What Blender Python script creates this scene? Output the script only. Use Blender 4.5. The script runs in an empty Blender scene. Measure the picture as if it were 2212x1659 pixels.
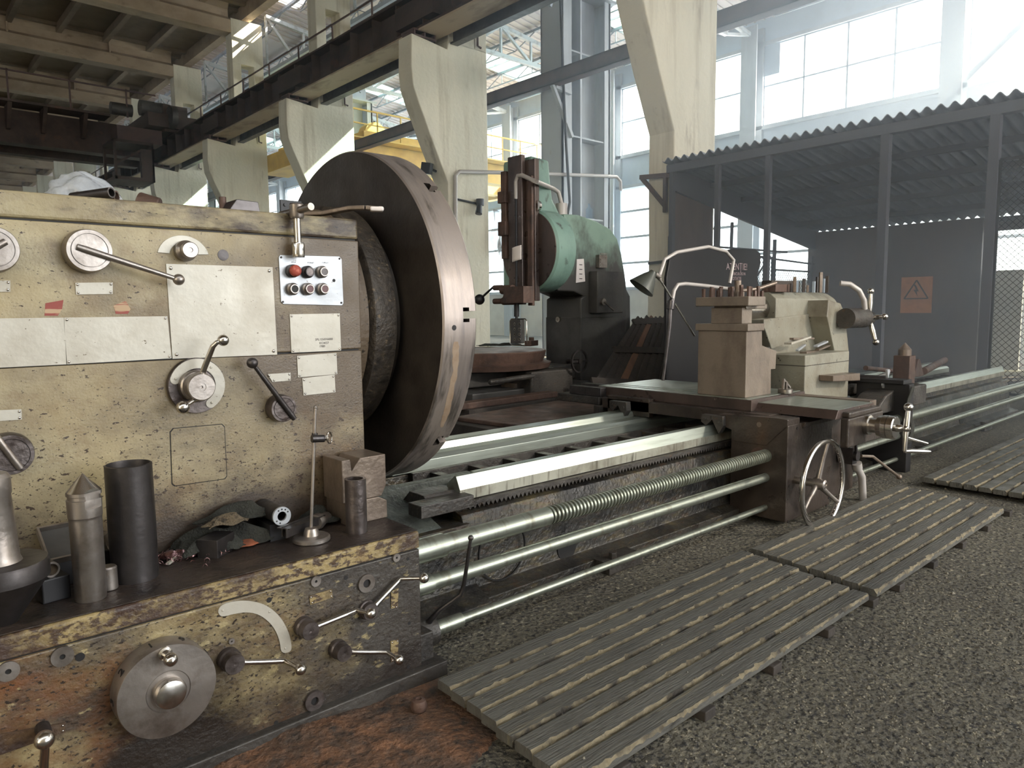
import bpy, math, random
import numpy as np
from mathutils import Vector, Matrix, Euler
random.seed(7)
rnd = random.Random(11)
PI = math.pi
scene = bpy.context.scene
COL = scene.collection

# ------------------------------------------------------------------ camera
F_PX, CX, CY = 1562.2, 1106.0, 829.5
YAW, PITCH, ROLL = [math.radians(a) for a in (41.817, -5.837, -0.606)]
CAM = Vector((0.0, 0.0, 1.2))
_f = Vector((math.sin(YAW)*math.cos(PITCH), math.cos(YAW)*math.cos(PITCH), math.sin(PITCH)))
_r0 = Vector((math.cos(YAW), -math.sin(YAW), 0.0))
_u0 = _r0.cross(_f)
_r = _r0*math.cos(ROLL)+_u0*math.sin(ROLL)
_u = _u0*math.cos(ROLL)-_r0*math.sin(ROLL)
cam_data = bpy.data.cameras.new('camera')
cam = bpy.data.objects.new('camera', cam_data)
COL.objects.link(cam)
cam.matrix_world = Matrix(((_r.x, _u.x, -_f.x, CAM.x), (_r.y, _u.y, -_f.y, CAM.y), (_r.z, _u.z, -_f.z, CAM.z), (0, 0, 0, 1)))
cam_data.sensor_width = 36.0
cam_data.lens = F_PX/2212.0*36.0
cam_data.clip_end = 300
scene.camera = cam

def A(ax, val, x, y):
    """where the line of sight through photo point (x, y) meets the plane ax = val"""
    d = _f + _r*((x-CX)/F_PX) - _u*((y-CY)/F_PX)
    k = 'XYZ'.index(ax)
    return CAM + d*((val-CAM[k])/d[k])

# ------------------------------------------------------------------ view, world, sun
vs = scene.view_settings
vs.view_transform = 'Standard'
vs.look = 'None'
vs.exposure = 0.5
vs.gamma = 1.0
vs.use_curve_mapping = False
cy = scene.cycles
cy.use_denoising = True
cy.max_bounces = 7
cy.diffuse_bounces = 4
cy.glossy_bounces = 3
cy.transmission_bounces = 4
cy.transparent_max_bounces = 8
cy.volume_bounces = 0
cy.sample_clamp_indirect = 4.0
cy.caustics_reflective = False
cy.caustics_refractive = False

world = bpy.data.worlds.new('overcast_sky')
scene.world = world
world.use_nodes = True
wn = world.node_tree.nodes
wn.clear()
w_out = wn.new('ShaderNodeOutputWorld')
w_bg = wn.new('ShaderNodeBackground')
w_bg.inputs['Color'].default_value = (0.86, 0.94, 1.0, 1)
w_bg.inputs['Strength'].default_value = 2.6
world.node_tree.links.new(w_bg.outputs[0], w_out.inputs[0])

sun_d = bpy.data.lights.new('sun', 'SUN')
sun_d.energy = 34.0
sun_d.color = (1.0, 0.93, 0.78)
sun_d.angle = math.radians(0.6)
sun = bpy.data.objects.new('sun', sun_d)
COL.objects.link(sun)
sun.location = (40, -12, 38)
sun.rotation_euler = Vector((-1.0, 0.42, -0.95)).to_track_quat('-Z', 'Y').to_euler()

def area(name, loc, target, sx, sy, power, color=(1, 1, 1)):
    l = bpy.data.lights.new(name, 'AREA')
    l.shape = 'RECTANGLE'; l.size = sx; l.size_y = sy; l.energy = power; l.color = color
    o = bpy.data.objects.new(name, l)
    COL.objects.link(o)
    o.location = loc
    o.rotation_euler = (Vector(target)-Vector(loc)).to_track_quat('-Z', 'Y').to_euler()
    return o
# daylight through the big gate behind the photographer and the glazing of the hall's near side
area('gate_daylight', (8.0, -9.0, 4.2), (4.0, 3, 0.8), 9.0, 6.0, 620, (1.0, 0.97, 0.92))

# added spot with no real lamp behind it, brightening carriage and tailstock
sp_d = bpy.data.lights.new('carriage_fill_spot', 'SPOT')
sp_d.energy = 2000; sp_d.color = (1.0, 0.96, 0.88); sp_d.spot_size = math.radians(26); sp_d.spot_blend = 0.6; sp_d.shadow_soft_size = 0.25
sp_o = bpy.data.objects.new('carriage_fill_spot', sp_d); COL.objects.link(sp_o)
sp_o.location = (8.6, -6.0, 5.0)
sp_o.rotation_euler = (Vector((4.2, 2.6, 1.25))-Vector((8.6, -6.0, 5.0))).to_track_quat('-Z', 'Y').to_euler()
# bright hazy sky outside the long window strip of the far wall
area('window_daylight', (24.2, 14.0, 9.6), (10.0, 14.0, 4.6), 52.0, 4.5, 5000, (1.0, 0.98, 0.94))
# ------------------------------------------------------------------ colours / materials
def srgb(r, g, b):
    def f(c):
        c /= 255.0
        return c/12.92 if c <= 0.04045 else ((c+0.055)/1.055)**2.4
    return (f(r), f(g), f(b), 1.0)

def mat(name, base, rough=0.55, metal=0.0, layers=(), bump=None, rvar=0.0, trans=0.0, emit=None, spec=0.5, alpha=1.0):
    """layers: (colour, scale, detail, lo, hi, stretch(x,y,z), height mask or None); later ones lie on top"""
    m = bpy.data.materials.new(name)
    m.use_nodes = True
    nt = m.node_tree
    N, L = nt.nodes, nt.links
    b = N['Principled BSDF']
    b.inputs['Roughness'].default_value = rough
    b.inputs['Metallic'].default_value = metal
    b.inputs['Specular IOR Level'].default_value = spec
    if trans: b.inputs['Transmission Weight'].default_value = trans
    if alpha < 1: b.inputs['Alpha'].default_value = alpha
    if emit:
        b.inputs['Emission Color'].default_value = emit[0]
        b.inputs['Emission Strength'].default_value = emit[1]
    geo = N.new('ShaderNodeNewGeometry')
    pos = geo.outputs['Position']
    sep = None
    last = None
    for k, ly in enumerate(layers):
        colr, sc, det, lo, hi, st = ly[:6]
        hm = ly[6] if len(ly) > 6 else None
        mp = N.new('ShaderNodeMapping')
        mp.inputs['Scale'].default_value = st
        mp.inputs['Location'].default_value = (k*7.3, k*3.1, k*5.7)
        L.new(pos, mp.inputs['Vector'])
        nz = N.new('ShaderNodeTexNoise')
        nz.inputs['Scale'].default_value = sc
        nz.inputs['Detail'].default_value = det
        nz.inputs['Roughness'].default_value = 0.62
        L.new(mp.outputs[0], nz.inputs['Vector'])
        mr = N.new('ShaderNodeMapRange')
        mr.inputs['From Min'].default_value = lo
        mr.inputs['From Max'].default_value = hi
        fac = mr.outputs[0]
        if hm:
            # hm = (axis, v0, v1, shift): where along the axis the layer spreads (adds to the noise value)
            if sep is None:
                sep = N.new('ShaderNodeSeparateXYZ')
                L.new(pos, sep.inputs[0])
            h = N.new('ShaderNodeMapRange')
            h.inputs['From Min'].default_value = hm[1]
            h.inputs['From Max'].default_value = hm[2]
            h.inputs['To Min'].default_value = 0.0
            h.inputs['To Max'].default_value = hm[3]
            L.new(sep.outputs['XYZ'.index(hm[0])], h.inputs['Value'])
            ad = N.new('ShaderNodeMath'); ad.operation = 'ADD'
            L.new(nz.outputs['Fac'], ad.inputs[0]); L.new(h.outputs[0], ad.inputs[1])
            L.new(ad.outputs[0], mr.inputs['Value'])
        else:
            L.new(nz.outputs['Fac'], mr.inputs['Value'])
        mx = N.new('ShaderNodeMix'); mx.data_type = 'RGBA'
        L.new(fac, mx.inputs['Factor'])
        if last is None: mx.inputs['A'].default_value = base
        else: L.new(last, mx.inputs['A'])
        mx.inputs['B'].default_value = colr
        last = mx.outputs['Result']
    if last is None: b.inputs['Base Color'].default_value = base
    else: L.new(last, b.inputs['Base Color'])
    if rvar:
        nz = N.new('ShaderNodeTexNoise'); nz.inputs['Scale'].default_value = 9; nz.inputs['Detail'].default_value = 5
        L.new(pos, nz.inputs['Vector'])
        mr = N.new('ShaderNodeMapRange')
        mr.inputs['From Min'].default_value = 0.3; mr.inputs['From Max'].default_value = 0.7
        mr.inputs['To Min'].default_value = max(0.03, rough-rvar); mr.inputs['To Max'].default_value = min(1, rough+rvar)
        L.new(nz.outputs['Fac'], mr.inputs['Value']); L.new(mr.outputs[0], b.inputs['Roughness'])
    if bump:
        nz = N.new('ShaderNodeTexNoise'); nz.inputs['Scale'].default_value = bump[0]; nz.inputs['Detail'].default_value = 6
        if len(bump) > 2:
            mp = N.new('ShaderNodeMapping'); mp.inputs['Scale'].default_value = bump[2]
            L.new(pos, mp.inputs['Vector']); L.new(mp.outputs[0], nz.inputs['Vector'])
        else: L.new(pos, nz.inputs['Vector'])
        bp = N.new('ShaderNodeBump'); bp.inputs['Strength'].default_value = bump[1]; bp.inputs['Distance'].default_value = 0.02
        L.new(nz.outputs['Fac'], bp.inputs['Height']); L.new(bp.outputs[0], b.inputs['Normal'])
    return m

O3 = (1, 1, 1)
M = {}
M['headpaint'] = mat('worn_cream_machine_paint', srgb(172, 159, 126), 0.42, 0, [
    (srgb(150, 133, 98), 3.2, 5, 0.42, 0.72, O3),
    (srgb(128, 104, 70), 5.5, 7, 0.56, 0.78, O3),
    (srgb(98, 84, 68), 2.6, 6, 0.44, 0.76, O3, ('X', 0.6, 1.35, 0.34)),
    (srgb(104, 78, 48), 4.2, 7, 0.58, 0.80, (1, 1, 1.2), ('Z', 1.15, 0.7, 0.12)),
    (srgb(66, 55, 46), 3.4, 8, 0.58, 0.82, (1, 1, 1.6), ('Z', 0.86, 0.52, 0.38)),
    (srgb(62, 47, 34), 46, 3, 0.665, 0.70, (1, 1, 1.6), ('Z', 1.1, 0.55, 0.06)),
    (srgb(48, 38, 30), 110, 2, 0.69, 0.72, (1, 1, 2.2), ('Z', 1.05, 0.55, 0.09))], (160, 0.12), 0.12)
M['lidpaint'] = mat('grimy_cream_lid_paint', srgb(158, 146, 114), 0.48, 0, [
    (srgb(112, 96, 72), 4, 5, 0.40, 0.75, (1, 1, 2)),
    (srgb(70, 58, 48), 9, 7, 0.52, 0.72, (0.8, 1, 2), ('X', 0.4, 1.3, 0.18)),
    (srgb(40, 32, 27), 60, 3, 0.66, 0.70, (0.5, 1, 1.5))], (120, 0.15), 0.12)
M['gearpaint'] = mat('rusty_stained_cream_paint', srgb(150, 136, 102), 0.4, 0, [
    (srgb(112, 96, 68), 7.0, 8, 0.38, 0.62, (1, 1, 1.6)),
    (srgb(72, 58, 46), 5.0, 9, 0.42, 0.60, (1, 1, 1.4)),
    (srgb(104, 66, 38), 6, 7, 0.54, 0.76, (1, 1, 1.4), ('X', 0.9, 0.0, 0.10)),
    (srgb(68, 63, 58), 3.4, 8, 0.50, 0.70, O3, ('X', 0.7, 1.2, 0.26)),
    (srgb(154, 140, 104), 26, 6, 0.60, 0.66, (0.7, 1, 1.5)),
    (srgb(44, 35, 29), 75, 4, 0.57, 0.63, (1, 1, 1.5)),
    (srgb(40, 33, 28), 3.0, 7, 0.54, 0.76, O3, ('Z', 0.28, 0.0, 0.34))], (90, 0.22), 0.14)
M['ledge'] = mat('oily_ledge_iron', srgb(58, 49, 45), 0.42, 0.25, [
    (srgb(84, 70, 60), 6, 6, 0.5, 0.75, O3),
    (srgb(30, 25, 23), 11, 6, 0.5, 0.7, O3)], (70, 0.25), 0.14)
M['gearcap'] = mat('chipped_cream_apron_edge', srgb(150, 132, 92), 0.42, 0, [
    (srgb(74, 58, 44), 34, 7, 0.48, 0.56, (1, 1, 1.8)),
    (srgb(66, 50, 42), 4.5, 8, 0.46, 0.60, (1, 1, 1), ('X', 1.0, 0.1, 0.14)),
    (srgb(112, 88, 58), 8, 6, 0.56, 0.78, (1, 1, 1))], (90, 0.25), 0.12)
M['cast'] = mat('oily_cast_iron', srgb(72, 68, 64), 0.5, 0.25, [
    (srgb(44, 40, 38), 5, 6, 0.42, 0.68, O3),
    (srgb(98, 74, 50), 22, 5, 0.60, 0.78, (0.6, 1, 1.6))], (60, 0.3), 0.15)
M['bedpaint'] = mat('greasy_bed_casting', srgb(64, 61, 56), 0.4, 0.15, [
    (srgb(96, 86, 60), 24, 7, 0.52, 0.70, (0.5, 1, 2.0), ('Z', 0.1, 0.42, 0.05)),
    (srgb(84, 62, 46), 28, 7, 0.56, 0.74, (0.6, 1, 2), ('Z', 0.1, 0.4, 0.04)),
    (srgb(30, 29, 29), 5, 7, 0.46, 0.66, O3)], (50, 0.45), 0.12)
M['bedgreen'] = mat('grey_green_bed_paint', srgb(104, 108, 102), 0.55, 0, [
    (srgb(62, 64, 62), 9, 6, 0.42, 0.7, O3)], (60, 0.4), 0.1)
M['apron'] = mat('brown_oiled_apron', srgb(72, 63, 57), 0.36, 0.3, [
    (srgb(48, 42, 39), 4, 7, 0.42, 0.68, (1, 1, 0.7)),
    (srgb(92, 74, 58), 5, 7, 0.60, 0.80, (1, 1, 0.5))], (40, 0.15), 0.12)
M['wornsteel'] = mat('worn_steel_block', srgb(128, 114, 102), 0.4, 0.45, [
    (srgb(92, 78, 68), 7, 6, 0.45, 0.75, (1, 1, 0.5)),
    (srgb(58, 50, 45), 3, 6, 0.60, 0.8, (1, 1, 0.7))], (60, 0.12), 0.12)
M['postbrown'] = mat('brown_worn_tool_post', srgb(124, 112, 100), 0.42, 0.12, [
    (srgb(92, 80, 71), 7, 7, 0.45, 0.75, (1, 1, 0.5)),
    (srgb(62, 54, 48), 3, 7, 0.56, 0.78, (1, 1, 0.7))], (60, 0.12), 0.1)
M['tailpaint'] = mat('grey_beige_tailstock_paint', srgb(138, 135, 122), 0.42, 0, [
    (srgb(124, 117, 102), 4, 5, 0.42, 0.72, O3),
    (srgb(84, 72, 60), 3.4, 8, 0.52, 0.76, (1, 1, 0.7)),
    (srgb(52, 44, 38), 30, 4, 0.64, 0.71, O3)], (60, 0.15), 0.12)
M['way'] = mat('ground_steel_way', srgb(172, 179, 170), 0.36, 0.85, [
    (srgb(142, 146, 136), 8, 4, 0.45, 0.75, (0.3, 4, 4))], None, 0.02)
M['wayside'] = mat('streaked_way_side', srgb(176, 174, 160), 0.4, 0.5, [
    (srgb(84, 78, 68), 60, 3, 0.56, 0.70, (1.0, 0.2, 0.06)),
    (srgb(128, 122, 108), 6, 4, 0.45, 0.7, O3)], None, 0.08)
M['rod'] = mat('bright_turned_rod', srgb(158, 162, 150), 0.36, 0.85, [
    (srgb(112, 108, 94), 14, 6, 0.52, 0.8, (2.2, 0.6, 0.6))], None, 0.0)
M['steel'] = mat('polished_steel', srgb(196, 191, 185), 0.2, 1.0, [
    (srgb(140, 130, 120), 18, 5, 0.55, 0.8, O3)], None, 0.06)
M['dullsteel'] = mat('dull_handled_steel', srgb(158, 150, 144), 0.36, 0.85, [
    (srgb(112, 102, 94), 14, 6, 0.45, 0.75, O3)], (60, 0.05), 0.08)
M['darksteel'] = mat('blackened_steel', srgb(84, 80, 80), 0.4, 0.8, [
    (srgb(52, 48, 47), 9, 6, 0.42, 0.74, O3)], (60, 0.05), 0.1)
M['knobdark'] = mat('greasy_dial_steel', srgb(104, 96, 94), 0.38, 0.75, [
    (srgb(60, 50, 46), 14, 6, 0.46, 0.7, O3)], (60, 0.12), 0.1)
M['plaque'] = mat('scuffed_aluminium_plaque', srgb(186, 181, 170), 0.42, 0.2, [
    (srgb(166, 158, 144), 5, 5, 0.45, 0.75, O3),
    (srgb(110, 100, 84), 60, 3, 0.69, 0.72, (1, 1, 1.5)),
    (srgb(150, 132, 104), 3, 7, 0.68, 0.85, O3)], (50, 0.05), 0.08)
M['plaque2'] = mat('brushed_aluminium_plaque', srgb(176, 179, 184), 0.36, 0.35, [
    (srgb(158, 158, 162), 4, 5, 0.45, 0.75, O3),
    (srgb(104, 94, 80), 60, 3, 0.70, 0.73, O3)], (50, 0.05), 0.08)
M['plate_back'] = mat('faceplate_back', srgb(66, 60, 55), 0.5, 0.5, [
    (srgb(46, 40, 38), 5, 6, 0.42, 0.7, O3)], (80, 0.1), 0.1)
M['plate_rim'] = mat('faceplate_rim_machined', srgb(160, 148, 140), 0.38, 0.55, [
    (srgb(126, 118, 116), 1.8, 5, 0.42, 0.66, (9, 1, 1)),
    (srgb(180, 152, 126), 1.3, 4, 0.60, 0.74, (6, 0.8, 0.5)),
    (srgb(84, 78, 72), 3, 6, 0.60, 0.70, (4, 1, 0.6), ('Z', 1.25, 0.65, 0.12))], (60, 0.06, (6, 1, 1)), 0.1)
M['rustpatch'] = mat('dried_rust_streak', srgb(156, 136, 116), 0.6, 0.15, [
    (srgb(140, 116, 94), 20, 5, 0.45, 0.7, O3)])
M['drum'] = mat('speckled_drum_guard', srgb(104, 88, 70), 0.5, 0.1, [
    (srgb(78, 64, 52), 4, 6, 0.42, 0.7, O3),
    (srgb(42, 36, 31), 50, 4, 0.58, 0.66, O3)], (70, 0.2), 0.1)
M['drumrim'] = mat('speckled_drum_rim', srgb(70, 62, 54), 0.5, 0.2, [
    (srgb(116, 100, 78), 45, 5, 0.58, 0.68, O3),
    (srgb(36, 32, 29), 20, 4, 0.5, 0.7, O3)], (70, 0.3), 0.1)
M['concrete'] = mat('cream_washed_concrete', srgb(226, 220, 202), 0.85, 0, [
    (srgb(206, 203, 186), 0.8, 6, 0.42, 0.72, (1, 1, 0.25)),
    (srgb(176, 166, 144), 2.6, 7, 0.54, 0.78, (1.2, 1.2, 0.10)),
    (srgb(150, 140, 122), 1.4, 8, 0.62, 0.78, (1.6, 1.6, 0.4)),
    (srgb(140, 126, 104), 30, 3, 0.70, 0.74, O3)], (12, 0.5))
M['concrete_raw'] = mat('bare_concrete_beam', srgb(176, 158, 136), 0.9, 0, [
    (srgb(140, 122, 102), 1.1, 6, 0.42, 0.72, (0.6, 1, 1)),
    (srgb(110, 94, 78), 2.6, 6, 0.60, 0.80, (0.5, 0.5, 1))], (10, 0.3))
M['slab'] = mat('bare_concrete_slab', srgb(140, 124, 106), 0.9, 0, [
    (srgb(112, 98, 82), 0.9, 6, 0.42, 0.72, O3)], (10, 0.3))
M['rustybeam'] = mat('rusty_plate_girder', srgb(76, 62, 56), 0.7, 0.2, [
    (srgb(50, 42, 40), 1.4, 6, 0.42, 0.7, (1, 0.5, 1)),
    (srgb(96, 66, 50), 3, 6, 0.58, 0.8, (1, 0.5, 1))], (20, 0.3))
M['flangepaint'] = mat('pale_girder_flange', srgb(176, 158, 134), 0.8, 0, [  # bottom flange coloured paler than the rest of the girder
    (srgb(120, 102, 84), 1.6, 6, 0.5, 0.7, (1, 0.4, 1))])
M['steelcol'] = mat('blue_grey_steel_paint', srgb(176, 182, 188), 0.5, 0, [
    (srgb(130, 134, 142), 0.9, 6, 0.45, 0.75, (1, 1, 0.2)),
    (srgb(150, 128, 110), 3, 6, 0.66, 0.82, (1, 1, 0.3))], None, 0.1)
M['rustpipe'] = mat('red_brown_painted_steel', srgb(92, 72, 68), 0.6, 0.1, [
    (srgb(66, 54, 54), 2, 6, 0.45, 0.7, O3)])
M['cladding'] = mat('grey_blue_cladding', srgb(176, 190, 204), 0.6, 0.0, [
    (srgb(150, 158, 170), 0.5, 6, 0.45, 0.75, (1, 1, 0.6))])
M['lowwall'] = mat('grey_cream_rendered_wall', srgb(206, 200, 188), 0.85, 0, [
    (srgb(176, 168, 158), 0.7, 6, 0.45, 0.75, O3)])
M['panelglass'] = mat('milky_wall_panel', srgb(222, 236, 246), 0.35, 0, [
    (srgb(190, 208, 222), 0.6, 4, 0.45, 0.75, O3)], trans=0.0)
M['milky'] = None
M['roofdeck'] = mat('pale_ribbed_roof_deck', srgb(200, 192, 190), 0.75, 0, [
    (srgb(170, 164, 166), 0.5, 6, 0.45, 0.75, O3)])
M['truss'] = mat('pale_truss_steel', srgb(176, 182, 186), 0.6, 0.1, [
    (srgb(120, 112, 108), 3, 5, 0.5, 0.75, O3)])
M['joist'] = mat('rusty_roof_joist', srgb(120, 126, 136), 0.6, 0.1, [
    (srgb(110, 84, 72), 2, 5, 0.5, 0.75, O3)])
M['shedroof'] = mat('dirty_corrugated_sheet', srgb(128, 134, 146), 0.6, 0.2, [
    (srgb(98, 100, 110), 1.2, 6, 0.45, 0.7, O3)])
M['shedwall'] = mat('brown_painted_shed_sheet', srgb(98, 86, 84), 0.7, 0.1, [
    (srgb(72, 64, 66), 1.4, 6, 0.45, 0.7, (1, 1, 0.4))])
M['shedpost'] = mat('dark_painted_post', srgb(84, 84, 92), 0.6, 0.2)
M['palepanel'] = mat('pale_door_panel', srgb(206, 208, 200), 0.6, 0, [
    (srgb(178, 180, 176), 1.2, 5, 0.45, 0.75, O3)])
M['signorange'] = mat('faded_orange_sign', srgb(196, 138, 92), 0.6, 0, [
    (srgb(170, 116, 80), 8, 5, 0.45, 0.75, O3)])
M['black'] = mat('soot_black', srgb(22, 20, 20), 0.6, 0)
M['matblack'] = mat('black_painted_metal', srgb(34, 33, 36), 0.45, 0.1)
M['green'] = mat('worn_green_machine_paint', srgb(128, 152, 138), 0.42, 0, [
    (srgb(104, 126, 114), 2.2, 5, 0.45, 0.75, O3),
    (srgb(72, 70, 68), 3.4, 7, 0.50, 0.72, (1, 1, 0.6), ('Z', 1.95, 1.35, 0.36)),
    (srgb(52, 46, 44), 30, 4, 0.66, 0.72, O3)], (40, 0.1), 0.1)
M['greenlight'] = mat('bright_green_machine_paint', srgb(120, 148, 137), 0.38, 0, [
    (srgb(92, 118, 108), 3, 7, 0.45, 0.72, (1, 1, 0.6)),
    (srgb(60, 56, 54), 9, 7, 0.60, 0.72, (1, 1, 0.6))], (40, 0.1), 0.1)
M['darkmachine'] = mat('greasy_grey_machine', srgb(84, 82, 80), 0.4, 0.2, [
    (srgb(54, 52, 54), 2.4, 6, 0.42, 0.7, O3)], (40, 0.12), 0.1)
M['brownmachine'] = mat('greasy_brown_slide', srgb(92, 78, 72), 0.34, 0.45, [
    (srgb(60, 52, 50), 3, 6, 0.42, 0.7, (1, 1, 0.5))], (40, 0.1), 0.1)
M['rustiron'] = mat('rusty_iron', srgb(98, 76, 66), 0.55, 0.3, [
    (srgb(66, 54, 50), 6, 6, 0.42, 0.7, O3)], (30, 0.3), 0.1)
M['darkwood'] = mat('dark_oiled_timber', srgb(60, 53, 48), 0.7, 0, [
    (srgb(41, 37, 34), 4, 6, 0.42, 0.7, (1, 1, 1))], (30, 0.3))
M['redwood'] = mat('reddish_timber', srgb(118, 86, 66), 0.7, 0, [
    (srgb(88, 66, 54), 6, 6, 0.42, 0.7, O3)], (30, 0.3))
M['ducktop'] = mat('greasy_trodden_plank_top', srgb(94, 92, 86), 0.5, 0, [
    (srgb(72, 70, 66), 4.5, 7, 0.42, 0.70, (0.35, 3, 1)),
    (srgb(118, 110, 90), 8, 7, 0.62, 0.78, (0.3, 5, 1)),
    (srgb(52, 50, 48), 34, 4, 0.60, 0.72, (0.4, 3, 1))], (50, 0.4, (0.3, 3, 1)), 0.15)
M['duckside'] = mat('raw_worn_plank_edge', srgb(128, 117, 94), 0.8, 0, [
    (srgb(98, 88, 68), 30, 6, 0.42, 0.7, (0.6, 1, 1)),
    (srgb(52, 47, 41), 9, 7, 0.48, 0.62, (1, 1, 1))], (60, 0.4))
M['floor'] = mat('oily_earth_floor', srgb(100, 95, 83), 0.85, 0, [
    (srgb(84, 79, 70), 1.6, 8, 0.42, 0.66, O3),
    (srgb(150, 142, 122), 44, 4, 0.57, 0.68, O3),
    (srgb(44, 42, 41), 62, 4, 0.50, 0.62, O3),
    (srgb(50, 49, 50), 0.6, 5, 0.55, 0.75, O3)], (46, 1.0))
M['rustdust'] = mat('orange_rust_dust', srgb(122, 86, 62), 0.9, 0, [
    (srgb(84, 66, 54), 9, 7, 0.38, 0.60, O3),
    (srgb(54, 47, 42), 14, 6, 0.50, 0.66, O3)], (60, 0.9))
M['stone'] = mat('grey_floor_grit', srgb(128, 122, 108), 0.85, 0, [
    (srgb(76, 72, 64), 6, 3, 0.45, 0.6, O3)])
M['film'] = mat('clear_plastic_film', srgb(216, 220, 226), 0.18, 0, [
    (srgb(180, 184, 190), 6, 5, 0.45, 0.75, O3)], (14, 0.8), alpha=0.55)
M['rag'] = mat('oily_rag_cloth', srgb(52, 52, 46), 0.9, 0, [
    (srgb(30, 30, 27), 12, 6, 0.42, 0.66, O3)], (160, 0.6))
M['ragbrown'] = mat('brown_woven_rag', srgb(112, 98, 78), 0.9, 0, [
    (srgb(50, 44, 38), 40, 4, 0.45, 0.66, (1, 1, 3))], (200, 0.8))
M['swarf'] = mat('blue_steel_swarf', srgb(150, 120, 120), 0.3, 0.9, [
    (srgb(96, 60, 58), 40, 3, 0.45, 0.65, O3)])
M['leather'] = mat('orange_leather_scrap', srgb(140, 78, 50), 0.75, 0, [
    (srgb(96, 54, 38), 20, 5, 0.45, 0.7, O3)])
M['redplastic'] = mat('chalky_red_button', srgb(158, 70, 58), 0.7, 0, [
    (srgb(196, 112, 94), 70, 4, 0.52, 0.66, O3)])
M['maroon'] = mat('maroon_button', srgb(88, 44, 46), 0.4)
M['yellow'] = mat('crane_yellow_paint', srgb(226, 190, 96), 0.6, 0, [
    (srgb(196, 158, 84), 1.4, 5, 0.45, 0.75, O3)])
M['blue'] = mat('blue_motor_paint', srgb(70, 100, 170), 0.5)
M['paper'] = mat('white_paper', srgb(232, 222, 218), 0.8)
M['redpaint'] = mat('scraped_red_paint', srgb(140, 66, 58), 0.6, 0, [
    (srgb(178, 150, 120), 26, 4, 0.50, 0.56, (0.25, 1, 3))])
M['ink'] = mat('stamped_ink', srgb(70, 64, 60), 0.6)
M['signtext'] = mat('faded_pink_sign_paint', srgb(170, 150, 152), 0.6)
M['hazardblack'] = mat('hazard_symbol_black', srgb(60, 50, 46), 0.6)
M['cable'] = mat('black_rubber_cable', srgb(36, 38, 42), 0.5)
M['yellowcable'] = mat('yellow_rubber_cable', srgb(206, 190, 110), 0.5)
M['greypipe'] = mat('grey_conduit_pipe', srgb(176, 170, 166), 0.5, 0.3)
M['lamp'] = mat('olive_lamp_enamel', srgb(70, 72, 66), 0.4, 0.2)

def glass_mat(name, col, strength_mix):
    """thin daylight glazing: part clear, part frosted so the daylight scatters in it"""
    m = bpy.data.materials.new(name); m.use_nodes = True
    nt = m.node_tree; N, L = nt.nodes, nt.links
    N.clear()
    o = N.new('ShaderNodeOutputMaterial'); t = N.new('ShaderNodeBsdfTransparent')
    tr = N.new('ShaderNodeBsdfTranslucent'); mx = N.new('ShaderNodeMixShader')
    t.inputs[0].default_value = col; tr.inputs[0].default_value = col
    mx.inputs[0].default_value = strength_mix
    L.new(t.outputs[0], mx.inputs[1]); L.new(tr.outputs[0], mx.inputs[2]); L.new(mx.outputs[0], o.inputs[0])
    return m
M['glass'] = glass_mat('dusty_window_glass', (0.97, 0.98, 0.98, 1), 0.12)
M['skyglass'] = glass_mat('green_tinted_skylight_glass', (0.80, 0.98, 0.93, 1), 0.15)
M['milky'] = glass_mat('milky_translucent_panel', (0.55, 0.62, 0.68, 1), 0.9)

# ------------------------------------------------------------------ mesh helpers
ORG = {}
def frame_from(n):
    n = Vector(n).normalized()
    h = Vector((0, 0, 1)) if abs(n.z) < 0.9 else Vector((1, 0, 0))
    a = n.cross(h).normalized()
    return a, n.cross(a).normalized(), n

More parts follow.
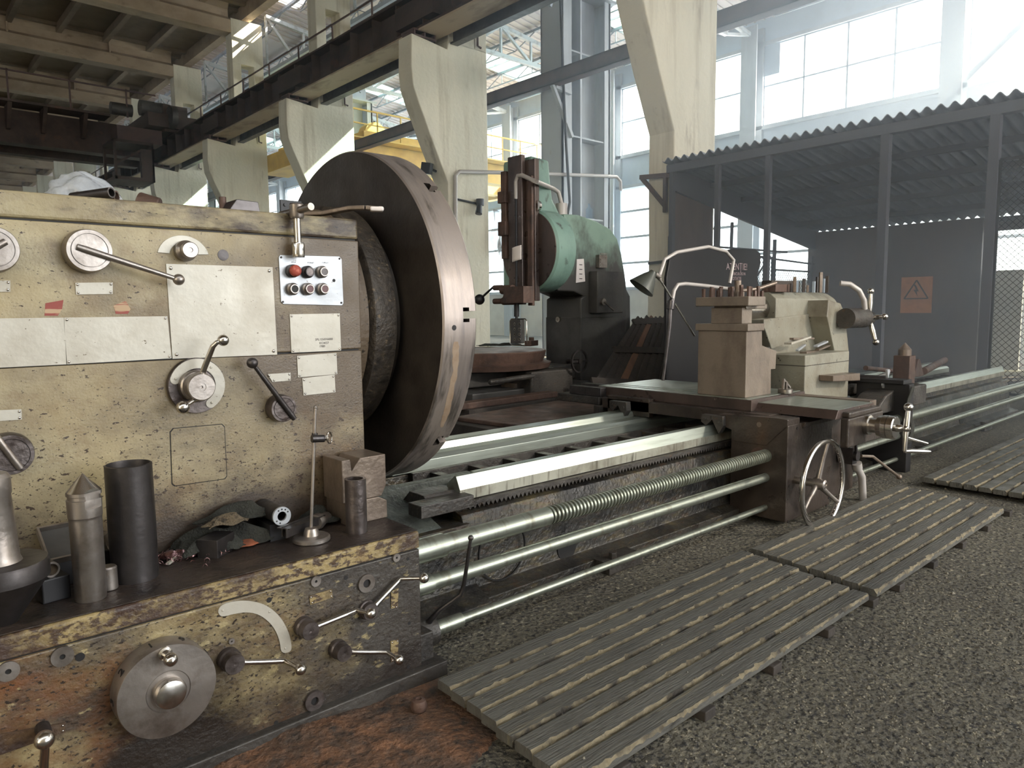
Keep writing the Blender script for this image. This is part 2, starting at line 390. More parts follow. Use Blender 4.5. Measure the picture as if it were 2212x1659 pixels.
class MB:
    def __init__(s): s.v = []; s.f = []; s.mi = []; s.cur = 0
    def add(s, vs_, fs):
        k = len(s.v)
        s.v += [tuple(v) for v in vs_]
        s.f += [tuple(i+k for i in f) for f in fs]
        s.mi += [s.cur]*len(fs)
        return s
    def box(s, x0, x1, y0, y1, z0, z1, mtx=None):
        vs_ = [Vector((x, y, z)) for x in (x0, x1) for y in (y0, y1) for z in (z0, z1)]
        if mtx is not None: vs_ = [mtx @ v for v in vs_]
        return s.add(vs_, [(0, 1, 3, 2), (4, 6, 7, 5), (0, 4, 5, 1), (2, 3, 7, 6), (0, 2, 6, 4), (1, 5, 7, 3)])
    def cbox(s, c, size, rz=0.0, rx=0.0, ry=0.0):
        m = Matrix.Translation(c) @ Euler((rx, ry, rz)).to_matrix().to_4x4()
        a, b, d = [q/2 for q in size]
        return s.box(-a, a, -b, b, -d, d, m)
    def bar(s, p0, p1, w, h=None, up=(0, 0, 1)):
        p0, p1 = Vector(p0), Vector(p1); h = h or w
        n = (p1-p0).normalized(); u = Vector(up)
        if abs(n.dot(u)) > 0.98: u = Vector((1, 0, 0))
        a = n.cross(u).normalized()*w/2; b = n.cross(a).normalized()*h/2
        vs_ = [p+q for p in (p0, p1) for q in (a+b, a-b, -a-b, -a+b)]
        return s.add(vs_, [(0, 1, 2, 3), (7, 6, 5, 4), (0, 4, 5, 1), (1, 5, 6, 2), (2, 6, 7, 3), (3, 7, 4, 0)])
    def prism(s, pts, plane, a, b):
        def P(u, w, t): return {'XZ': (u, t, w), 'YZ': (t, u, w), 'XY': (u, w, t)}[plane]
        n = len(pts)
        vs_ = [P(u, w, a) for u, w in pts]+[P(u, w, b) for u, w in pts]
        fs = [tuple(range(n)), tuple(range(2*n-1, n-1, -1))]+[(i, (i+1) % n+0, (i+1) % n+n, i+n) for i in range(n)]
        return s.add(vs_, fs)
    def lathe(s, prof, o, axis, seg=32, close=False):
        """prof: (radius, distance along axis)"""
        a, b, n = frame_from(axis); o = Vector(o)
        vs_, fs = [], []
        m = len(prof)
        for i in range(seg):
            t = 2*PI*i/seg
            d = a*math.cos(t)+b*math.sin(t)
            for r, h in prof: vs_.append(o+d*r+n*h)
        for i in range(seg):
            j = (i+1) % seg
            for k in range(m-1 if not close else m):
                q = (k+1) % m
                fs.append((i*m+k, j*m+k, j*m+q, i*m+q))
        if not close:
            if prof[0][0] > 1e-6: fs.append(tuple(i*m for i in range(seg))[::-1])
            if prof[-1][0] > 1e-6: fs.append(tuple(i*m+m-1 for i in range(seg)))
        return s.add(vs_, fs)
    def cyl(s, p0, p1, r0, r1=None, seg=24):
        p0, p1 = Vector(p0), Vector(p1)
        r1 = r0 if r1 is None else r1
        return s.lathe([(r0, 0), (r1, (p1-p0).length)], p0, p1-p0, seg)
    def ring(s, o, axis, r0, r1, h, seg=40):
        return s.lathe([(r0, 0), (r1, 0), (r1, h), (r0, h)], o, axis, seg, close=True)
    def sphere(s, c, r, seg=20, rings=12, sc=(1, 1, 1)):
        prof = [(math.sin(PI*k/rings)*r, -math.cos(PI*k/rings)*r) for k in range(rings+1)]
        prof[0] = (1e-7, -r); prof[-1] = (1e-7, r)
        t = MB().lathe(prof, (0, 0, 0), (0, 0, 1), seg)
        return s.add([Vector((v[0]*sc[0], v[1]*sc[1], v[2]*sc[2]))+Vector(c) for v in t.v], t.f)
    def torus(s, c, axis, R, r, seg=64, sg=14, wob=None):
        a, b, n = frame_from(axis); c = Vector(c); vs_, fs = [], []
        for i in range(seg):
            t = 2*PI*i/seg; d = a*math.cos(t)+b*math.sin(t)
            for k in range(sg):
                p = 2*PI*k/sg
                rr = r
                vs_.append(c+d*(R+rr*math.cos(p))+n*rr*math.sin(p))
        for i in range(seg):
            for k in range(sg):
                j, q = (i+1) % seg, (k+1) % sg
                fs.append((i*sg+k, j*sg+k, j*sg+q, i*sg+q))
        return s.add(vs_, fs)
    def tube(s, pts, r, seg=12, caps=True):
        pts = [Vector(p) for p in pts]; n = len(pts)
        rs = r if isinstance(r, (list, tuple)) else [r]*n
        T = [(pts[min(i+1, n-1)]-pts[max(i-1, 0)]).normalized() for i in range(n)]
        a, b, _ = frame_from(T[0]); vs_, fs = [], []
        for i in range(n):
            a = (a-T[i]*a.dot(T[i])).normalized(); b = T[i].cross(a)
            for k in range(seg):
                t = 2*PI*k/seg
                vs_.append(pts[i]+(a*math.cos(t)+b*math.sin(t))*rs[i])
        for i in range(n-1):
            for k in range(seg):
                q = (k+1) % seg
                fs.append((i*seg+k, i*seg+q, (i+1)*seg+q, (i+1)*seg+k))
        if caps: fs += [tuple(range(seg))[::-1], tuple(range((n-1)*seg, n*seg))]
        return s.add(vs_, fs)
    def sheet(s, fn, nu, nv, th=0.0):
        """fn(u, v) -> point; a sheet of cloth or tin; th gives it thickness along z"""
        vs_ = [Vector(fn(i/nu, j/nv)) for i in range(nu+1) for j in range(nv+1)]
        fs = [(i*(nv+1)+j, (i+1)*(nv+1)+j, (i+1)*(nv+1)+j+1, i*(nv+1)+j+1) for i in range(nu) for j in range(nv)]
        return s.add(vs_, fs)
    def build(s, name, material, parent=None, smooth=35, bevel=0.0, solid=0.0, label=None, origin=None, subd=0):
        me = bpy.data.meshes.new(name)
        V = np.array(s.v, dtype=float)
        lo, hi = V.min(0), V.max(0)
        o0 = Vector(origin) if origin is not None else Vector(((lo[0]+hi[0])/2, (lo[1]+hi[1])/2, lo[2]))
        me.from_pydata([tuple(Vector(v)-o0) for v in s.v], [], s.f)
        mats = material if isinstance(material, (list, tuple)) else [material]
        for m in mats: me.materials.append(m)
        if len(mats) > 1: me.polygons.foreach_set('material_index', s.mi)
        me.update()
        import bmesh as _bm
        b = _bm.new(); b.from_mesh(me); _bm.ops.recalc_face_normals(b, faces=b.faces); b.to_mesh(me); b.free()
        if smooth:
            me.polygons.foreach_set('use_smooth', [True]*len(me.polygons))
            me.set_sharp_from_angle(angle=math.radians(smooth))
        ob = bpy.data.objects.new(name, me)
        COL.objects.link(ob)
        if parent is not None:
            ob.parent = parent
            ob.location = o0-ORG[parent.name]
        else: ob.location = o0
        ORG[ob.name] = o0
        if bevel:
            md = ob.modifiers.new('edge_softening', 'BEVEL'); md.width = bevel; md.segments = 2; md.limit_method = 'ANGLE'; md.angle_limit = math.radians(40)
            md.harden_normals = False
        if solid:
            md = ob.modifiers.new('sheet_thickness', 'SOLIDIFY'); md.thickness = solid
        if subd:
            md = ob.modifiers.new('smoothing', 'SUBSURF'); md.levels = subd; md.render_levels = subd
        if label: ob['label'] = label
        return ob

def tag(o, label, cat, group=None, kind=None):
    o['label'] = label
    o['category'] = cat
    if group: o['group'] = group
    if kind: o['kind'] = kind
    return o

def struct(o, label=None, cat=None):
    o['kind'] = 'structure'
    if label: o['label'] = label
    if cat: o['category'] = cat
    return o

def thing(name, label, cat, loc, group=None, kind=None):
    o = bpy.data.objects.new(name, None)
    COL.objects.link(o)
    o.empty_display_size = 0.1
    o.location = loc
    ORG[o.name] = Vector(loc)
    return tag(o, label, cat, group, kind)

def copy_tree(o, parent=None):
    c = o.copy(); COL.objects.link(c)
    if parent is not None: c.parent = parent
    for ch in list(o.children): copy_tree(ch, c)
    return c

def text(name, body, size, mtx, parent, material, extrude=0.0006, align='CENTER'):
    cu = bpy.data.curves.new(name, 'FONT'); cu.body = body; cu.size = size; cu.extrude = extrude
    cu.align_x = align; cu.align_y = 'CENTER'; cu.materials.append(material); cu.resolution_u = 2
    t_ = bpy.data.objects.new(name, cu)
    me_ = bpy.data.meshes.new_from_object(t_)
    bpy.data.objects.remove(t_)
    o = bpy.data.objects.new(name, me_); COL.objects.link(o)
    o.parent = parent
    loc = mtx.to_translation()
    o.matrix_local = Matrix.Translation(-ORG[parent.name]) @ mtx
    ORG[o.name] = loc
    return o

def Tfront(x, y, z, roll=0.0):
    """matrix for lettering that stands on a face looking towards -Y"""
    return Matrix.Translation((x, y, z)) @ Euler((PI/2, 0, 0)).to_matrix().to_4x4() @ Matrix.Rotation(roll, 4, 'Z')

def carve(ob, cutters):
    """cut the given closed shapes out of ob's mesh and leave nothing behind"""
    tmp = []
    for k, mbc in enumerate(cutters):
        c = mbc.build('cut', ob.data.materials[0], None, smooth=0); tmp.append(c)
        md = ob.modifiers.new('b%d' % k, 'BOOLEAN'); md.object = c; md.operation = 'DIFFERENCE'; md.solver = 'EXACT'
    bpy.context.view_layer.update()
    dg = bpy.context.evaluated_depsgraph_get()
    me = bpy.data.meshes.new_from_object(ob.evaluated_get(dg))
    ob.modifiers.clear(); ob.data = me
    for c in tmp: bpy.data.objects.remove(c)

# ================================================================== THE HALL
YK = [1.1+6*k for k in range(-1, 17)]          # column lines
floor = MB().box(-16, 24, -12, 104, -0.3, 0.0).build('floor', M['floor'], smooth=0)
struct(floor, 'dark oily earth and concrete floor of the machine hall', 'floor')

def wave_wall(mb, X, y0, y1, z0, z1, amp=0.02, pitch=0.25, th=0.02):
    """ribbed sheet standing in a YZ plane"""
    n = max(2, int((y1-y0)/pitch*4))
    pts = []
    for i in range(n+1):
        y = y0+(y1-y0)*i/n
        pts.append((X+amp*math.sin(2*PI*y/pitch), y))
    k = len(mb.v)
    prof = pts+[(x+th, y) for x, y in pts[::-1]]
    mb.prism(prof, 'XY', z0, z1)

def window_wall():
    X = 22.8
    # dado, milky panels, cladding under the sill, header
    struct(MB().box(X, X+0.3, -12, 104, 0, 2.0).build('wall_right_base', M['lowwall'], smooth=0), 'low rendered wall under the pale panels', 'wall')
    mb = MB(); wave_wall(mb, X, -12, 104, 5.95, 7.12, 0.025, 0.5)
    struct(mb.build('wall_right_cladding', M['cladding'], smooth=30), 'ribbed grey blue cladding band under the high windows', 'wall')
    struct(MB().box(X, X+0.25, -12, 104, 9.78, 11.0).build('wall_right_header', M['cladding'], smooth=0), 'grey blue wall strip over the high windows', 'wall')
    mb = MB()
    for z in (7.12, 9.78, 5.95, 2.0): mb.box(X-0.12, X+0.1, -12, 104, z-0.06, z+0.06)
    for z in (3.0, 4.0, 5.0): mb.box(X-0.08, X, -12, 104, z-0.04, z+0.04)
    struct(mb.build('trim_1', M['steelcol'], smooth=0), 'long horizontal wall rails of the far side', 'rail')
    for i, y in enumerate(YK):
        mb = MB().box(X-0.55, X-0.5, y-0.28, y+0.28, 0, 10.3).box(X-0.12, X-0.02, y-0.28, y+0.28, 0, 10.3).box(X-0.52, X-0.1, y-0.03, y+0.03, 0, 10.3)
        struct(mb.build('column_window_wall', M['steelcol'], smooth=0), 'steel column of the high window wall', 'column')
    for i in range(len(YK)-1):
        y0, y1 = YK[i]+0.28, YK[i+1]-0.28
        if y1 < -1 or y0 > 62: continue
        fr = MB(); n = 4
        for k in range(n+1):
            y = y0+(y1-y0)*k/n
            fr.box(X-0.03, X+0.04, y-0.028, y+0.028, 7.16, 9.74)
        for z in (7.19, 8.44, 9.71): fr.box(X-0.03, X+0.04, y0, y1, z-0.025, z+0.025)
        w = struct(fr.build('window_%d' % (i+1), M['cladding'], smooth=0), 'high factory window of four tall lights', 'window')
        MB().box(X+0.0, X+0.008, y0, y1, 7.2, 9.7).build('glass', M['glass'], w, smooth=0)
        # milky panels lower down
        pn = MB()
        for z0, z1 in ((2.08, 2.94), (3.06, 3.94), (4.06, 4.94), (5.06, 5.88)):
            for k in range(3):
                a = y0+(y1-y0)*k/3; b = y0+(y1-y0)*(k+1)/3
                pn.box(X+0.02, X+0.04, a+0.03, b-0.03, z0, z1)
        struct(pn.build('wall_right_panels', M['milky'], smooth=0), 'milky blue wall panels letting daylight in low down', 'wall')
    # odd boarded panes beside two of the wall columns
    for y, z0 in ((12.55, 8.75), (6.45, 7.72)):
        struct(MB().box(X-0.06, X-0.04, y-0.28, y+0.3, z0, z0+0.72 if y < 10 else 9.7).build('trim_board', M['cladding'], smooth=0), 'board closing part of a high window pane', 'board')
    # wind brace in the nearest bay
    struct(MB().bar((X-0.3, 6.8, 7.2), (X-0.3, 3.4, 10.2), 0.14, 0.14).build('beam_brace', M['steelcol'], smooth=0), 'sloping wind brace across the nearest high window', 'brace')
window_wall()

def roof_right():
    zr = lambda x: 13.34-0.12*x
    strips = [(15.6, 17.05), (21.8, 23.2), (28.3, 29.7), (34.5, 35.9), (40.7, 42.1)]
    def quad(mb, x0, x1, y0, y1, up=0.0, th=0.06):
        a, b = zr(x0)+up, zr(x1)+up
        mb.prism([(x0, a), (x1, b), (x1, b+th), (x0, a+th)], 'XZ', y0, y1)
    mb = MB(); y = -12
    for a, b in strips:
        if a > y: quad(mb, 10.4, 22.95, y, a)
        quad(mb, 10.4, 15.7, a, b); quad(mb, 21.7, 22.95, a, b)
        y = b
    quad(mb, 10.4, 22.95, y, 104)
    # piece with an opening added to throw sun on a column, built in four
    k = next(i for i in range(0, len(mb.f), 6) if abs(mb.v[mb.f[i][0]][1]-23.2) < 1e-6 and abs(mb.v[mb.f[i][0]][0]-10.4) < 1e-6)
    nb = MB()
    for i in range(0, len(mb.f), 6):
        if i == k: continue
        vs8 = mb.v[(i//6)*8:(i//6)*8+8]; nb.add(vs8, [(0, 1, 2, 3), (7, 6, 5, 4), (0, 1, 5, 4), (1, 2, 6, 5), (2, 3, 7, 6), (3, 0, 4, 7)])
    mb = nb
    quad(mb, 10.4, 11.15, 23.2, 28.3); quad(mb, 12.3, 22.95, 23.2, 28.3); quad(mb, 11.15, 12.3, 23.2, 23.9); quad(mb, 11.15, 12.3, 24.95, 28.3)
    # shallow ribs of the deck, running down the slope
    yy = -11.9
    while yy < 60:
        if not any(a-0.05 < yy < b+0.05 for a, b in strips): quad(mb, 10.4, 22.9, yy, yy+0.05, -0.035, 0.04)
        yy += 0.33
    struct(mb.build('roof_deck', M['roofdeck'], smooth=0), 'pale ribbed roof deck of the far bay', 'roof')
    for i, (a, b) in enumerate(strips):
        if b < 2: continue
        mb = MB()
        for k in range(4):
            x = 15.7+6.0*k/3; mb.prism([(x-0.03, zr(x)-0.05), (x+0.03, zr(x)-0.05), (x+0.03, zr(x)+0.02), (x-0.03, zr(x)+0.02)], 'XZ', a, b)
        for y in (a, b): quad(mb, 15.7, 21.7, y-0.03, y+0.03, -0.06, 0.12)
        w = struct(mb.build('window_skylight_%d' % (i+1), M['truss'], smooth=0), 'long green tinted skylight in the far roof', 'skylight')
        g = MB(); quad(g, 15.72, 21.68, a+0.03, b-0.03, 0.05, 0.01)
        g.build('glass', M['skyglass'], w, smooth=0)
    # lattice joists along the hall
    for x in (11.9, 13.6, 15.2, 16.9, 18.5, 20.2, 21.8):
        mb = MB(); z = zr(x)-0.06
        mb.box(x-0.05, x+0.05, -6, 50, z-0.09, z)
        for k in range(int(56/6)):
            y0 = -4.9+6*k; yb0, yb1 = y0+1.2, y0+4.8
            mb.box(x-0.02, x+0.02, yb0, yb1, z-0.5, z-0.46)
            zz = [(y0+0.1, 0), (yb0, 1), (y0+2.1, 0), (y0+3.0, 1), (y0+3.9, 0), (yb1, 1), (y0+5.9, 0)]
            for (p, q), (r, t) in zip(zz, zz[1:]):
                mb.bar((x, p, z-0.06-0.42*q), (x, r, z-0.06-0.42*t), 0.03)
            for yv in (y0+2.1, y0+3.9): mb.bar((x, yv, z-0.05), (x, yv, z-0.48), 0.025)
        struct(mb.build('beam_joist', M['joist'], smooth=0), 'thin lattice joist under the far roof', 'joist')
    # trusses across the bay
    for y in YK:
        if y < 0 or y > 62: continue
        mb = MB(); n = 8; xs = [11.2+(22.3-11.2)*k/n for k in range(n+1)]
        zb = 9.75
        for k in range(n):
            mb.bar((xs[k], y, zr(xs[k])-0.62), (xs[k+1], y, zr(xs[k+1])-0.62), 0.13)
            if 0 < k < n-1: mb.bar((xs[k], y, zb), (xs[k+1], y, zb), 0.12)
            t, bt = (xs[k], y, zr(xs[k])-0.62), (xs[k+1], y, zr(xs[k+1])-0.62)
            if k % 2: mb.bar((xs[k], y, zb), bt, 0.085)
            else: mb.bar(t, (xs[k+1], y, zb), 0.085)
            mb.bar(t, (xs[k], y, zb), 0.07)
        struct(mb.build('beam_truss', M['truss'], smooth=0), 'pale steel roof truss of the far bay', 'truss')
roof_right()

# ---- concrete columns with corbels
def concrete_column(y, first=None):
    if first is None:
        n = rnd.random
        y0, y1 = y, y+0.5
        body = MB()
        # front and back outlines share the roughened corbel edge
        prof = [(9.88, 0), (9.88, 1.2), (9.895, 2.2), (9.875, 3.1), (9.885, 4.02), (9.72, 4.36), (9.60, 4.62), (9.45, 4.93), (9.30, 5.28), (9.15, 5.60), (9.02, 5.93),
                (8.985, 6.3), (9.0, 6.7), (9.01, 6.98), (9.35, 6.94), (9.93, 6.86), (9.97, 7.05), (9.96, 8.3), (9.98, 11.0), (11.05, 11.0), (11.05, 0)]
        body.prism([p for p in prof if p[1] < 7.0 and p[0] < 11]+[(9.97, 7.05), (11.05, 7.05), (11.05, 0)], 'XZ', y0, y1)
        # upper shaft with a passage through it
        body.box(9.97, 10.27, y0, y1, 7.0, 9.62).box(10.7, 11.05, y0, y1, 7.0, 9.62).box(9.97, 11.05, y0, y1, 9.6, 11.05)
        body.box(10.27, 10.7, y0, y1, 7.0, 7.9)
        c = body.build('column_concrete', M['concrete'], smooth=0, bevel=0.02, origin=(10.4, y+0.25, 0))
        # bearing of the crane girder and a little iron hook
        MB().box(9.08, 9.66, y0+0.02, y0+0.5, 6.96, 7.0).box(9.08, 9.66, y0+0.02, y0+0.5, 7.08, 7.12).box(9.1, 9.13, y0+0.03, y0+0.48, 7.0, 7.08).box(9.36, 9.39, y0+0.03, y0+0.48, 7.0, 7.08).box(9.62, 9.65, y0+0.03, y0+0.48, 7.0, 7.08).build('bearing_plate', M['rustpipe'], c, smooth=0)
        MB().tube([(10.62, y0-0.05, 7.55), (10.74, y0-0.06, 7.5), (10.75, y0-0.05, 7.1), (10.86, y0-0.03, 7.08)], 0.025, 8).build('hook', M['rustpipe'], c)
        return c
    c = copy_tree(first); c.location.y += y-first['_y'] if '_y' in first else 0
    return c
cols = []
base_col = None
names = {1: 'concrete column beside the corrugated shed, nearest the lathe', 2: 'concrete column behind the big faceplate', 3: 'concrete column seen between headstock and faceplate top',
         4: 'concrete column over the middle of the headstock', 5: 'concrete column beside the hanging crane cab', 6: 'far concrete column behind the plastic bag', 7: 'farthest concrete column beyond the dark crane'}
for i, y in enumerate(YK):
    if i == 0 or i == 1: continue
    if base_col is None:
        base_col = concrete_column(y); base_y = y; c = base_col
    else:
        c = copy_tree(base_col); c.location.y += y-base_y
    struct(c, names.get(i-1, 'tiny far concrete column at the end of the row'), 'column')
    if i > 8: c['group'] = 'tiny far concrete columns'

# ---- crane girder along the concrete columns
g = MB()
g.box(9.2, 9.82, -8, 98, 7.12, 7.17).box(9.2, 9.82, -8, 98, 7.86, 7.9).box(9.47, 9.52, -8, 98, 7.17, 7.86)
for k in range(106): g.box(9.24, 9.78, -8+k+0.0, -8+k+0.03, 7.17, 7.86)
for k in range(0, 17): g.box(9.2, 9.48, YK[0]+6*k-0.5, YK[0]+6*k+0.9, 7.3, 7.75)
girder = struct(g.build('beam_crane_girder', M['rustybeam'], smooth=0), 'long dark riveted crane girder along the column row', 'girder')
MB().box(9.46, 9.54, -8, 98, 7.9, 8.0).build('crane_rail', M['darksteel'], girder, smooth=0)
MB().box(9.2, 9.82, -8, 98, 7.08, 7.12).build('bottom_flange', M['flangepaint'], girder, smooth=0)
b = MB().box(10.02, 10.22, -8, 98, 6.98, 7.02).box(10.1, 10.13, -8, 98, 7.02, 7.3).box(10.02, 10.22, -8, 98, 7.3, 7.34)
struct(b.build('beam_walkway_support', M['darkmachine'], smooth=0), 'dark narrow beam beside the crane girder', 'beam')
hr = MB()
for y in range(-8, 98, 2):
    hr.bar((9.86, y, 7.9), (9.86, y, 8.75), 0.035)
hr.bar((9.86, -8, 8.75), (9.86, 98, 8.75), 0.035)
struct(hr.build('trim_2', M['rustpipe'], smooth=0), 'thin handrail on the crane girder', 'handrail')
# rusty tie beam between the upper column shafts
struct(MB().box(11.07, 11.3, -8, 98, 9.0, 9.3).build('beam_tie', M['rustpipe'], smooth=0), 'dark tie beam between the upper columns', 'beam')

# ---- concrete roof of the near bay
for i, y in enumerate(YK):
    yc = y+0.25
    z0 = 10.55
    pr = [(yc-0.28, z0), (yc+0.28, z0), (yc+0.28, z0+0.42), (yc+0.1, z0+0.55), (yc+0.1, 11.35), (yc+0.24, 11.55), (yc-0.24, 11.55), (yc-0.1, 11.35), (yc-0.1, z0+0.55), (yc-0.28, z0+0.42)]
    mb = MB().prism(pr, 'YZ', -14, 9.96)
    for x in (-9, -4.5, 0, 4.5, 7.7): mb.box(x, x+0.06, yc-0.24, yc+0.24, z0+0.4, 11.5)
    struct(mb.build('beam_concrete_roof', M['concrete_raw'], smooth=0, bevel=0.015), 'deep concrete roof beam of the near bay', 'beam')
for i in range(len(YK)-1):
    y0, y1 = YK[i]+0.5, YK[i+1]
    mb = MB().box(-14, 10.75, y0-0.25, y1+0.25, 11.6, 11.72)
    x = 10.6
    k = 0
    while x > -14:
        mb.box(x-0.09, x+0.09, y0-0.1, y1+0.1, 11.34, 11.62); x -= 1.5
    mb.box(-14, 10.6, y0, y0+0.2, 11.5, 11.62).box(-14, 10.6, y1-0.2, y1, 11.5, 11.62)
    struct(mb.build('ceiling_slab', M['slab'], smooth=0, bevel=0.01), 'ribbed concrete ceiling slab between two roof beams', 'ceiling')
struct(MB().box(10.45, 10.75, -8, 98, 11.15, 11.62).build('beam_edge', M['concrete_raw'], smooth=0), 'concrete edge beam over the column row', 'beam')

# ---- walls that close the hall
struct(MB().box(-14.3, -14, -12, 104, 0, 6.9).box(-14.3, -14, -12, 104, 8.2, 12).build('wall_left', M['lowwall'], smooth=0), 'far side wall of the near bay', 'wall')
mb = MB()
for y in YK: mb.box(-14.3, -13.9, y-0.3, y+0.3, 0, 12)
struct(mb.build('wall_left_piers', M['concrete'], smooth=0), 'piers between the side windows', 'wall')
struct(MB().box(-14, 9.9, 100, 100.3, 0, 12).build('wall_back', M['lowwall'], smooth=0), 'far end wall of the near bay', 'wall')
mb = MB(); 
mb.box(11.2, 22.8, 100, 100.3, 0, 3.2).box(11.2, 22.8, 100, 100.3, 8.5, 12.2)
for x in (11.2, 14, 17, 20, 22.5): mb.box(x, x+0.3, 99.9, 100.3, 3, 9)
struct(mb.build('wall_back_far_bay', M['cladding'], smooth=0), 'glazed end wall of the far bay', 'wall')
struct(MB().box(-14, 1.0, -10.3, -10, 0, 12).box(13.5, 22.8, -10.3, -10, 0, 12).box(1.0, 13.5, -10.3, -10, 6.6, 12).build('wall_front', M['lowwall'], smooth=0), 'wall with the big gate behind the photographer', 'wall')

# ---- steel columns of the far bay and the long dark pipe rail in front of them
def steel_column(y):
    mb = MB()
    mb.box(13.5, 13.56, y, y+0.75, 0, 9.2).box(13.5, 13.86, y, y+0.03, 0, 9.2).box(13.5, 13.86, y+0.72, y+0.75, 0, 9.2)
    mb.box(13.86, 14.2, y+0.36, y+0.39, 0, 9.2).box(14.2, 14.26, y+0.02, y+0.74, 0, 9.2)
    mb.box(14.26, 15.12, y+0.36, y+0.39, 0, 9.2).box(15.12, 15.36, y, y+0.04, 0, 9.2).box(15.28, 15.34, y, y+0.75, 0, 9.2)
    for z in (1.4, 3.55, 5.6, 7.7): mb.box(13.84, 15.13, y+0.03, y+0.37, z, z+0.04)
    mb.box(13.3, 15.5, y-0.1, y+0.85, 9.2, 9.26)
    mb.box(14.6, 15.2, y+0.2, y+0.55, 9.26, 11.2)
    return mb
for i, y in enumerate((1.1, 13.1, 25.1, 37.1)):
    struct(steel_column(y).build('column_steel', M['steelcol'], smooth=0), ('near steel column of the far bay behind the shed', 'big blue grey steel column behind the green machine', 'second steel column seen over the faceplate', 'third steel column far down the bay')[i], 'column')
struct(MB().box(13.3, 13.95, -8, 98, 9.27, 9.33).box(13.6, 13.64, -8, 98, 9.33, 10.0).box(13.3, 13.95, -8, 98, 10.0, 10.06).box(13.62, 13.66, -8, 98, 10.06, 10.16).build('beam_far_crane_girder', M['cladding'], smooth=0), 'light blue crane girder of the far bay', 'girder')
mb = MB()
for y in range(-8, 48, 3):
    mb.bar((13.3, y, 10.06), (13.3, y, 11.0), 0.05).bar((13.3, y, 9.3), (13.0, y, 8.5), 0.06)
mb.bar((13.3, -8, 11.0), (13.3, 48, 11.0), 0.06).bar((13.3, -8, 10.55), (13.3, 48, 10.55), 0.05)
mb.bar((11.45, -8, 9.6), (11.45, 48, 9.6), 0.3, 0.12)
struct(mb.build('trim_3', M['cladding'], smooth=0), 'light blue walkway railing of the far bay', 'railing')
mb = MB().box(13.02, 13.06, -8, 98, 6.7, 7.02).box(13.02, 13.3, -8, 98, 6.98, 7.02).box(13.02, 13.3, -8, 98, 6.7, 6.74)
struct(mb.build('beam_channel', M['rustpipe'], smooth=0), 'long dark channel beam across the steel columns', 'beam')
for y in (13.1, 25.1):
    struct(MB().bar((13.2, y-0.05, 6.68), (13.75, y-0.05, 6.62), 0.12, 0.08).bar((13.1, y-0.06, 6.7), (13.8, y-0.06, 5.55), 0.1, 0.08).build('beam_bracket', M['steelcol'], smooth=0), 'sloping bracket under the dark channel beam', 'bracket')
# thin red-brown pipes high between the bays
struct(MB().bar((12.2, -8, 8.2), (12.2, 48, 8.2), 0.07).bar((12.5, -8, 8.35), (12.5, 48, 8.35), 0.06).build('trim_4', M['rustpipe'], smooth=0), 'pair of thin red brown pipes high in the far bay', 'pipe')

# ---- a hanging black cable and a yellow one
tag(MB().tube([(13.35, 13.0, 9.0), (13.42, 12.98, 7.0), (13.5, 12.95, 5.2), (13.62, 12.95, 3.9), (13.3, 12.9, 2.9)], 0.035, 8).build('hanging_cable', M['cable']),
    'black cable hanging down the big blue grey steel column', 'cable')
tag(MB().tube([(13.0, 9.6, 7.0), (13.0, 9.55, 5.5), (12.9, 9.2, 3.6), (12.9, 9.1, 2.2)], 0.03, 8).build('hanging_cable', M['yellowcable']),
    'yellow cable hanging beside the near concrete column', 'cable')

# ---- bent conduit behind the green machine
p = [A('Y', 13.045, 984, 560), A('Y', 13.045, 984, 462), A('Y', 13.045, 984, 380), A('Y', 13.045, 992, 371), A('Y', 13.045, 1100, 373), A('Y', 13.045, 1190, 376)]
p2 = [A('Y', 13.045, 1300, 380), A('Y', 13.045, 1332, 382), A('Y', 13.045, 1340, 392), A('Y', 13.045, 1341, 412)]
tag(MB().tube(p+p2, 0.045, 10).build('bent_conduit', M['greypipe']), 'thin grey pipe with bent ends passing behind the green machine', 'pipe')

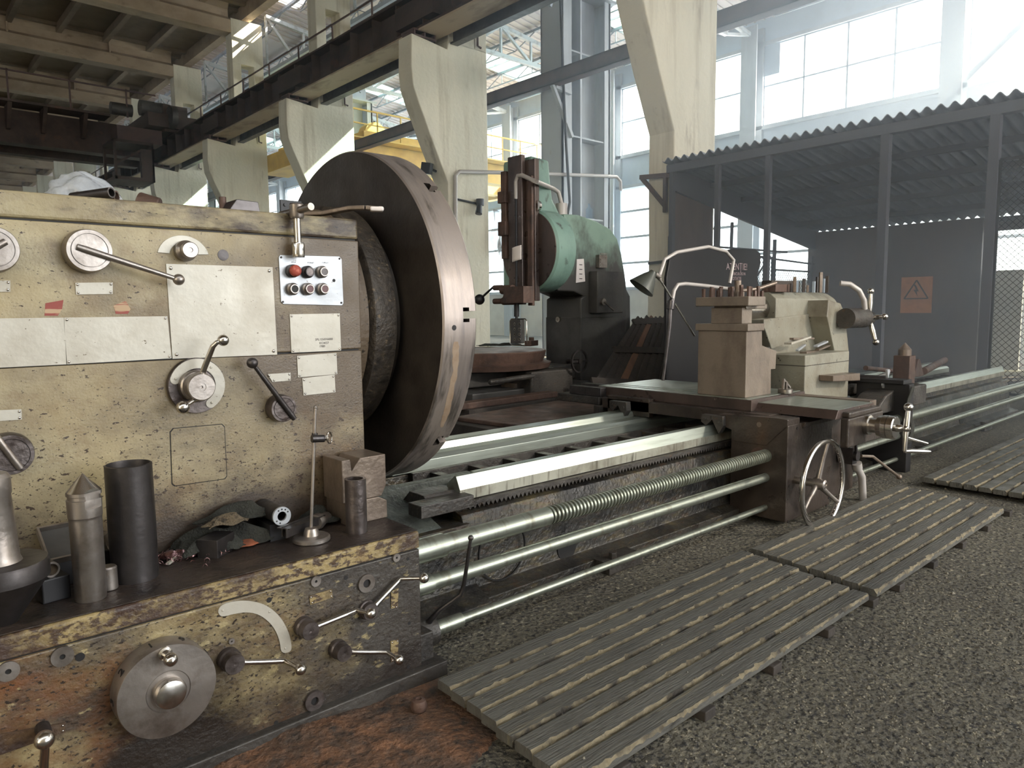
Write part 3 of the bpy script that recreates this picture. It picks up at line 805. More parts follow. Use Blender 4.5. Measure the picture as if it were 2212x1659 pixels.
# ---- corrugated shed
def shed():
    x0, x1, y0, y1 = 9.5, 14.5, -6.0, 6.95
    ze, zb = 3.45, 2.72
    mb = MB(); pitch = 0.145; n = int((y1-y0)/pitch*8)
    top = []
    for i in range(n+1):
        y = y0+(y1-y0)*i/n; top.append((y, 0.03*math.sin(2*PI*y/pitch)))
    vs_ = []
    for (x, z) in ((x0-0.12, ze+0.02), (x1, zb)):
        for y, d in top: vs_.append((x, y, z+d))
    for (x, z) in ((x0-0.12, ze+0.02), (x1, zb)):
        for y, d in top: vs_.append((x, y, z+d-0.012))
    m = n+1; fs = []
    for i in range(n):
        fs.append((i, i+1, m+i+1, m+i)); fs.append((2*m+i, 3*m+i, 3*m+i+1, 2*m+i+1)); fs.append((i, 2*m+i, 2*m+i+1, i+1)); fs.append((m+i, m+i+1, 3*m+i+1, 3*m+i))
    mb.add(vs_, fs)
    r = thing('storage_shed', 'long dark shed with a corrugated roof and mesh front beside the near concrete column', 'shed', (12, 0.5, 0))
    mb.build('roof', M['shedroof'], r, smooth=50)
    fr = MB()
    for k in range(6):
        x = x0+0.1+(x1-x0-0.2)*k/5; z = ze+(zb-ze)*(x-x0)/(x1-x0)-0.06
        fr.box(x-0.03, x+0.03, y0, y1-0.05, z-0.08, z)
    fr.prism([(x0, ze-0.06), (x1, zb-0.06), (x1, zb-0.42), (x0, ze-0.42)], 'XZ', y1-0.1, y1-0.04)
    fr.box(x0-0.02, x0+0.05, y0, y1, ze-0.16, ze-0.04)
    fr.build('roof_frame', M['shedpost'], r, smooth=0)
    for y in (6.88, 6.07, 5.27, 3.72, 2.56, 1.0, -0.8, -2.6, -4.4):
        w = 0.07 if y > 5 else 0.1
        MB().box(x0-w/2+0.04, x0+w/2+0.04, y-w/2, y+w/2, 0, ze-0.06).build('post', M['shedpost'], r, smooth=0)
    MB().box(x1-0.05, x1, 4.2, 6.1, 0, zb-0.1).box(x1-0.05, x1, y0, 4.2, 2.45, zb-0.1).build('back_wall', M['shedwall'], r, smooth=0)
    # dark inner partition carrying the hazard sign
    MB().box(14.3, 14.36, 3.95, 7.0, 0, 2.68).build('partition', M['shedwall'], r, smooth=0)
    MB().box(9.6, 10.7, 6.9, 6.94, 1.95, 3.2).box(9.6, 10.7, 6.9, 6.93, 0.0, 1.85).build('end_panel', M['shedwall'], r, smooth=0)
    MB().box(9.55, 10.72, 6.86, 6.92, 1.86, 1.92).box(9.55, 10.72, 6.86, 6.92, 1.5, 1.54).build('end_rail', M['shedpost'], r, smooth=0)
    # pale doors at the right
    dw = MB().box(14.4, 14.44, 3.35, 3.92, 0.1, 1.78).box(14.4, 14.44, 3.05, 3.25, 0.1, 1.78).box(14.4, 14.44, 2.9, 3.0, 0.1, 2.3).box(14.4, 14.44, 0.6, 2.85, 0.1, 1.8).box(14.46, 14.5, -6, 3.9, 0.0, 0.1)
    dw.build('pale_panel', M['palepanel'], r, smooth=0)
    # chain link mesh at the open left end and in the front beyond the last post
    def mesh_panel(P, U, V, nu, nv, t=0.006, step=0.075):
        mb = MB(); P, U, V = Vector(P), Vector(U).normalized(), Vector(V).normalized()
        # diagonal wires clipped to the rectangle nu x nv metres
        c = -nv
        while c < nu:
            a0, b0 = (c, 0) if c >= 0 else (0, -c)
            L = min(nu-a0, nv-b0)
            if L > 0.02:
                mb.bar(P+U*a0+V*b0, P+U*(a0+L)+V*(b0+L), t)
                mb.bar(P+U*(nu-a0)+V*b0, P+U*(nu-a0-L)+V*(b0+L), t)
            c += step
        mb.bar(P, P+U*nu, 0.03).bar(P+V*nv, P+U*nu+V*nv, 0.03).bar(P, P+V*nv, 0.03).bar(P+U*nu, P+U*nu+V*nv, 0.03)
        return mb
    mesh_panel((10.95, 6.9, 0.4), (1, 0, 0), (0, 0, 1), 1.75, 1.72).build('mesh_panel', M['matblack'], r, smooth=0)
    mesh_panel((12.8, 6.9, 0.4), (1, 0, 0), (0, 0, 1), 1.45, 1.5).build('mesh_panel', M['matblack'], r, smooth=0)
    mesh_panel((9.54, 2.5, 0.2), (0, -1, 0), (0, 0, 1), 2.4, 2.6, 0.005, 0.07).build('mesh_panel', M['matblack'], r, smooth=0)
    MB().bar((11.2, 6.88, 0), (11.27, 6.88, 2.66), 0.04).bar((12.7, 6.88, 0), (12.74, 6.88, 2.45), 0.05).bar((14.2, 6.88, 0), (14.2, 6.88, 2.2), 0.05).bar((10.7, 6.88, 2.15), (14.3, 6.88, 2.05), 0.03).bar((10.7, 6.88, 2.22), (13.2, 6.88, 2.24), 0.03).bar((11.9, 6.89, 1.55), (12.6, 6.89, 2.15), 0.025).build('end_frame', M['shedpost'], r, smooth=0)
    return r
shed()
# bright opening beyond the shed's far right: a gap in its back lets the daylight show
sg = thing('hazard_sign', 'orange high voltage sign with a black triangle and lightning bolt on the shed wall', 'sign', (14.28, 4.93, 1.0))
MB().box(14.27, 14.29, 4.68, 5.2, 1.07, 1.72).build('sign_board', M['signorange'], sg, smooth=0)
tri = MB()
P3 = [(4.74, 1.33), (5.14, 1.33), (4.94, 1.66)]
for (a, b), (c, d) in zip(P3, P3[1:]+P3[:1]): tri.bar((14.265, a, b), (14.265, c, d), 0.01, 0.022)
tri.prism([(4.955, 1.58), (4.90, 1.46), (4.935, 1.46), (4.915, 1.37), (4.985, 1.49), (4.945, 1.49), (4.985, 1.58)], 'YZ', 14.262, 14.27)
tri.build('warning_symbol', M['hazardblack'], sg, smooth=0)
# ================================================================== THE LATHE
YH, YG = 2.23, 1.884            # front planes of headstock and feed gearbox
YC, ZC = 2.70, 1.171            # spindle axis
LATHE = thing('lathe', 'huge old cream painted centre lathe with an enormous faceplate, long bed and carriage', 'lathe', (2.5, 2.6, 0))
Hf = lambda x, y: A('Y', YH, x, y)
Gf = lambda x, y: A('Y', YG, x, y)

# ---------------- headstock
mb = MB().box(-0.7, 1.293, YH, 3.15, 0.5, 1.066).box(-0.7, 1.293, YH, 3.15, 1.072, 1.4415)
HEAD = mb.build('headstock', M['headpaint'], LATHE, smooth=0, bevel=0.004)
MB().box(-0.69, 1.285, YH+0.008, 3.14, 0.9, 1.46).build('seam_liner', M['black'], HEAD, smooth=0)
MB().box(-0.7, 1.293, YH, 3.15, 1.4465, 1.515).build('top_lid', M['lidpaint'], HEAD, smooth=0, bevel=0.008)

def rivets(mb, pts, yf, r=0.005):
    for x, z in pts: mb.sphere((x, yf-0.001, z), r, 12, 8, (1, 0.6, 1))

def plaque(pts, name='blank_plaque', m='plaque', th=0.003, inset=0.008, riv=0.0035, parent=None, yf=YH, lab=None, fn=None):
    q = [((fn or Hf)(*p)) for p in pts]
    mb = MB().prism([(v.x, v.z) for v in q], 'XZ', yf-th, yf)
    cx_ = sum(v.x for v in q)/4; cz_ = sum(v.z for v in q)/4
    o = mb.build(name, M[m], parent or HEAD, smooth=0, label=lab)
    rb = MB()
    rivets(rb, [(v.x+(inset if v.x < cx_ else -inset), v.z+(inset if v.z < cz_ else -inset)) for v in q], yf-th, riv)
    k = len(o.data.vertices)
    # rivets belong to the plaque: join their mesh
    me2 = MB(); me2.v = [tuple(v.co+ORG[o.name]) for v in o.data.vertices]; me2.f = [tuple(p.vertices) for p in o.data.polygons]; me2.mi = [0]*len(me2.f)
    me2.cur = 1; me2.add(rb.v, rb.f)
    par = o.parent; og = ORG.pop(o.name); bpy.data.objects.remove(o)
    return me2.build(name, [M[m], M['steel']], par, smooth=35, label=lab)

plaque([(358, 570), (588, 577), (598, 766), (372, 775)], inset=0.012, riv=0.005)
plaque([(138, 686), (361, 683), (370, 774), (143, 787)], inset=0.006)
p0, p1 = Hf(138, 686), Hf(143, 787)
mb = MB().box(-0.1, p0.x-0.001, YH-0.003, YH, p1.z, p0.z)
mb.build('blank_plaque', M['plaque'], HEAD, smooth=0)
plaque([(625, 679), (733, 677), (736, 757), (629, 762)], inset=0.006, name='type_plaque')
plaque([(641, 769), (726, 762), (728, 808), (643, 815)], inset=0.006)
plaque([(652, 817), (722, 809), (724, 847), (655, 854)], inset=0.006)
plaque([(162, 611), (243, 610), (243, 635), (164, 636)], inset=0.005)
plaque([(-40, 606), (22, 606), (22, 630), (-38, 631)], inset=0.005)
plaque([(577, 808), (627, 805), (627, 822), (588, 825)], inset=0.005)
plaque([(-30, 887), (46, 884), (47, 906), (-28, 911)], inset=0.005)
tp = HEAD.children[-7] if False else None
for o in HEAD.children:
    if o.name.startswith('type_plaque'): tp = o
for px, py, s_, sz in ((699, 733, 'SPL1250X6000', 0.0105), (699, 741, '0124/57', 0.0105), (695, 748, '1980', 0.0105)):
    q = Hf(px, py)
    text('stamped_text', s_, sz, Tfront(q.x, YH-0.0035, q.z), tp, M['ink'], 0.0002)

# red paint scuffs
for pts in ([(98, 655), (137, 648), (134, 668), (125, 682), (96, 682)], [(245, 660), (272, 650), (282, 668), (276, 678), (250, 678)]):
    MB().prism([(Hf(*p).x, Hf(*p).z) for p in pts], 'XZ', YH-0.0006, YH).build('red_paint_mark', M['redpaint'], HEAD, smooth=0)

def bolt_circle(cx_, cz_, r, n, yf, rr, mb, a0=0.0):
    for k in range(n):
        a = a0+2*PI*k/n; mb.cyl((cx_+r*math.cos(a), yf, cz_+r*math.sin(a)), (cx_+r*math.cos(a), yf-0.003, cz_+r*math.sin(a)), rr, seg=10)

def slot_dial(px, py, R, tip, rb=0.016, tail=None, depth=0.045, m='dullsteel', lever='dullsteel', name='gear_lever', par=None, yf=YH, label=None):
    """round dial with a slotted face and a ball lever lying in the slot"""
    c = A('Y', yf-depth, px, py)
    mb = MB()
    mb.lathe([(R*1.02, 0), (R*1.04, depth*0.3), (R, depth*0.85), (R*0.96, depth), (R*0.80, depth), (R*0.79, depth-0.004), (R*0.77, depth-0.004), (R*0.76, depth+0.001), (0, depth+0.001)],
             (c.x, yf, c.z), (0, -1, 0), 56)
    d = mb.build(name, M[m], par or HEAD, smooth=30, label=label)
    e = A('Y', yf-depth-0.012-(0.02 if tail is None else 0.0), *tip) if not isinstance(tip, Vector) else tip
    s0 = A('Y', yf-depth-0.002, *tail) if tail else Vector((c.x, yf-depth, c.z))
    n = (e-s0).normalized()
    lv = MB().tube([s0, s0+n*0.02, s0+(e-s0)*0.5, e-n*rb*0.9], [0.0085, 0.0095, 0.0085, 0.0065], 14)
    lv.sphere(e, rb, 24, 14)
    for v in ((R*0.9, -2.1), (R*0.9, -1.7)):
        pass
    b = lv.build('ball_lever', M[lever], par or HEAD, smooth=40)
    return d
slot_dial(194, 541, 0.056, (386, 604), 0.016, tail=(166, 533))
slot_dial(-14, 537, 0.056, (-90, 575), 0.016, tail=(12, 522))
slot_dial(614, 883, 0.043, (545, 784), 0.017, tail=(636, 905), m='knobdark', lever='darksteel')
slot_dial(24, 983, 0.052, (-40, 900), 0.017, tail=(44, 1012), m='knobdark', lever='dullsteel')

# arc plaque, hub and blind plug
c = Hf(402, 545)
pts = []
R1, R0 = 0.085, 0.040
for k in range(17):
    a = math.radians(168-156*k/16); pts.append((c.x-0.008+R1*math.cos(a)*0.86, c.z-0.018+R1*math.sin(a)*0.78+0.0))
for k in range(17):
    a = math.radians(12+156*k/16); pts.append((c.x-0.008+R0*math.cos(a), c.z-0.014+R0*math.sin(a)))
o = MB().prism(pts, 'XZ', YH-0.003, YH)
o.build('arc_plaque', M['plaque'], HEAD, smooth=0, bevel=0.001)
mb = MB().lathe([(0.030, 0), (0.030, 0.02), (0.022, 0.03), (0.022, 0.04), (0.0235, 0.041), (0.0235, 0.052), (0.021, 0.055), (0.007, 0.055), (0.006, 0.052), (0, 0.052)], (c.x-0.005, YH, c.z+0.003), (0, -1, 0), 40)
mb.build('selector_knob', M['dullsteel'], HEAD, smooth=30)
c = Hf(482, 551)
MB().lathe([(0.0165, 0), (0.0165, 0.001), (0.015, 0.0012), (0, 0.0008)], (c.x, YH, c.z), (0, -1, 0), 32).build('blind_plug', M['darksteel'], HEAD, smooth=30)

# big selector in the middle
c = Hf(422, 832)
mb = MB().lathe([(0.082, 0), (0.083, 0.012), (0.081, 0.018), (0.050, 0.018), (0.048, 0.022), (0.046, 0.022)], (c.x, YH, c.z), (0, -1, 0), 64)
mb.build('selector_flange', M['knobdark'], HEAD, smooth=30)
def crescent(a0, a1, r0, r1):
    n = 22; pts = []
    for k in range(n+1):
        a = math.radians(a0+(a1-a0)*k/n); pts.append((c.x+r1*math.cos(a), c.z+r1*math.sin(a)))
    am = math.radians(a1); rc = (r0+r1)/2; hw = (r1-r0)/2
    for k in range(1, 8):
        t = PI*k/8; pts.append((c.x+rc*math.cos(am)+hw*math.cos(am+t), c.z+rc*math.sin(am)+hw*math.sin(am+t)))
    for k in range(n+1):
        a = math.radians(a1+(a0-a1)*k/n); pts.append((c.x+r0*math.cos(a), c.z+r0*math.sin(a)))
    am = math.radians(a0)
    for k in range(1, 8):
        t = PI+PI*k/8; pts.append((c.x+rc*math.cos(am)+hw*math.cos(am+t), c.z+rc*math.sin(am)+hw*math.sin(am+t)))
    return pts
o = MB().prism(crescent(-58, 160, 0.052, 0.080), 'XZ', YH-0.021, YH-0.018)
rivets(o, [(c.x+0.066*math.cos(math.radians(a)), c.z+0.066*math.sin(math.radians(a))) for a in (158, 52, -55)], YH-0.021, 0.004)
o.build('index_plate', M['plaque'], HEAD, smooth=0)
h = A('Y', YH-0.05, 432, 834)
mb = MB().lathe([(0.046, 0), (0.046, 0.028), (0.042, 0.032), (0.040, 0.032), (0.040, 0.065), (0.037, 0.070), (0.012, 0.070), (0.012, 0.068), (0.004, 0.068), (0.003, 0.064), (0, 0.064)], (h.x-0.006, YH-0.015, h.z), (0, -1, 0), 48)
mb.build('selector_hub', M['dullsteel'], HEAD, smooth=30)
e1 = A('Y', YH-0.115, 482, 735); s1 = Vector((h.x, YH-0.065, h.z+0.03))
e2 = A('Y', YH-0.085, 395, 880)
mb = MB().tube([s1, s1+(A('Y', YH-0.10, 458, 752)-s1)*0.5, A('Y', YH-0.105, 460, 748), A('Y', YH-0.115, 468, 740), e1], [0.0085, 0.0085, 0.008, 0.007, 0.006], 14).sphere(e1, 0.0165, 24, 14)
mb.build('ball_lever', M['steel'], HEAD, smooth=40)
mb = MB().tube([Vector((h.x-0.01, YH-0.06, h.z-0.03)), e2], [0.008, 0.006], 14).sphere(e2, 0.0185, 24, 14)
mb.build('ball_lever', M['steel'], HEAD, smooth=40)

# hatch low on the face
q = [Hf(*p) for p in ((368, 934), (375, 926), (478, 917), (484, 923), (489, 1028), (484, 1034), (378, 1049), (372, 1044))]
MB().prism([(v.x, v.z) for v in q], 'XZ', YH-0.0025, YH-0.0005).build('hatch_cover', M['headpaint'], HEAD, smooth=0, bevel=0.0015)
q2 = [(v.x+(0.0022 if v.x > 0.73 else -0.0022), v.z+(0.0022 if v.z > 0.78 else -0.0022)) for v in q]
MB().prism(q2, 'XZ', YH-0.0006, YH).build('hatch_gap', M['black'], HEAD, smooth=0)

# push button panel
q = [Hf(*p) for p in ((601, 556), (604, 551), (732, 554), (737, 560), (741, 655), (738, 660), (611, 657), (606, 652))]
BP = MB().prism([(v.x, v.z) for v in q], 'XZ', YH-0.004, YH).build('button_panel', M['plaque2'], HEAD, smooth=0, bevel=0.001)
for px, py, kind in ((637, 585, 'stop'), (670, 587, 'grey'), (701, 587, 'ring'), (637, 624, 'blackb'), (670, 624, 'maroon'), (702, 624, 'maroon')):
    q = A('Y', YH-0.03, px, py)
    if kind == 'stop':
        MB().lathe([(0.021, 0), (0.021, 0.016), (0.018, 0.018), (0.0135, 0.019), (0.0135, 0.024)], (q.x, YH-0.004, q.z), (0, -1, 0), 32).build('button_collar', M['darksteel'], HEAD, smooth=30)
        MB().lathe([(0.0155, 0), (0.0185, 0.004), (0.0185, 0.012), (0.016, 0.018), (0.010, 0.022), (0.0, 0.0235)], (q.x, YH-0.026, q.z), (0, -1, 0), 32).build('stop_button', M['redplastic'], HEAD, smooth=40, label='red mushroom stop button')
    else:
        MB().lathe([(0.020, 0), (0.020, 0.014), (0.0155, 0.017), (0.0155, 0.026), (0.0145, 0.0275), (0.0118, 0.0275), (0.0118, 0.0235), (0.0, 0.0235)], (q.x, YH-0.004, q.z), (0, -1, 0), 32).build('button_collar', M['dullsteel' if kind != 'grey' else 'darksteel'], HEAD, smooth=30)
        m = {'grey': 'knobdark', 'ring': 'darksteel', 'blackb': 'black', 'maroon': 'maroon'}[kind]
        MB().cyl((q.x, YH-0.0277, q.z), (q.x, YH-0.0299, q.z), 0.0116, seg=24).build('push_button', M[m], HEAD, smooth=30, label={'grey': 'grey brown push button', 'ring': 'grey push button in a bright ring', 'blackb': 'black push button', 'maroon': 'maroon push button'}[kind])
q = Hf(720, 606)
MB().cyl((q.x, YH-0.0042, q.z), (q.x, YH-0.0046, q.z), 0.0055, seg=20).build('panel_hole', M['black'], HEAD, smooth=30)
for px, py, s_ in ((633, 567, 'STOP'), (670, 568, 'PORNIT'), (701, 568, 'CUPLAT')):
    q = Hf(px, py); text('panel_text', s_, 0.0065, Tfront(q.x, YH-0.0045, q.z), HEAD, M['ink'], 0.0001)
for p in ((606, 556), (732, 559), (610, 652), (736, 654)):
    rb = MB(); rivets(rb, [(Hf(*p).x, Hf(*p).z)], YH-0.004, 0.0035); rb.build('panel_screw', M['darksteel'], HEAD, smooth=35)

# ---------------- feed gearbox under it
mb = MB().box(-0.7, 1.279, YG, YH+0.2, 0.03, 0.4405)
GEAR = mb.build('feed_gearbox', M['gearpaint'], LATHE, smooth=0, bevel=0.004)
MB().prism([(YG, 0.4445), (YG, 0.492), (YG+0.006, 0.498), (YH+0.3, 0.500), (YH+0.3, 0.4445)], 'YZ', -0.7, 1.279).build('gearbox_ledge', M['gearcap'], GEAR, smooth=0, bevel=0.003)
MB().box(-0.69, 1.2775, YG+0.006, YH+0.3, 0.5002, 0.5022).build('ledge_top', M['ledge'], GEAR, smooth=0)
MB().box(-0.69, 1.272, YG+0.006, 2.3, 0.4, 0.46).build('seam_liner', M['black'], GEAR, smooth=0)
MB().box(-0.72, 1.36, YG-0.03, 2.6, 0.0, 0.05).build('plinth', M['cast'], GEAR, smooth=0, bevel=0.004)
MB().box(1.27, 1.34, YG+0.02, 2.3, 0.03, 0.14).build('end_bracket', M['cast'], GEAR, smooth=0, bevel=0.004)
q = Gf(832, 1152)
# big numbered hand wheel
c = A('Y', YG-0.062, 364, 1493)
R = 0.116
prof = [(R*0.99, 0), (R, 0.006), (R, 0.058), (R*0.985, 0.062), (0.052, 0.064), (0.050, 0.062), (0.046, 0.062)]
WH = MB().lathe(prof+[(0.0, 0.062)], (c.x, YG, c.z), (0, -1, 0), 96).build('numbered_dial', M['dullsteel'], GEAR, smooth=28)
MB().lathe([(0.038, 0), (0.038, 0.018), (0.034, 0.026), (0.024, 0.030), (0, 0.031)], (c.x, YG-0.061, c.z), (0, -1, 0), 48).build('dial_boss', M['steel'], GEAR, smooth=40)
k0 = A('Y', YG-0.066, 357, 1412)
MB().lathe([(0.016, 0), (0.016, 0.006), (0.011, 0.009), (0.010, 0.028), (0.0135, 0.034), (0.0165, 0.044), (0.014, 0.054), (0.008, 0.060), (0, 0.062)], (k0.x, YG-0.062, k0.z), (0, -1, 0), 32).build('dial_handle', M['steel'], GEAR, smooth=40)
for ang, s_ in ((103, '1'), (66, '9'), (143, '2'), (28, '8'), (178, '3')):
    a = math.radians(ang)
    n = Vector((math.cos(a), 0, math.sin(a))); p = Vector((c.x, YG-0.032, c.z))+n*(R+0.0014)
    xa = Vector((math.sin(a), 0, -math.cos(a))); ya = n.cross(xa)
    mm = Matrix(((xa.x, ya.x, n.x, p.x), (xa.y, ya.y, n.y, p.y), (xa.z, ya.z, n.z, p.z), (0, 0, 0, 1)))
    text('dial_number', s_, 0.036, mm, GEAR, M['black'], 0.0006)

def crank_lever(px, py, R, knee, tip, depth=0.05, rb=0.0155):
    c = A('Y', YG-depth, px, py)
    MB().lathe([(R*1.12, 0), (R*1.12, depth*0.35), (R, depth*0.45), (R, depth*0.95), (R*0.96, depth), (R*0.32, depth), (R*0.3, depth-0.001), (R*0.12, depth-0.001), (0, depth-0.002)], (c.x, YG, c.z), (0, -1, 0), 40).build('lever_hub', M['knobdark'], GEAR, smooth=30)
    k = A('Y', YG-depth*0.75, *knee); e = A('Y', YG-depth-0.045, *tip)
    s_ = Vector((c.x, YG-depth*0.7, c.z)); n = (k-s_).normalized(); s_ = s_+n*R*0.95
    m1 = k+(e-k)*0.25
    MB().tube([s_, s_+n*0.012, s_+(k-s_)*0.5, k-n*0.012, k, k+(e-k)*0.3, e], [0.0095, 0.0075, 0.0075, 0.007, 0.007, 0.0065, 0.005], 14).sphere(e, rb, 24, 14).build('ball_lever', M['steel'], GEAR, smooth=45)
crank_lever(672, 1364, 0.026, (772, 1318), (801, 1325))
crank_lever(508, 1436, 0.027, (615, 1428), (649, 1446))
crank_lever(745, 1412, 0.025, (836, 1409), (862, 1425))
crank_lever(802, 1322, 0.026, (866, 1250), (916, 1249), 0.03)
# lever at the lower left
e = A('Y', YG-0.10, 96, 1598)
MB().tube([(e.x-0.005, YG-0.02, e.z-0.16), (e.x-0.002, YG-0.06, e.z-0.1), (e.x, YG-0.10, e.z-0.015)], [0.010, 0.010, 0.009], 14).sphere(e, 0.02, 24, 14).cyl((e.x-0.006, YG, e.z-0.16), (e.x-0.006, YG-0.05, e.z-0.16), 0.03).build('ball_lever', M['steel'], GEAR, smooth=45)
e = A('Y', YG-0.02, 95, 1580)
MB().cyl((e.x, YG, e.z), (e.x, YG-0.06, e.z), 0.016, 0.013, 24).build('stop_pin', M['darksteel'], GEAR, smooth=40)
# curved index plate
def soften(pts, n=2):
    for _ in range(n):
        o = []
        for i in range(len(pts)):
            a, b = pts[i], pts[(i+1) % len(pts)]
            o += [(a[0]*0.75+b[0]*0.25, a[1]*0.75+b[1]*0.25), (a[0]*0.25+b[0]*0.75, a[1]*0.25+b[1]*0.75)]
        pts = o
    return pts
c = Gf(536, 1392)
def arcplate(cx_, cz_, r0, r1, a0, a1, n=26):
    pts = []
    for k in range(n+1):
        a = math.radians(a0+(a1-a0)*k/n); pts.append((cx_+r1*math.cos(a), cz_+r1*math.sin(a)))
    for k in range(n+1):
        a = math.radians(a1+(a0-a1)*k/n); pts.append((cx_+r0*math.cos(a), cz_+r0*math.sin(a)))
    return pts
P = [Gf(*p) for p in ((470, 1318), (478, 1305), (510, 1297), (540, 1297), (575, 1306), (604, 1330), (622, 1362), (629, 1390), (628, 1408), (606, 1411), (604, 1384), (590, 1352), (563, 1328), (535, 1321), (505, 1325), (480, 1332), (472, 1327))]
mb = MB().prism(soften([(v.x, v.z) for v in P]), 'XZ', YG-0.003, YG)
rivets(mb, [(Gf(*p).x, Gf(*p).z) for p in ((480, 1318), (581, 1321), (615, 1400))], YG-0.003, 0.003)
mb.build('index_arc', M['plaque'], GEAR, smooth=0)
def washer(px, py, R, r, m='dullsteel', h=0.006, name='oiler_cap'):
    c = Gf(px, py)
    MB().ring((c.x, YG, c.z), (0, -1, 0), r, R, h, 40).build(name, M[m], GEAR, smooth=30)
    MB().cyl((c.x, YG-0.0005, c.z), (c.x, YG-0.0015, c.z), r*1.02, seg=24).build('bolt_hole', M['black'], GEAR, smooth=30)
washer(681, 1255, 0.0155, 0.004); washer(855, 1204, 0.013, 0.0035); washer(790, 1259, 0.028, 0.0125, h=0.008)
washer(134, 1417, 0.0235, 0.006); washer(17, 1449, 0.022, 0.006); washer(677, 1512, 0.0295, 0.012, 'knobdark', 0.01)
washer(499, 1384, 0.008, 0.002)
for px, py, r in ((581, 1296, 0.0075), (747, 1248, 0.0065), (881, 1207, 0.0055), (884, 1346, 0.0055), (173, 1419, 0.010), (882, 1441, 0.006), (409, 1642, 0.008), (756, 1494, 0.006), (596, 1561, 0.006)):
    c = Gf(px, py); MB().cyl((c.x, YG-0.0004, c.z), (c.x, YG-0.001, c.z), r, seg=20).build('bolt_hole', M['black'], GEAR, smooth=30)
for pts in ([(667, 1287), (716, 1272), (718, 1290), (670, 1306)], [(844, 1276), (860, 1270), (858, 1313), (844, 1314)], [(843, 1385), (860, 1380), (858, 1424), (844, 1430)], [(-30, 1590), (140, 1560), (141, 1580), (-28, 1640)]):
    plaque(pts, 'small_plaque', 'gearcap', 0.003, 0.005, 0.0025, GEAR, YG, fn=Gf)
# hatch at lower left
q = [Gf(*p) for p in ((-60, 1612), (144, 1560), (147, 1700), (-60, 1740))]
MB().prism([(v.x, max(0.035, v.z)) for v in q], 'XZ', YG-0.0015, YG).build('hatch_cover', M['gearpaint'], GEAR, smooth=0, bevel=0.001)

# ---------------- drum guard and faceplate
MB().lathe([(0.30, 0), (0.44, 0.05), (0.445, 0.055), (0.448, 0.14), (0.44, 0.145), (0.2, 0.145)], (1.315, YC, ZC), (1, 0, 0), 96).build('drum_guard', M['drumrim'], LATHE, smooth=28)
MB().lathe([(0.43, 0), (0.43, 0.05), (0.2, 0.051)], (1.30, YC, ZC), (1, 0, 0), 96).build('drum_flange', M['drum'], LATHE, smooth=28)
RP = 0.67
def cylhit(px, py, R=RP, yc=YC, zc=ZC):
    d = _f + _r*((px-CX)/F_PX) - _u*((py-CY)/F_PX)
    a = d.y**2+d.z**2; oy, oz = CAM.y-yc, CAM.z-zc
    b = 2*(oy*d.y+oz*d.z); c = oy*oy+oz*oz-R*R
    t = (-b-math.sqrt(max(0, b*b-4*a*c)))/(2*a)
    return CAM+d*t

XB, XF = 1.50, 1.65
FP = MB().lathe([(0.36, -0.055), (0.375, -0.05), (0.40, 0.0), (0.664, 0.0), (RP, 0.006), (RP, 0.144), (0.665, 0.15), (0.10, 0.15)], (XB, YC, ZC), (1, 0, 0), 160).build('faceplate', [M['plate_rim']], LATHE, smooth=0)
cuts = []
for k in range(8):
    a = math.radians(180-1.2+45*k)
    m = Matrix.Translation((0, YC, ZC)) @ Matrix.Rotation(a, 4, 'X')
    cuts.append(MB().box(XF-0.035, XF+0.05, 0.3, 0.75, -0.0135, 0.0135, m))
    cuts.append(MB().box(XF-0.062, XF-0.034, 0.3, 0.75, -0.026, 0.026, m))
carve(FP, cuts)
me = FP.data
me.materials.clear(); me.materials.append(M['plate_rim']); me.materials.append(M['plate_back'])
for p in me.polygons:
    c = p.center+ORG[FP.name]
    r = math.hypot(c.y-YC, c.z-ZC)
    p.material_index = 1 if (c.x < XB+0.002 or (c.x < XF-0.02 and r < 0.66)) else 0
    p.use_smooth = True
me.set_sharp_from_angle(angle=math.radians(25))
c = cylhit(981, 708)
n = Vector((0, c.y-YC, c.z-ZC)).normalized()
MB().cyl(c-n*0.002, c+n*0.0006, 0.0095, seg=28).build('key_hole', M['black'], FP, smooth=30)
rows = [(738, 981, 990), (752, 977, 992), (768, 978, 991), (785, 976, 991), (800, 979, 988), (818, 973, 987), (834, 972, 981), (850, 967, 981), (868, 963, 976), (885, 960, 973), (900, 955, 967), (914, 952, 961), (926, 951, 955)]
mb = MB(); L = []
rr = random.Random(4)
for i in range(len(rows)-1):
    for j in range(4):
        t = j/4; y = rows[i][0]*(1-t)+rows[i+1][0]*t
        L.append((y, rows[i][1]*(1-t)+rows[i+1][1]*t+rr.uniform(-0.8, 0.8), rows[i][2]*(1-t)+rows[i+1][2]*t+rr.uniform(-0.8, 0.8)))
vs_ = []
for y, a, b in L:
    vs_ += [cylhit(a, y, RP+0.0006), cylhit(b, y, RP+0.0006)]
mb.add(vs_, [(2*i, 2*i+1, 2*i+3, 2*i+2) for i in range(len(L)-1)])
mb.build('rust_streak', M['rustpatch'], FP, smooth=0)

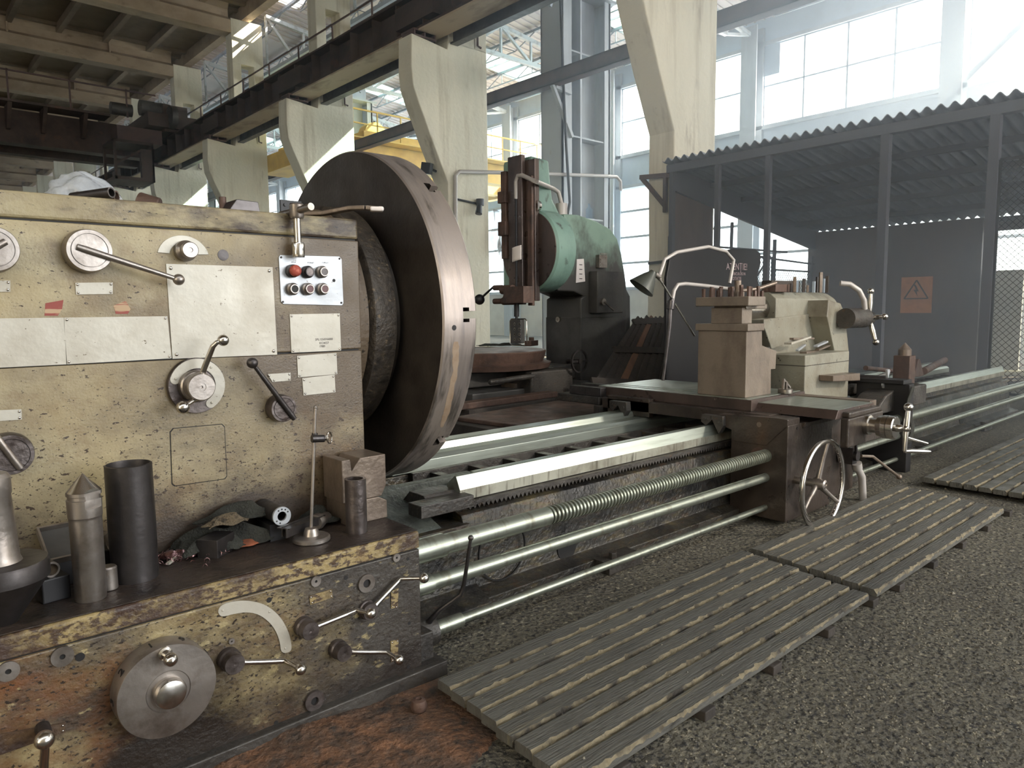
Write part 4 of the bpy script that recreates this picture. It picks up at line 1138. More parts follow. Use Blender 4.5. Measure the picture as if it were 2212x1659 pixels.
# ---------------- bed
X0, X1 = 1.36, 9.4
BED = MB().prism([(2.16, 0.0), (2.16, 0.05), (2.24, 0.07), (2.262, 0.31), (2.285, 0.368), (2.325, 0.376), (2.33, 0.425), (2.49, 0.425), (2.50, 0.06), (2.86, 0.06), (2.88, 0.42), (3.1, 0.42), (3.12, 0.0)], 'YZ', 1.76, X1).build('bed', M['bedpaint'], LATHE, smooth=0, bevel=0.004)
MB().prism([(2.12, 0.0), (2.12, 0.05), (2.22, 0.10), (2.25, 0.34), (3.05, 0.34), (3.05, 0)], 'YZ', 1.05, 1.78).build('gap_bed', M['bedpaint'], BED, smooth=0, bevel=0.004)
MB().prism([(2.28, 0.34), (2.62, 0.46), (2.62, 0.34)], 'YZ', 1.42, 1.66).box(1.3, 2.1, 2.62, 2.68, 0.15, 0.44).build('gap_ramp', M['bedgreen'], BED, smooth=0, bevel=0.004)
MB().box(1.54, 1.80, 2.25, 2.34, 0.405, 0.455).prism([(2.3, 0.42), (2.5, 0.42), (2.45, 0.465), (2.35, 0.465)], 'YZ', 1.62, 1.79).build('gap_ledge', M['cast'], BED, smooth=0, bevel=0.003)
wayprof = [(2.312, 0.421), (2.311, 0.466), (2.336, 0.520), (2.345, 0.522), (2.40, 0.480), (2.40, 0.421)]
def way_front(a, b):
    mb = MB(); mb.prism(wayprof, 'YZ', a, b)
    # streaked vertical side gets its own material
    mb.mi = [1 if i == 2 else 0 for i in range(len(mb.f))]
    return mb
o = way_front(1.775, X1)
W = o.build('front_way', [M['way'], M['wayside']], BED, smooth=0, bevel=0.0012)
for p in W.data.polygons:
    p.material_index = 1 if abs(p.normal.y) > 0.98 and p.center.y+ORG[W.name].y < 2.33 and p.center.z+ORG[W.name].z < 0.466 else 0
MB().prism([(2.40, 0.43), (2.40, 0.492), (2.478, 0.492), (2.478, 0.43)], 'YZ', 1.96, X1).build('flat_way', M['way'], BED, smooth=0, bevel=0.0015)
MB().prism([(2.86, 0.43), (2.862, 0.478), (2.885, 0.497), (2.965, 0.497), (2.97, 0.487), (2.985, 0.528), (2.992, 0.532), (3.085, 0.532), (3.09, 0.43)], 'YZ', 1.8, X1).build('rear_way', M['way'], BED, smooth=0, bevel=0.0015)
rb = MB(); x = 2.0
while x < 9.2:
    rb.box(x, x+0.05, 2.74, 2.86, 0.26, 0.42).prism([(2.86, 0.10), (2.70, 0.30), (2.74, 0.40), (2.86, 0.40)], 'YZ', x+0.01, x+0.04); x += 0.235
rb.box(1.9, X1, 2.84, 2.88, 0.06, 0.43)
rb.build('bed_ribs', M['cast'], BED, smooth=0, bevel=0.002)
# toothed rack
rk = MB(); P = [(1.795, 0.418)]; x = 1.795; pitch = 0.0245
while x < 6.6:
    P += [(x, 0.404), (x+pitch*0.5, 0.384), (x+pitch, 0.404)]; x += pitch
P += [(x, 0.418)]
rk.prism(P, 'XZ', 2.285, 2.318)
rk.build('toothed_rack', M['cast'], BED, smooth=0)
for xx in (2.45, 4.9, 6.4, 7.9):
    c = Vector((xx, 2.155, 0.05))
    MB().cyl((xx-0.12, 2.26, 0.115), (xx-0.12, 2.238, 0.115), 0.06, seg=32).build('drain_hole', M['black'], BED, smooth=30)
    MB().box(xx-0.02, xx+0.22, 2.07, 2.18, 0.0, 0.055).cyl((xx+0.05, 2.11, 0.05), (xx+0.05, 2.11, 0.085), 0.02, seg=6).build('levelling_foot', M['cast'], BED, smooth=0, bevel=0.003)
# thin round inspection cover on the bed front
MB().ring((1.93, 2.232, 0.2), (0, -1, 0), 0.125, 0.131, 0.006, 48).build('cover_ring', M['black'], BED, smooth=30)

# ---------------- lead screw and rods
YR = 2.0
def screw_thread(mb, x0, x1, z, r0, r1, pitch):
    x = x0; prof = []
    while x < x1:
        prof += [(r0, x-x0), (r0, x-x0+pitch*0.35), (r1, x-x0+pitch*0.45), (r1, x-x0+pitch*0.88)]
        x += pitch
    mb.lathe(prof, (x0, YR, z), (1, 0, 0), 28)
ls = MB().cyl((1.27, YR, 0.385), (1.455, YR, 0.385), 0.042, seg=40).cyl((1.455, YR, 0.385), (1.97, YR, 0.385), 0.036, seg=40)
screw_thread(ls, 1.97, 4.0, 0.385, 0.026, 0.036, 0.0215)
ls.cyl((4.0, YR, 0.385), (4.9, YR, 0.385), 0.033).cyl((4.9, YR, 0.385), (9.0, YR, 0.385), 0.033)
LS = ls.build('lead_screw', [M['rod'], M['matblack']], LATHE, smooth=32)
for p in LS.data.polygons:
    c = p.center+ORG[LS.name]; r = math.hypot(c.y-YR, c.z-0.385)
    p.material_index = 1 if (1.971 < c.x < 4.0 and r < 0.027 and len(p.vertices) == 4) else 0
MB().cyl((1.27, YR, 0.262), (1.40, YR, 0.262), 0.034, seg=32).cyl((1.40, YR, 0.262), (1.72, YR, 0.262), 0.027, seg=32).cyl((1.72, YR, 0.262), (9.0, YR, 0.262), 0.0245, seg=32).box(1.42, 3.7, YR-0.003, YR+0.003, 0.262, 0.288).build('feed_rod', M['rod'], LATHE, smooth=32)
MB().cyl((1.40, YR, 0.091), (1.53, YR, 0.091), 0.0255, seg=32).cyl((1.53, YR, 0.091), (9.0, YR, 0.091), 0.0165, seg=32).build('control_rod', M['rod'], LATHE, smooth=32)
# clutch boss and start lever on the control rod
MB().cyl((1.27, YR, 0.091), (1.335, YR, 0.091), 0.052, seg=40).ring((1.335, YR, 0.091), (1, 0, 0), 0.04, 0.054, 0.006, 40).cyl((1.341, YR, 0.091), (1.405, YR, 0.091), 0.050, seg=40).cyl((1.27, YR, 0.14), (1.33, YR, 0.14), 0.022).build('rod_clutch', M['cast'], LATHE, smooth=32)
t = A('Y', 1.86, 1017, 1162)
L = [(1.375, YR-0.02, 0.135), (1.40, 1.95, 0.18), A('Y', 1.915, 995, 1285), A('Y', 1.90, 1002, 1262), A('Y', 1.88, 1008, 1225), t]
MB().tube(L, [0.011, 0.0085, 0.008, 0.0075, 0.0065, 0.0055], 14).sphere(t, 0.0098, 20, 12).build('start_lever', M['darksteel'], LATHE, smooth=45)

# ---------------- far end bracket of the rods, leather strap and right bed end
MB().box(5.53, 5.62, 1.93, 2.3, 0.0, 0.64).box(5.50, 5.66, 1.96, 2.3, 0.64, 0.67).build('rod_bracket', M['matblack'], LATHE, smooth=0, bevel=0.004)
mb = MB().sheet(lambda u, v: (5.50-0.03*math.sin(6*v)+0.06*u, 1.92-0.01*math.cos(9*v), 0.63-0.42*v), 3, 14)
mb.build('hanging_strap', M['rag'], LATHE, smooth=60, solid=0.006)

# ---------------- carriage
XC = 3.67
CAR = MB().box(XC, 4.20, YG-0.007, 2.22, 0.03, 0.565).box(4.20, 4.58, YG+0.02, 2.22, 0.06, 0.54).build('carriage_apron', M['apron'], LATHE, smooth=0, bevel=0.005)
# saddle across the bed
sd = MB().prism([(YG-0.007, 0.565), (YG-0.007, 0.597), (1.95, 0.60), (2.30, 0.588), (2.34, 0.56), (2.31, 0.53), (2.2, 0.5), (2.2, 0.44), (2.0, 0.44)], 'YZ', XC-0.006, XC+0.13)
sd.box(XC+0.06, 4.52, 2.02, 3.25, 0.53, 0.60).box(XC+0.06, 3.78, 2.85, 3.2, 0.5, 0.62)
sd.prism([(YG-0.02, 0.54), (YG-0.03, 0.566), (2.1, 0.566), (2.1, 0.54)], 'YZ', XC+0.15, 4.5)
sd.build('saddle', M['apron'], CAR, smooth=0, bevel=0.004)
def wiper(y, z, s=1.0):
    return MB().prism([(y-0.07*s, z+0.055), (y+0.07*s, z+0.055), (y+0.075*s, z+0.01), (y+0.04*s, z-0.01), (y, z+0.028), (y-0.045*s, z-0.05), (y-0.075*s, z+0.0)], 'YZ', XC-0.035, XC+0.01).cyl((XC-0.04, y-0.045*s, z+0.02), (XC-0.034, y-0.045*s, z+0.02), 0.01).cyl((XC-0.04, y+0.05*s, z+0.03), (XC-0.034, y+0.05*s, z+0.03), 0.01)
wiper(2.325, 0.525).build('way_wiper', M['cast'], CAR, smooth=0, bevel=0.003)
wiper(3.03, 0.545).build('way_wiper', M['cast'], CAR, smooth=0, bevel=0.003)
# cross slide base, its long dovetail and the big table
XT = 3.80
t0 = A('X', XT, 1292, 822); b0 = A('X', XT, 1292, 852)
MB().box(XT, 4.45, 2.17, t0.y, 0.635, 0.665).prism([(2.17, 0.6), (t0.y, 0.6), (t0.y, 0.64), (2.17, 0.64)], 'YZ', XT+0.0, 4.4).build('cross_slide', M['brownmachine'], CAR, smooth=0, bevel=0.003)
MB().box(XT+0.004, 4.446, 2.2, t0.y-0.003, 0.6652, 0.668).box(XT+0.09, XT+0.10, 2.6, t0.y-0.01, 0.668, 0.671).box(XT+0.16, XT+0.17, 2.6, t0.y-0.01, 0.668, 0.671).build('slide_top', M['way'], CAR, smooth=0)
MB().prism([(3.84, 0.598), (4.36, 0.598), (4.33, 0.645), (3.87, 0.645)], 'XZ', 1.70, 2.2).build('dovetail_way', M['brownmachine'], CAR, smooth=0, bevel=0.002)
MB().box(3.875, 4.325, 1.705, 2.19, 0.6452, 0.647).build('dovetail_top', M['way'], CAR, smooth=0)
MB().box(4.33, 4.42, 1.72, 2.19, 0.59, 0.652).build('taper_gib', M['wornsteel'], CAR, smooth=0, bevel=0.002)
MB().box(3.90, 4.36, 1.655, 1.70, 0.44, 0.60).box(3.92, 4.34, 1.66, 1.72, 0.6, 0.63).build('slide_nose', M['apron'], CAR, smooth=0, bevel=0.008)
# graduated dial and crank of the cross feed
q = A('X', 4.12, 1845, 905)
cx_, cz_ = 4.12, 0.545
MB().lathe([(0.055, 0), (0.055, 0.03), (0.042, 0.032), (0.042, 0.07), (0.058, 0.075), (0.062, 0.10), (0.064, 0.102), (0.064, 0.125), (0.060, 0.127), (0.064, 0.13), (0.064, 0.16), (0.058, 0.165), (0.022, 0.167), (0.020, 0.19), (0.014, 0.20), (0.014, 0.235), (0, 0.235)], (cx_, 1.66, cz_), (0, -1, 0), 48).build('graduated_dial', M['steel'], CAR, smooth=28)
yy = 1.445
a0 = Vector((cx_, yy, cz_)); up = A('Y', yy, 1914, 872); dn = A('Y', yy, 1918, 945)
up = Vector((cx_+0.02, yy, cz_+0.115)); dn = Vector((cx_-0.01, yy, cz_-0.12))
mb = MB().tube([up, a0, dn], [0.012, 0.017, 0.011], 14).sphere(up, 0.024, 20, 12).sphere(a0, 0.022, 16, 10)
mb.tube([dn, dn+Vector((0.03, -0.02, 0)), dn+Vector((0.09, -0.07, -0.004)), dn+Vector((0.11, -0.09, -0.005))], [0.009, 0.013, 0.013, 0.008], 14)
mb.tube([a0+Vector((0.02, -0.0, -0.05)), a0+Vector((0.14, -0.06, -0.09))], [0.009, 0.008], 12)
mb.build('cross_feed_crank', M['steel'], CAR, smooth=45)
# brass plates, disc, screws on the apron's left face
xl = XC-0.003
mb = MB(); 
for p in [((1609, 923), (1632, 936)), ((1652, 930), (1678, 943))]:
    a_, b_ = A('X', xl, *p[0]), A('X', xl, *p[1]); mb.box(xl, XC, min(a_.y, b_.y), max(a_.y, b_.y), min(a_.z, b_.z), max(a_.z, b_.z))
mb.build('small_plaque', M['wornsteel'], CAR, smooth=0)
q = A('X', xl, 1640, 917); MB().cyl((XC, q.y, q.z), (xl-0.004, q.y, q.z), 0.014, seg=24).build('oil_plug', M['wornsteel'], CAR, smooth=30)
q = A('X', xl, 1638, 985); MB().cyl((XC, q.y, q.z), (xl-0.002, q.y, q.z), 0.047, seg=40).cyl((XC, q.y, q.z), (xl-0.006, q.y, q.z), 0.010, seg=20).build('oval_cover', M['rustiron'], CAR, smooth=30)
# front face details
yf = YG-0.008
for p in ((1705, 1050), (1702, 1127), (1722, 925), (1785, 1092), (1790, 1075)):
    q = A('Y', yf, *p); MB().cyl((q.x, yf+0.002, q.z), (q.x, yf-0.003, q.z), 0.008, seg=16).build('apron_screw', M['darksteel'], CAR, smooth=30)
# big handwheel
hc = A('Y', 1.72, 1778, 1046)
hub = Vector((hc.x, 1.72, hc.z))
RW = 0.205
top = A('Y', 1.72, 1786, 947); bot = A('Y', 1.72, 1770, 1146)
RW = (top.z-bot.z)/2-0.012
hub.z = (top.z+bot.z)/2
MB().torus(hub, (0, 1, 0), RW, 0.0145, 96, 16).build('handwheel_rim', M['steel'], CAR, smooth=60)
sp = MB()
for a in (80, 205, 325):
    a = math.radians(a); d = Vector((math.cos(a), 0, math.sin(a)))
    sp.tube([hub+Vector((0, 0.03, 0))+d*0.02, hub+Vector((0, 0.015, 0))+d*RW*0.6, hub+d*(RW-0.006)], [0.016, 0.012, 0.0105], 12)
sp.lathe([(0.030, 0), (0.032, 0.03), (0.026, 0.06), (0.014, 0.065), (0.012, 0.06), (0, 0.06)], hub+Vector((0, 0.05, 0)), (0, -1, 0), 32)
sp.cyl(hub+Vector((0, 0.05, 0)), hub+Vector((0, 0.17, 0)), 0.022)
sp.build('handwheel_spokes', M['dullsteel'], CAR, smooth=45)
kn = MB()
for k in range(44):
    a = 2*PI*k/44; d = Vector((math.cos(a), 0, math.sin(a)))
    kn.sphere(hub+d*(RW-0.013), 0.0045, 8, 5)
kn.build('finger_grips', M['dullsteel'], CAR, smooth=60)
# control levers at the right of the apron
q = A('Y', 1.80, 1852, 1045)
s_ = A('Y', 1.80, 1850, 985)
MB().box(s_.x-0.03, s_.x+0.03, 1.81, 1.90, s_.z-0.05, s_.z+0.05).cyl((s_.x, 1.9, s_.z), (s_.x, 1.79, s_.z), 0.03).tube([s_+Vector((0, -0.0, 0)), A('Y', 1.79, 1848, 945), A('Y', 1.78, 1856, 938), A('Y', 1.76, 1878, 938)], 0.009, 12).sphere(A('Y', 1.76, 1878, 938), 0.013).build('feed_lever', M['darksteel'], CAR, smooth=45)
MB().tube([A('Y', 1.80, 1860, 985), A('Y', 1.79, 1885, 986), A('Y', 1.77, 1942, 1030)], 0.009, 12).sphere(A('Y', 1.77, 1942, 1030), 0.018).build('feed_lever', M['wornsteel'], CAR, smooth=45)
MB().tube([A('Y', 1.84, 1852, 1010), A('Y', 1.83, 1862, 1030), A('Y', 1.83, 1864, 1080)], 0.022, 14).cyl(A('Y', 1.84, 1852, 1012), A('Y', 1.84, 1850, 1000), 0.03).build('oil_pipe', M['greypipe'], CAR, smooth=45)

# ---------------- tool post on the cross slide
xa = 3.85
TP = MB().prism([(2.245, 0.668), (2.57, 0.668), (2.57, 1.06), (2.245, 1.06)], 'YZ', xa, 4.05)
def yb(x, y): return A('Y', 2.245, x, y)
pts = [(xa, 0.668), (xa, 1.062), (yb(1645, 704).x, 1.062), (yb(1645, 746).x, yb(1645, 746).z), (yb(1676, 758).x, yb(1676, 758).z), (yb(1674, 797).x, yb(1674, 797).z), (yb(1664, 798).x, yb(1664, 798).z), (yb(1664, 842).x, 0.668)]
TP = MB().prism(pts, 'XZ', 2.24, 2.57)
TPO = TP.build('tool_post', M['postbrown'], CAR, smooth=0, bevel=0.004)
a_, b_ = A('X', xa-0.01, 1504, 693), A('X', xa-0.01, 1600, 704)
xr = A('Y', 2.225, 1652, 695).x
MB().box(xa-0.012, xr, 2.225, 2.585, 1.062, 1.105).build('post_flange', M['postbrown'], CAR, smooth=0, bevel=0.004)
c_, d_ = A('X', xa+0.05, 1531, 662), A('Y', 2.29, 1625, 662)
MB().box(xa+0.03, d_.x, 2.29, 2.50, 1.105, 1.20).build('post_neck', M['postbrown'], CAR, smooth=0, bevel=0.003)
MB().box(xa-0.012, xr+0.006, 2.225, 2.585, 1.21, 1.265).box(xa+0.06, xa+0.3, 2.28, 2.5, 1.19, 1.22).build('post_cap', M['postbrown'], CAR, smooth=0, bevel=0.005)
for y in (2.25, 2.30, 2.36, 2.44, 2.50, 2.555):
    for x in (xa+0.03, xr-0.04):
        h = 0.04+0.02*rnd.random(); w = 0.0095
        MB().cyl((x, y, 1.263), (x, y, 1.263+h), 0.012, seg=6).cyl((x, y, 1.263+h), (x, y, 1.263+h+0.012), 0.0135, seg=6).build('clamping_bolt', M['rustiron'], CAR, smooth=0)
for x in (xa+0.1, xa+0.18):
    for y, h in ((2.25, 0.037), (2.55, 0.047)): MB().cyl((x, y, 1.263), (x, y, 1.263+h), 0.012, seg=6).build('clamping_bolt', M['rustiron'], CAR, smooth=0)
m_ = Vector((xa+0.16, 2.40, 1.265))
MB().cyl(m_, m_+Vector((0, 0, 0.03)), 0.045, seg=6).cyl(m_+Vector((0, 0, 0.03)), m_+Vector((0, 0, 0.10)), 0.02).tube([m_+Vector((0.0, 0.0, 0.035)), m_+Vector((0.12, -0.07, 0.05)), A('Y', 2.3, 1676, 611)], 0.011, 12).build('clamp_handle', M['wornsteel'], CAR, smooth=40)

# ---------------- tailstock
def Yp(Y, x, y): return A('Y', Y, x, y)
YT = 2.30
# base block
x0t = Yp(YT, 1737, 862).x; x1t = Yp(YT, 1835, 758).x
zt = Yp(YT, 1740, 768).z
TS = MB().box(x0t, x1t, YT, 3.05, 0.53, zt).build('tailstock', M['tailpaint'], LATHE, smooth=0, bevel=0.006)
zc_ = Yp(YT, 1740, 790).z
MB().box(x0t-0.003, x1t+0.003, YT-0.003, 2.9, zc_-0.004, zc_).build('tailstock_seam', M['cast'], TS, smooth=0)
# leaning body above
YU = 2.50; YB = 2.575
bp = [Yp(YU, *p) for p in ((1668, 705), (1690, 760), (1835, 758), (1826, 690), (1795, 680), (1790, 672), (1668, 690))]
body = MB()
P_ = [(bp[0].x, bp[0].z), (bp[1].x, zt-0.02), (bp[2].x, zt-0.02), (bp[3].x, bp[3].z), (bp[4].x, bp[4].z+0.02), (bp[6].x, bp[6].z)]
body.prism(P_, 'XZ', YU+0.06, 2.9)
YQ = 2.42
qa = [Yp(YQ, *p) for p in ((1787, 684), (1803, 759), (1834, 759), (1826, 678), (1816, 655), (1790, 648))]
body.prism([(v.x, v.z) for v in qa], 'XZ', YQ, 2.95)
body.build('tailstock_body', M['tailpaint'], TS, smooth=0, bevel=0.006)
# barrel with its faceted front and rounded rear end
xb0, xb1 = Yp(YB, 1676, 660).x, Yp(YB, 1787, 660).x
zq0, zq1 = Yp(YB, 1677, 687).z, Yp(YB, 1676, 645).z
ztop = Yp(2.63, 1668, 631).z
pr = [(YB, zq0), (YB, zq1), (2.63, ztop), (2.78, ztop), (2.84, zq1), (2.84, zq0)]
MB().prism(pr, 'YZ', xb0, xb1).build('tailstock_barrel', M['tailpaint'], TS, smooth=0, bevel=0.005)
rr_ = (ztop-zq0)/2+0.035; cc = ztop-rr_+0.008
MB().lathe([(0.0, -0.02), (rr_-0.01, -0.02), (rr_, -0.005), (rr_, 0.08), (rr_*0.95, 0.17), (rr_*0.8, 0.25), (rr_*0.55, 0.31), (0.0, 0.33)], (xb1, 2.705, cc), (1, 0, 0), 64).build('tailstock_rear', M['tailpaint'], TS, smooth=50)
MB().cyl((xb0+0.01, 2.705, cc), (xb0-0.26, 2.705, cc), 0.085, seg=40).build('quill', M['steel'], TS, smooth=30)
# four spoke handwheel
wx = A('Y', 2.35, 1878, 688)
wc = Vector((wx.x, 2.35, wx.z)); 
hub_ = Vector((wc.x, 2.6, wc.z))
hub_ = A('X', wc.x, 1877, 686)
MB().cyl(hub_-Vector((0.42, 0, 0)), hub_-Vector((0.10, 0, 0)), 0.075, seg=32).build('wheel_shaft', M['cast'], TS, smooth=30)
sp = MB().ring(hub_, (1, 0, 0), 0.02, 0.048, 0.03).cyl(hub_-Vector((0.12, 0, 0)), hub_, 0.05)
for px, py in ((1881, 629), (1911, 684), (1892, 739), (1823, 687)):
    e = A('X', hub_.x+0.0, px, py); d = (e-hub_).normalized()
    sp.tube([hub_+d*0.045, hub_+(e-hub_)*0.55, e-d*0.02], [0.017, 0.021, 0.015], 14).sphere(e, 0.026, 18, 12)
sp.build('spoke_wheel', M['steel'], TS, smooth=45)
a_ = A('X', hub_.x-0.35, 1815, 612)
MB().tube([A('X', hub_.x-0.35, 1815, 612), A('X', hub_.x-0.3, 1836, 614), A('X', hub_.x-0.25, 1856, 628), A('X', hub_.x-0.2, 1866, 648), A('X', hub_.x-0.18, 1868, 668)], 0.02, 14).build('curved_pipe', M['greypipe'], TS, smooth=45)
# clamp foot behind it
yk = 2.20
K = [Yp(yk, *p) for p in ((1800, 824), (1800, 812), (1858, 806), (1858, 822))]
MB().prism([(v.x, v.z) for v in K], 'XZ', yk, 2.8).build('clamp_bar', M['wornsteel'], TS, smooth=0, bevel=0.003)
MB().box(x1t-0.1, x1t+0.75, 2.35, 2.9, 0.53, 0.62).box(x1t+0.3, x1t+0.7, 2.0, 2.6, 0.45, 0.60).build('steady_foot', M['cast'], TS, smooth=0, bevel=0.01)
MB().box(x0t-0.2, x0t, 2.55, 3.0, 0.53, zt+0.05).build('tailstock_toe', M['cast'], TS, smooth=0, bevel=0.006)
# ================================================================== THINGS ON THE GEARBOX LEDGE
ZL = 0.5022
Lz = lambda x, y: A('Z', ZL, x, y)
def up_to(base, px, py):
    """height of photo point (px, py) over the spot base, at base's distance"""
    return A('Y', base.y, px, py).z
# pointed steel centre
b = Lz(197, 1292)
h = up_to(b, 178, 1022)-ZL
t = thing('lathe_centre', 'tall pointed bright steel centre standing on the ledge left of the big tube', 'steel centre', b)
MB().lathe([(0.034, 0), (0.035, 0.003), (0.036, h*0.64), (0.0365, h*0.66), (0.0375, h*0.665), (0.0385, h*0.80), (0.0355, h*0.805), (0.0355, h*0.83), (0.0385, h*0.835), (0.0385, h*0.86), (0.0, h*0.861)], b, (0, 0, 1), 48).build('shank', M['dullsteel'], t, smooth=30)
tip = MB().lathe([(0.0, h*0.8605), (0.0385, h*0.861), (0.001, h)], b, (0, 0, 1), 48)
tip = tip.build('cone_tip', M['steel'], t, smooth=30)
m = Matrix.Translation(b) @ Matrix.Rotation(math.radians(25), 4, 'Z')
sh_ = [o for o in t.children if o.name.startswith('shank')][0]
carve(sh_, [MB().box(-0.06, 0.06, -0.07, -0.0315, h*0.735, h*0.95, m)])
carve(tip, [MB().box(-0.06, 0.06, -0.07, -0.0315, h*0.735, h*0.95, m)])
for o in (sh_, tip):
    for p in o.data.polygons: p.use_smooth = True
    o.data.set_sharp_from_angle(angle=math.radians(30))
# big tube
b = Lz(293, 1247); h = up_to(b, 283, 1000)-ZL
rt_ = 0.0565
tag(MB().lathe([(rt_-0.004, h), (rt_, h-0.002), (rt_+0.0008, h*0.5), (rt_, 0), (rt_-0.0045, 0), (rt_-0.0045, h-0.002)], b, (0, 0, 1), 64, close=True).build('steel_tube', M['darksteel'], smooth=30, origin=b),
    'wide dark steel tube standing upright on the ledge beside the pointed centre', 'tube')
# inverted cone with a shaft
b = Lz(8, 1345)
zt = up_to(b, 8, 1212)-ZL; zs = up_to(b, 0, 1040)-ZL
t = thing('cone_centre', 'big steel cone standing point down with a thick shaft at the ledge end', 'steel cone', b)
MB().lathe([(0.028, 0), (0.034, 0.01), (0.094, zt-0.045), (0.098, zt-0.04), (0.098, zt-0.008), (0.094, zt), (0.03, zt)], b, (0, 0, 1), 64).build('cone_body', M['darksteel'], t, smooth=30)
MB().lathe([(0.046, zt), (0.042, zt+0.01), (0.034, zs-0.03), (0.036, zs-0.025), (0.036, zs+0.01), (0.03, zs+0.02), (0, zs+0.02)], b, (0, 0, 1), 48).build('cone_shaft', M['dullsteel'], t, smooth=30)
# little ring on a dark block
b = Lz(120, 1300)
hb_ = up_to(b, 120, 1248)-ZL
bb = MB().cbox((b.x, b.y+0.03, ZL+hb_/2), (0.062, 0.06, hb_), 0.15).build('steel_block', M['matblack'], smooth=0, bevel=0.003)
tag(bb, 'small black block under the little pipe ring', 'block')
q = A('Y', b.y+0.02, 110, 1233)
tag(MB().ring(Vector((q.x, b.y+0.01, ZL+hb_+0.019)), (0.15, -1, 0), 0.0145, 0.019, -0.05, 32).build('pipe_ring', M['dullsteel'], smooth=30), 'short pipe ring lying on the small black block', 'ring')
# short bright slug
b = Lz(236, 1272); h = up_to(b, 236, 1222)-ZL
tag(MB().lathe([(0.019, 0), (0.021, 0.002), (0.021, h-0.004), (0.018, h), (0, h)], b, (0, 0, 1), 32).build('steel_slug', M['dullsteel'], smooth=30), 'short bright steel slug standing behind the pointed centre', 'slug')
# open tray and bent sheet
b = Lz(140, 1225)
t = thing('metal_tray', 'shallow dark metal tray leaning at the back of the ledge', 'tray', (b.x, 2.14, ZL))
m = Matrix.Translation((b.x-0.015, 2.16, ZL+0.105)) @ Euler((math.radians(35), 0, math.radians(4))).to_matrix().to_4x4()
MB().box(-0.05, 0.07, -0.055, 0.055, -0.008, -0.004, m).build('tray_floor', M['darkmachine'], t, smooth=0)
MB().box(-0.05, 0.07, -0.058, -0.053, -0.008, 0.012, m).box(-0.05, 0.07, 0.053, 0.058, -0.008, 0.012, m).box(-0.053, -0.048, -0.058, 0.058, -0.008, 0.012, m).box(0.068, 0.073, -0.058, 0.058, -0.008, 0.012, m).build('tray_rim', M['dullsteel'], t, smooth=0)
tag(MB().cbox((b.x+0.01, 2.17, ZL+0.035), (0.15, 0.09, 0.07), 0.05).build('dark_box', M['matblack'], smooth=0, bevel=0.004), 'low black box supporting the leaning metal tray', 'box')
q = Lz(238, 1215)
m = Matrix.Translation((q.x+0.005, 2.15, ZL+0.06)) @ Euler((0.9, 0.3, 0.5)).to_matrix().to_4x4()
tag(MB().box(-0.035, 0.04, -0.04, 0.04, -0.0012, 0.0012, m).box(-0.035, -0.032, -0.04, 0.04, -0.0012, 0.03, m).build('bent_sheet', M['dullsteel'], smooth=0), 'bent piece of bright sheet metal behind the wide tube', 'sheet metal')
# block
b = Lz(475, 1200)
mm_ = Matrix.Translation((b.x, b.y+0.025, ZL+0.027)) @ Matrix.Rotation(math.radians(38), 4, 'Z')
tag(MB().box(-0.045, 0.045, -0.032, 0.032, -0.027, 0.027, mm_).build('steel_block', M['darksteel'], smooth=0, bevel=0.0015), 'small dark rectangular steel block in front of the oily rags', 'block')
# leather scrap
q = Lz(532, 1180)
def crum(cx_, cy_, w, d, hgt, seed, z0=ZL, n=14, base=0.004, sharp=1.0):
    r_ = random.Random(seed)
    ph = [(r_.uniform(3, 9), r_.uniform(3, 9), r_.uniform(0, 6.28), r_.uniform(0.4, 1)) for _ in range(7)]
    def fn(u, v):
        s_ = sum(a*math.sin(p*u*sharp+q_*v*sharp+f) for p, q_, f, a in ph)/4.0
        e = min(u, v, 1-u, 1-v)*2
        x = cx_+(u-0.5)*w*(1+0.18*math.sin(9*v+seed)); y = cy_+(v-0.5)*d*(1+0.18*math.sin(8*u+seed))
        z = z0+base+max(0.0, (0.55+0.45*s_))*hgt*min(1, 0.25+e*1.4)
        return (x, y, z)
    return fn
o = MB().sheet(crum(q.x, q.y+0.01, 0.075, 0.06, 0.018, 3, sharp=0.5), 12, 12).build('leather_scrap', M['leather'], smooth=60, solid=0.0025)
tag(o, 'curled scrap of orange brown leather beside the dark steel block', 'scrap')
# rags
q = Lz(480, 1175)
t = thing('oily_rag', 'dark crumpled oily cloth heaped against the headstock on the ledge', 'rag', (q.x, 2.17, ZL))
for i, (dx, dy, w, d, hh, z_, m_) in enumerate(((0.0, 0.01, 0.24, 0.12, 0.085, 0.0, 'rag'), (0.05, 0.03, 0.22, 0.09, 0.06, 0.065, 'rag'), (-0.02, -0.04, 0.11, 0.07, 0.06, 0.0, 'rag'))):
    MB().sheet(crum(q.x+dx, 2.155+dy, w, d, hh, 20+i, ZL+z_, sharp=1.6), 44, 30).build('cloth_fold', M[m_], t, smooth=70, solid=0.003)
o = MB().sheet(crum(q.x-0.01, 2.12, 0.12, 0.06, 0.035, 41, ZL+0.075, sharp=1.4), 30, 20).build('woven_rag', M['ragbrown'], smooth=70, solid=0.003)
tag(o, 'brownish woven rag on top of the dark oily cloth', 'rag')
q = Lz(410, 1195)
o = MB().sheet(crum(q.x, q.y+0.0, 0.09, 0.09, 0.05, 55, ZL, sharp=0.8), 24, 24).build('grey_cloth', M['rag'], smooth=70, solid=0.002)
tag(o, 'greenish grey pointed cloth corner in front of the rag heap', 'cloth')
# rod lying behind
p_, q_ = Lz(505, 1176), Lz(600, 1155)
tag(MB().cyl(p_+Vector((0, 0.03, 0.008)), q_+Vector((0, 0.03, 0.008)), 0.006, seg=12).build('steel_rod', M['dullsteel'], smooth=30), 'thin steel rod lying between block and flanged bush', 'rod')
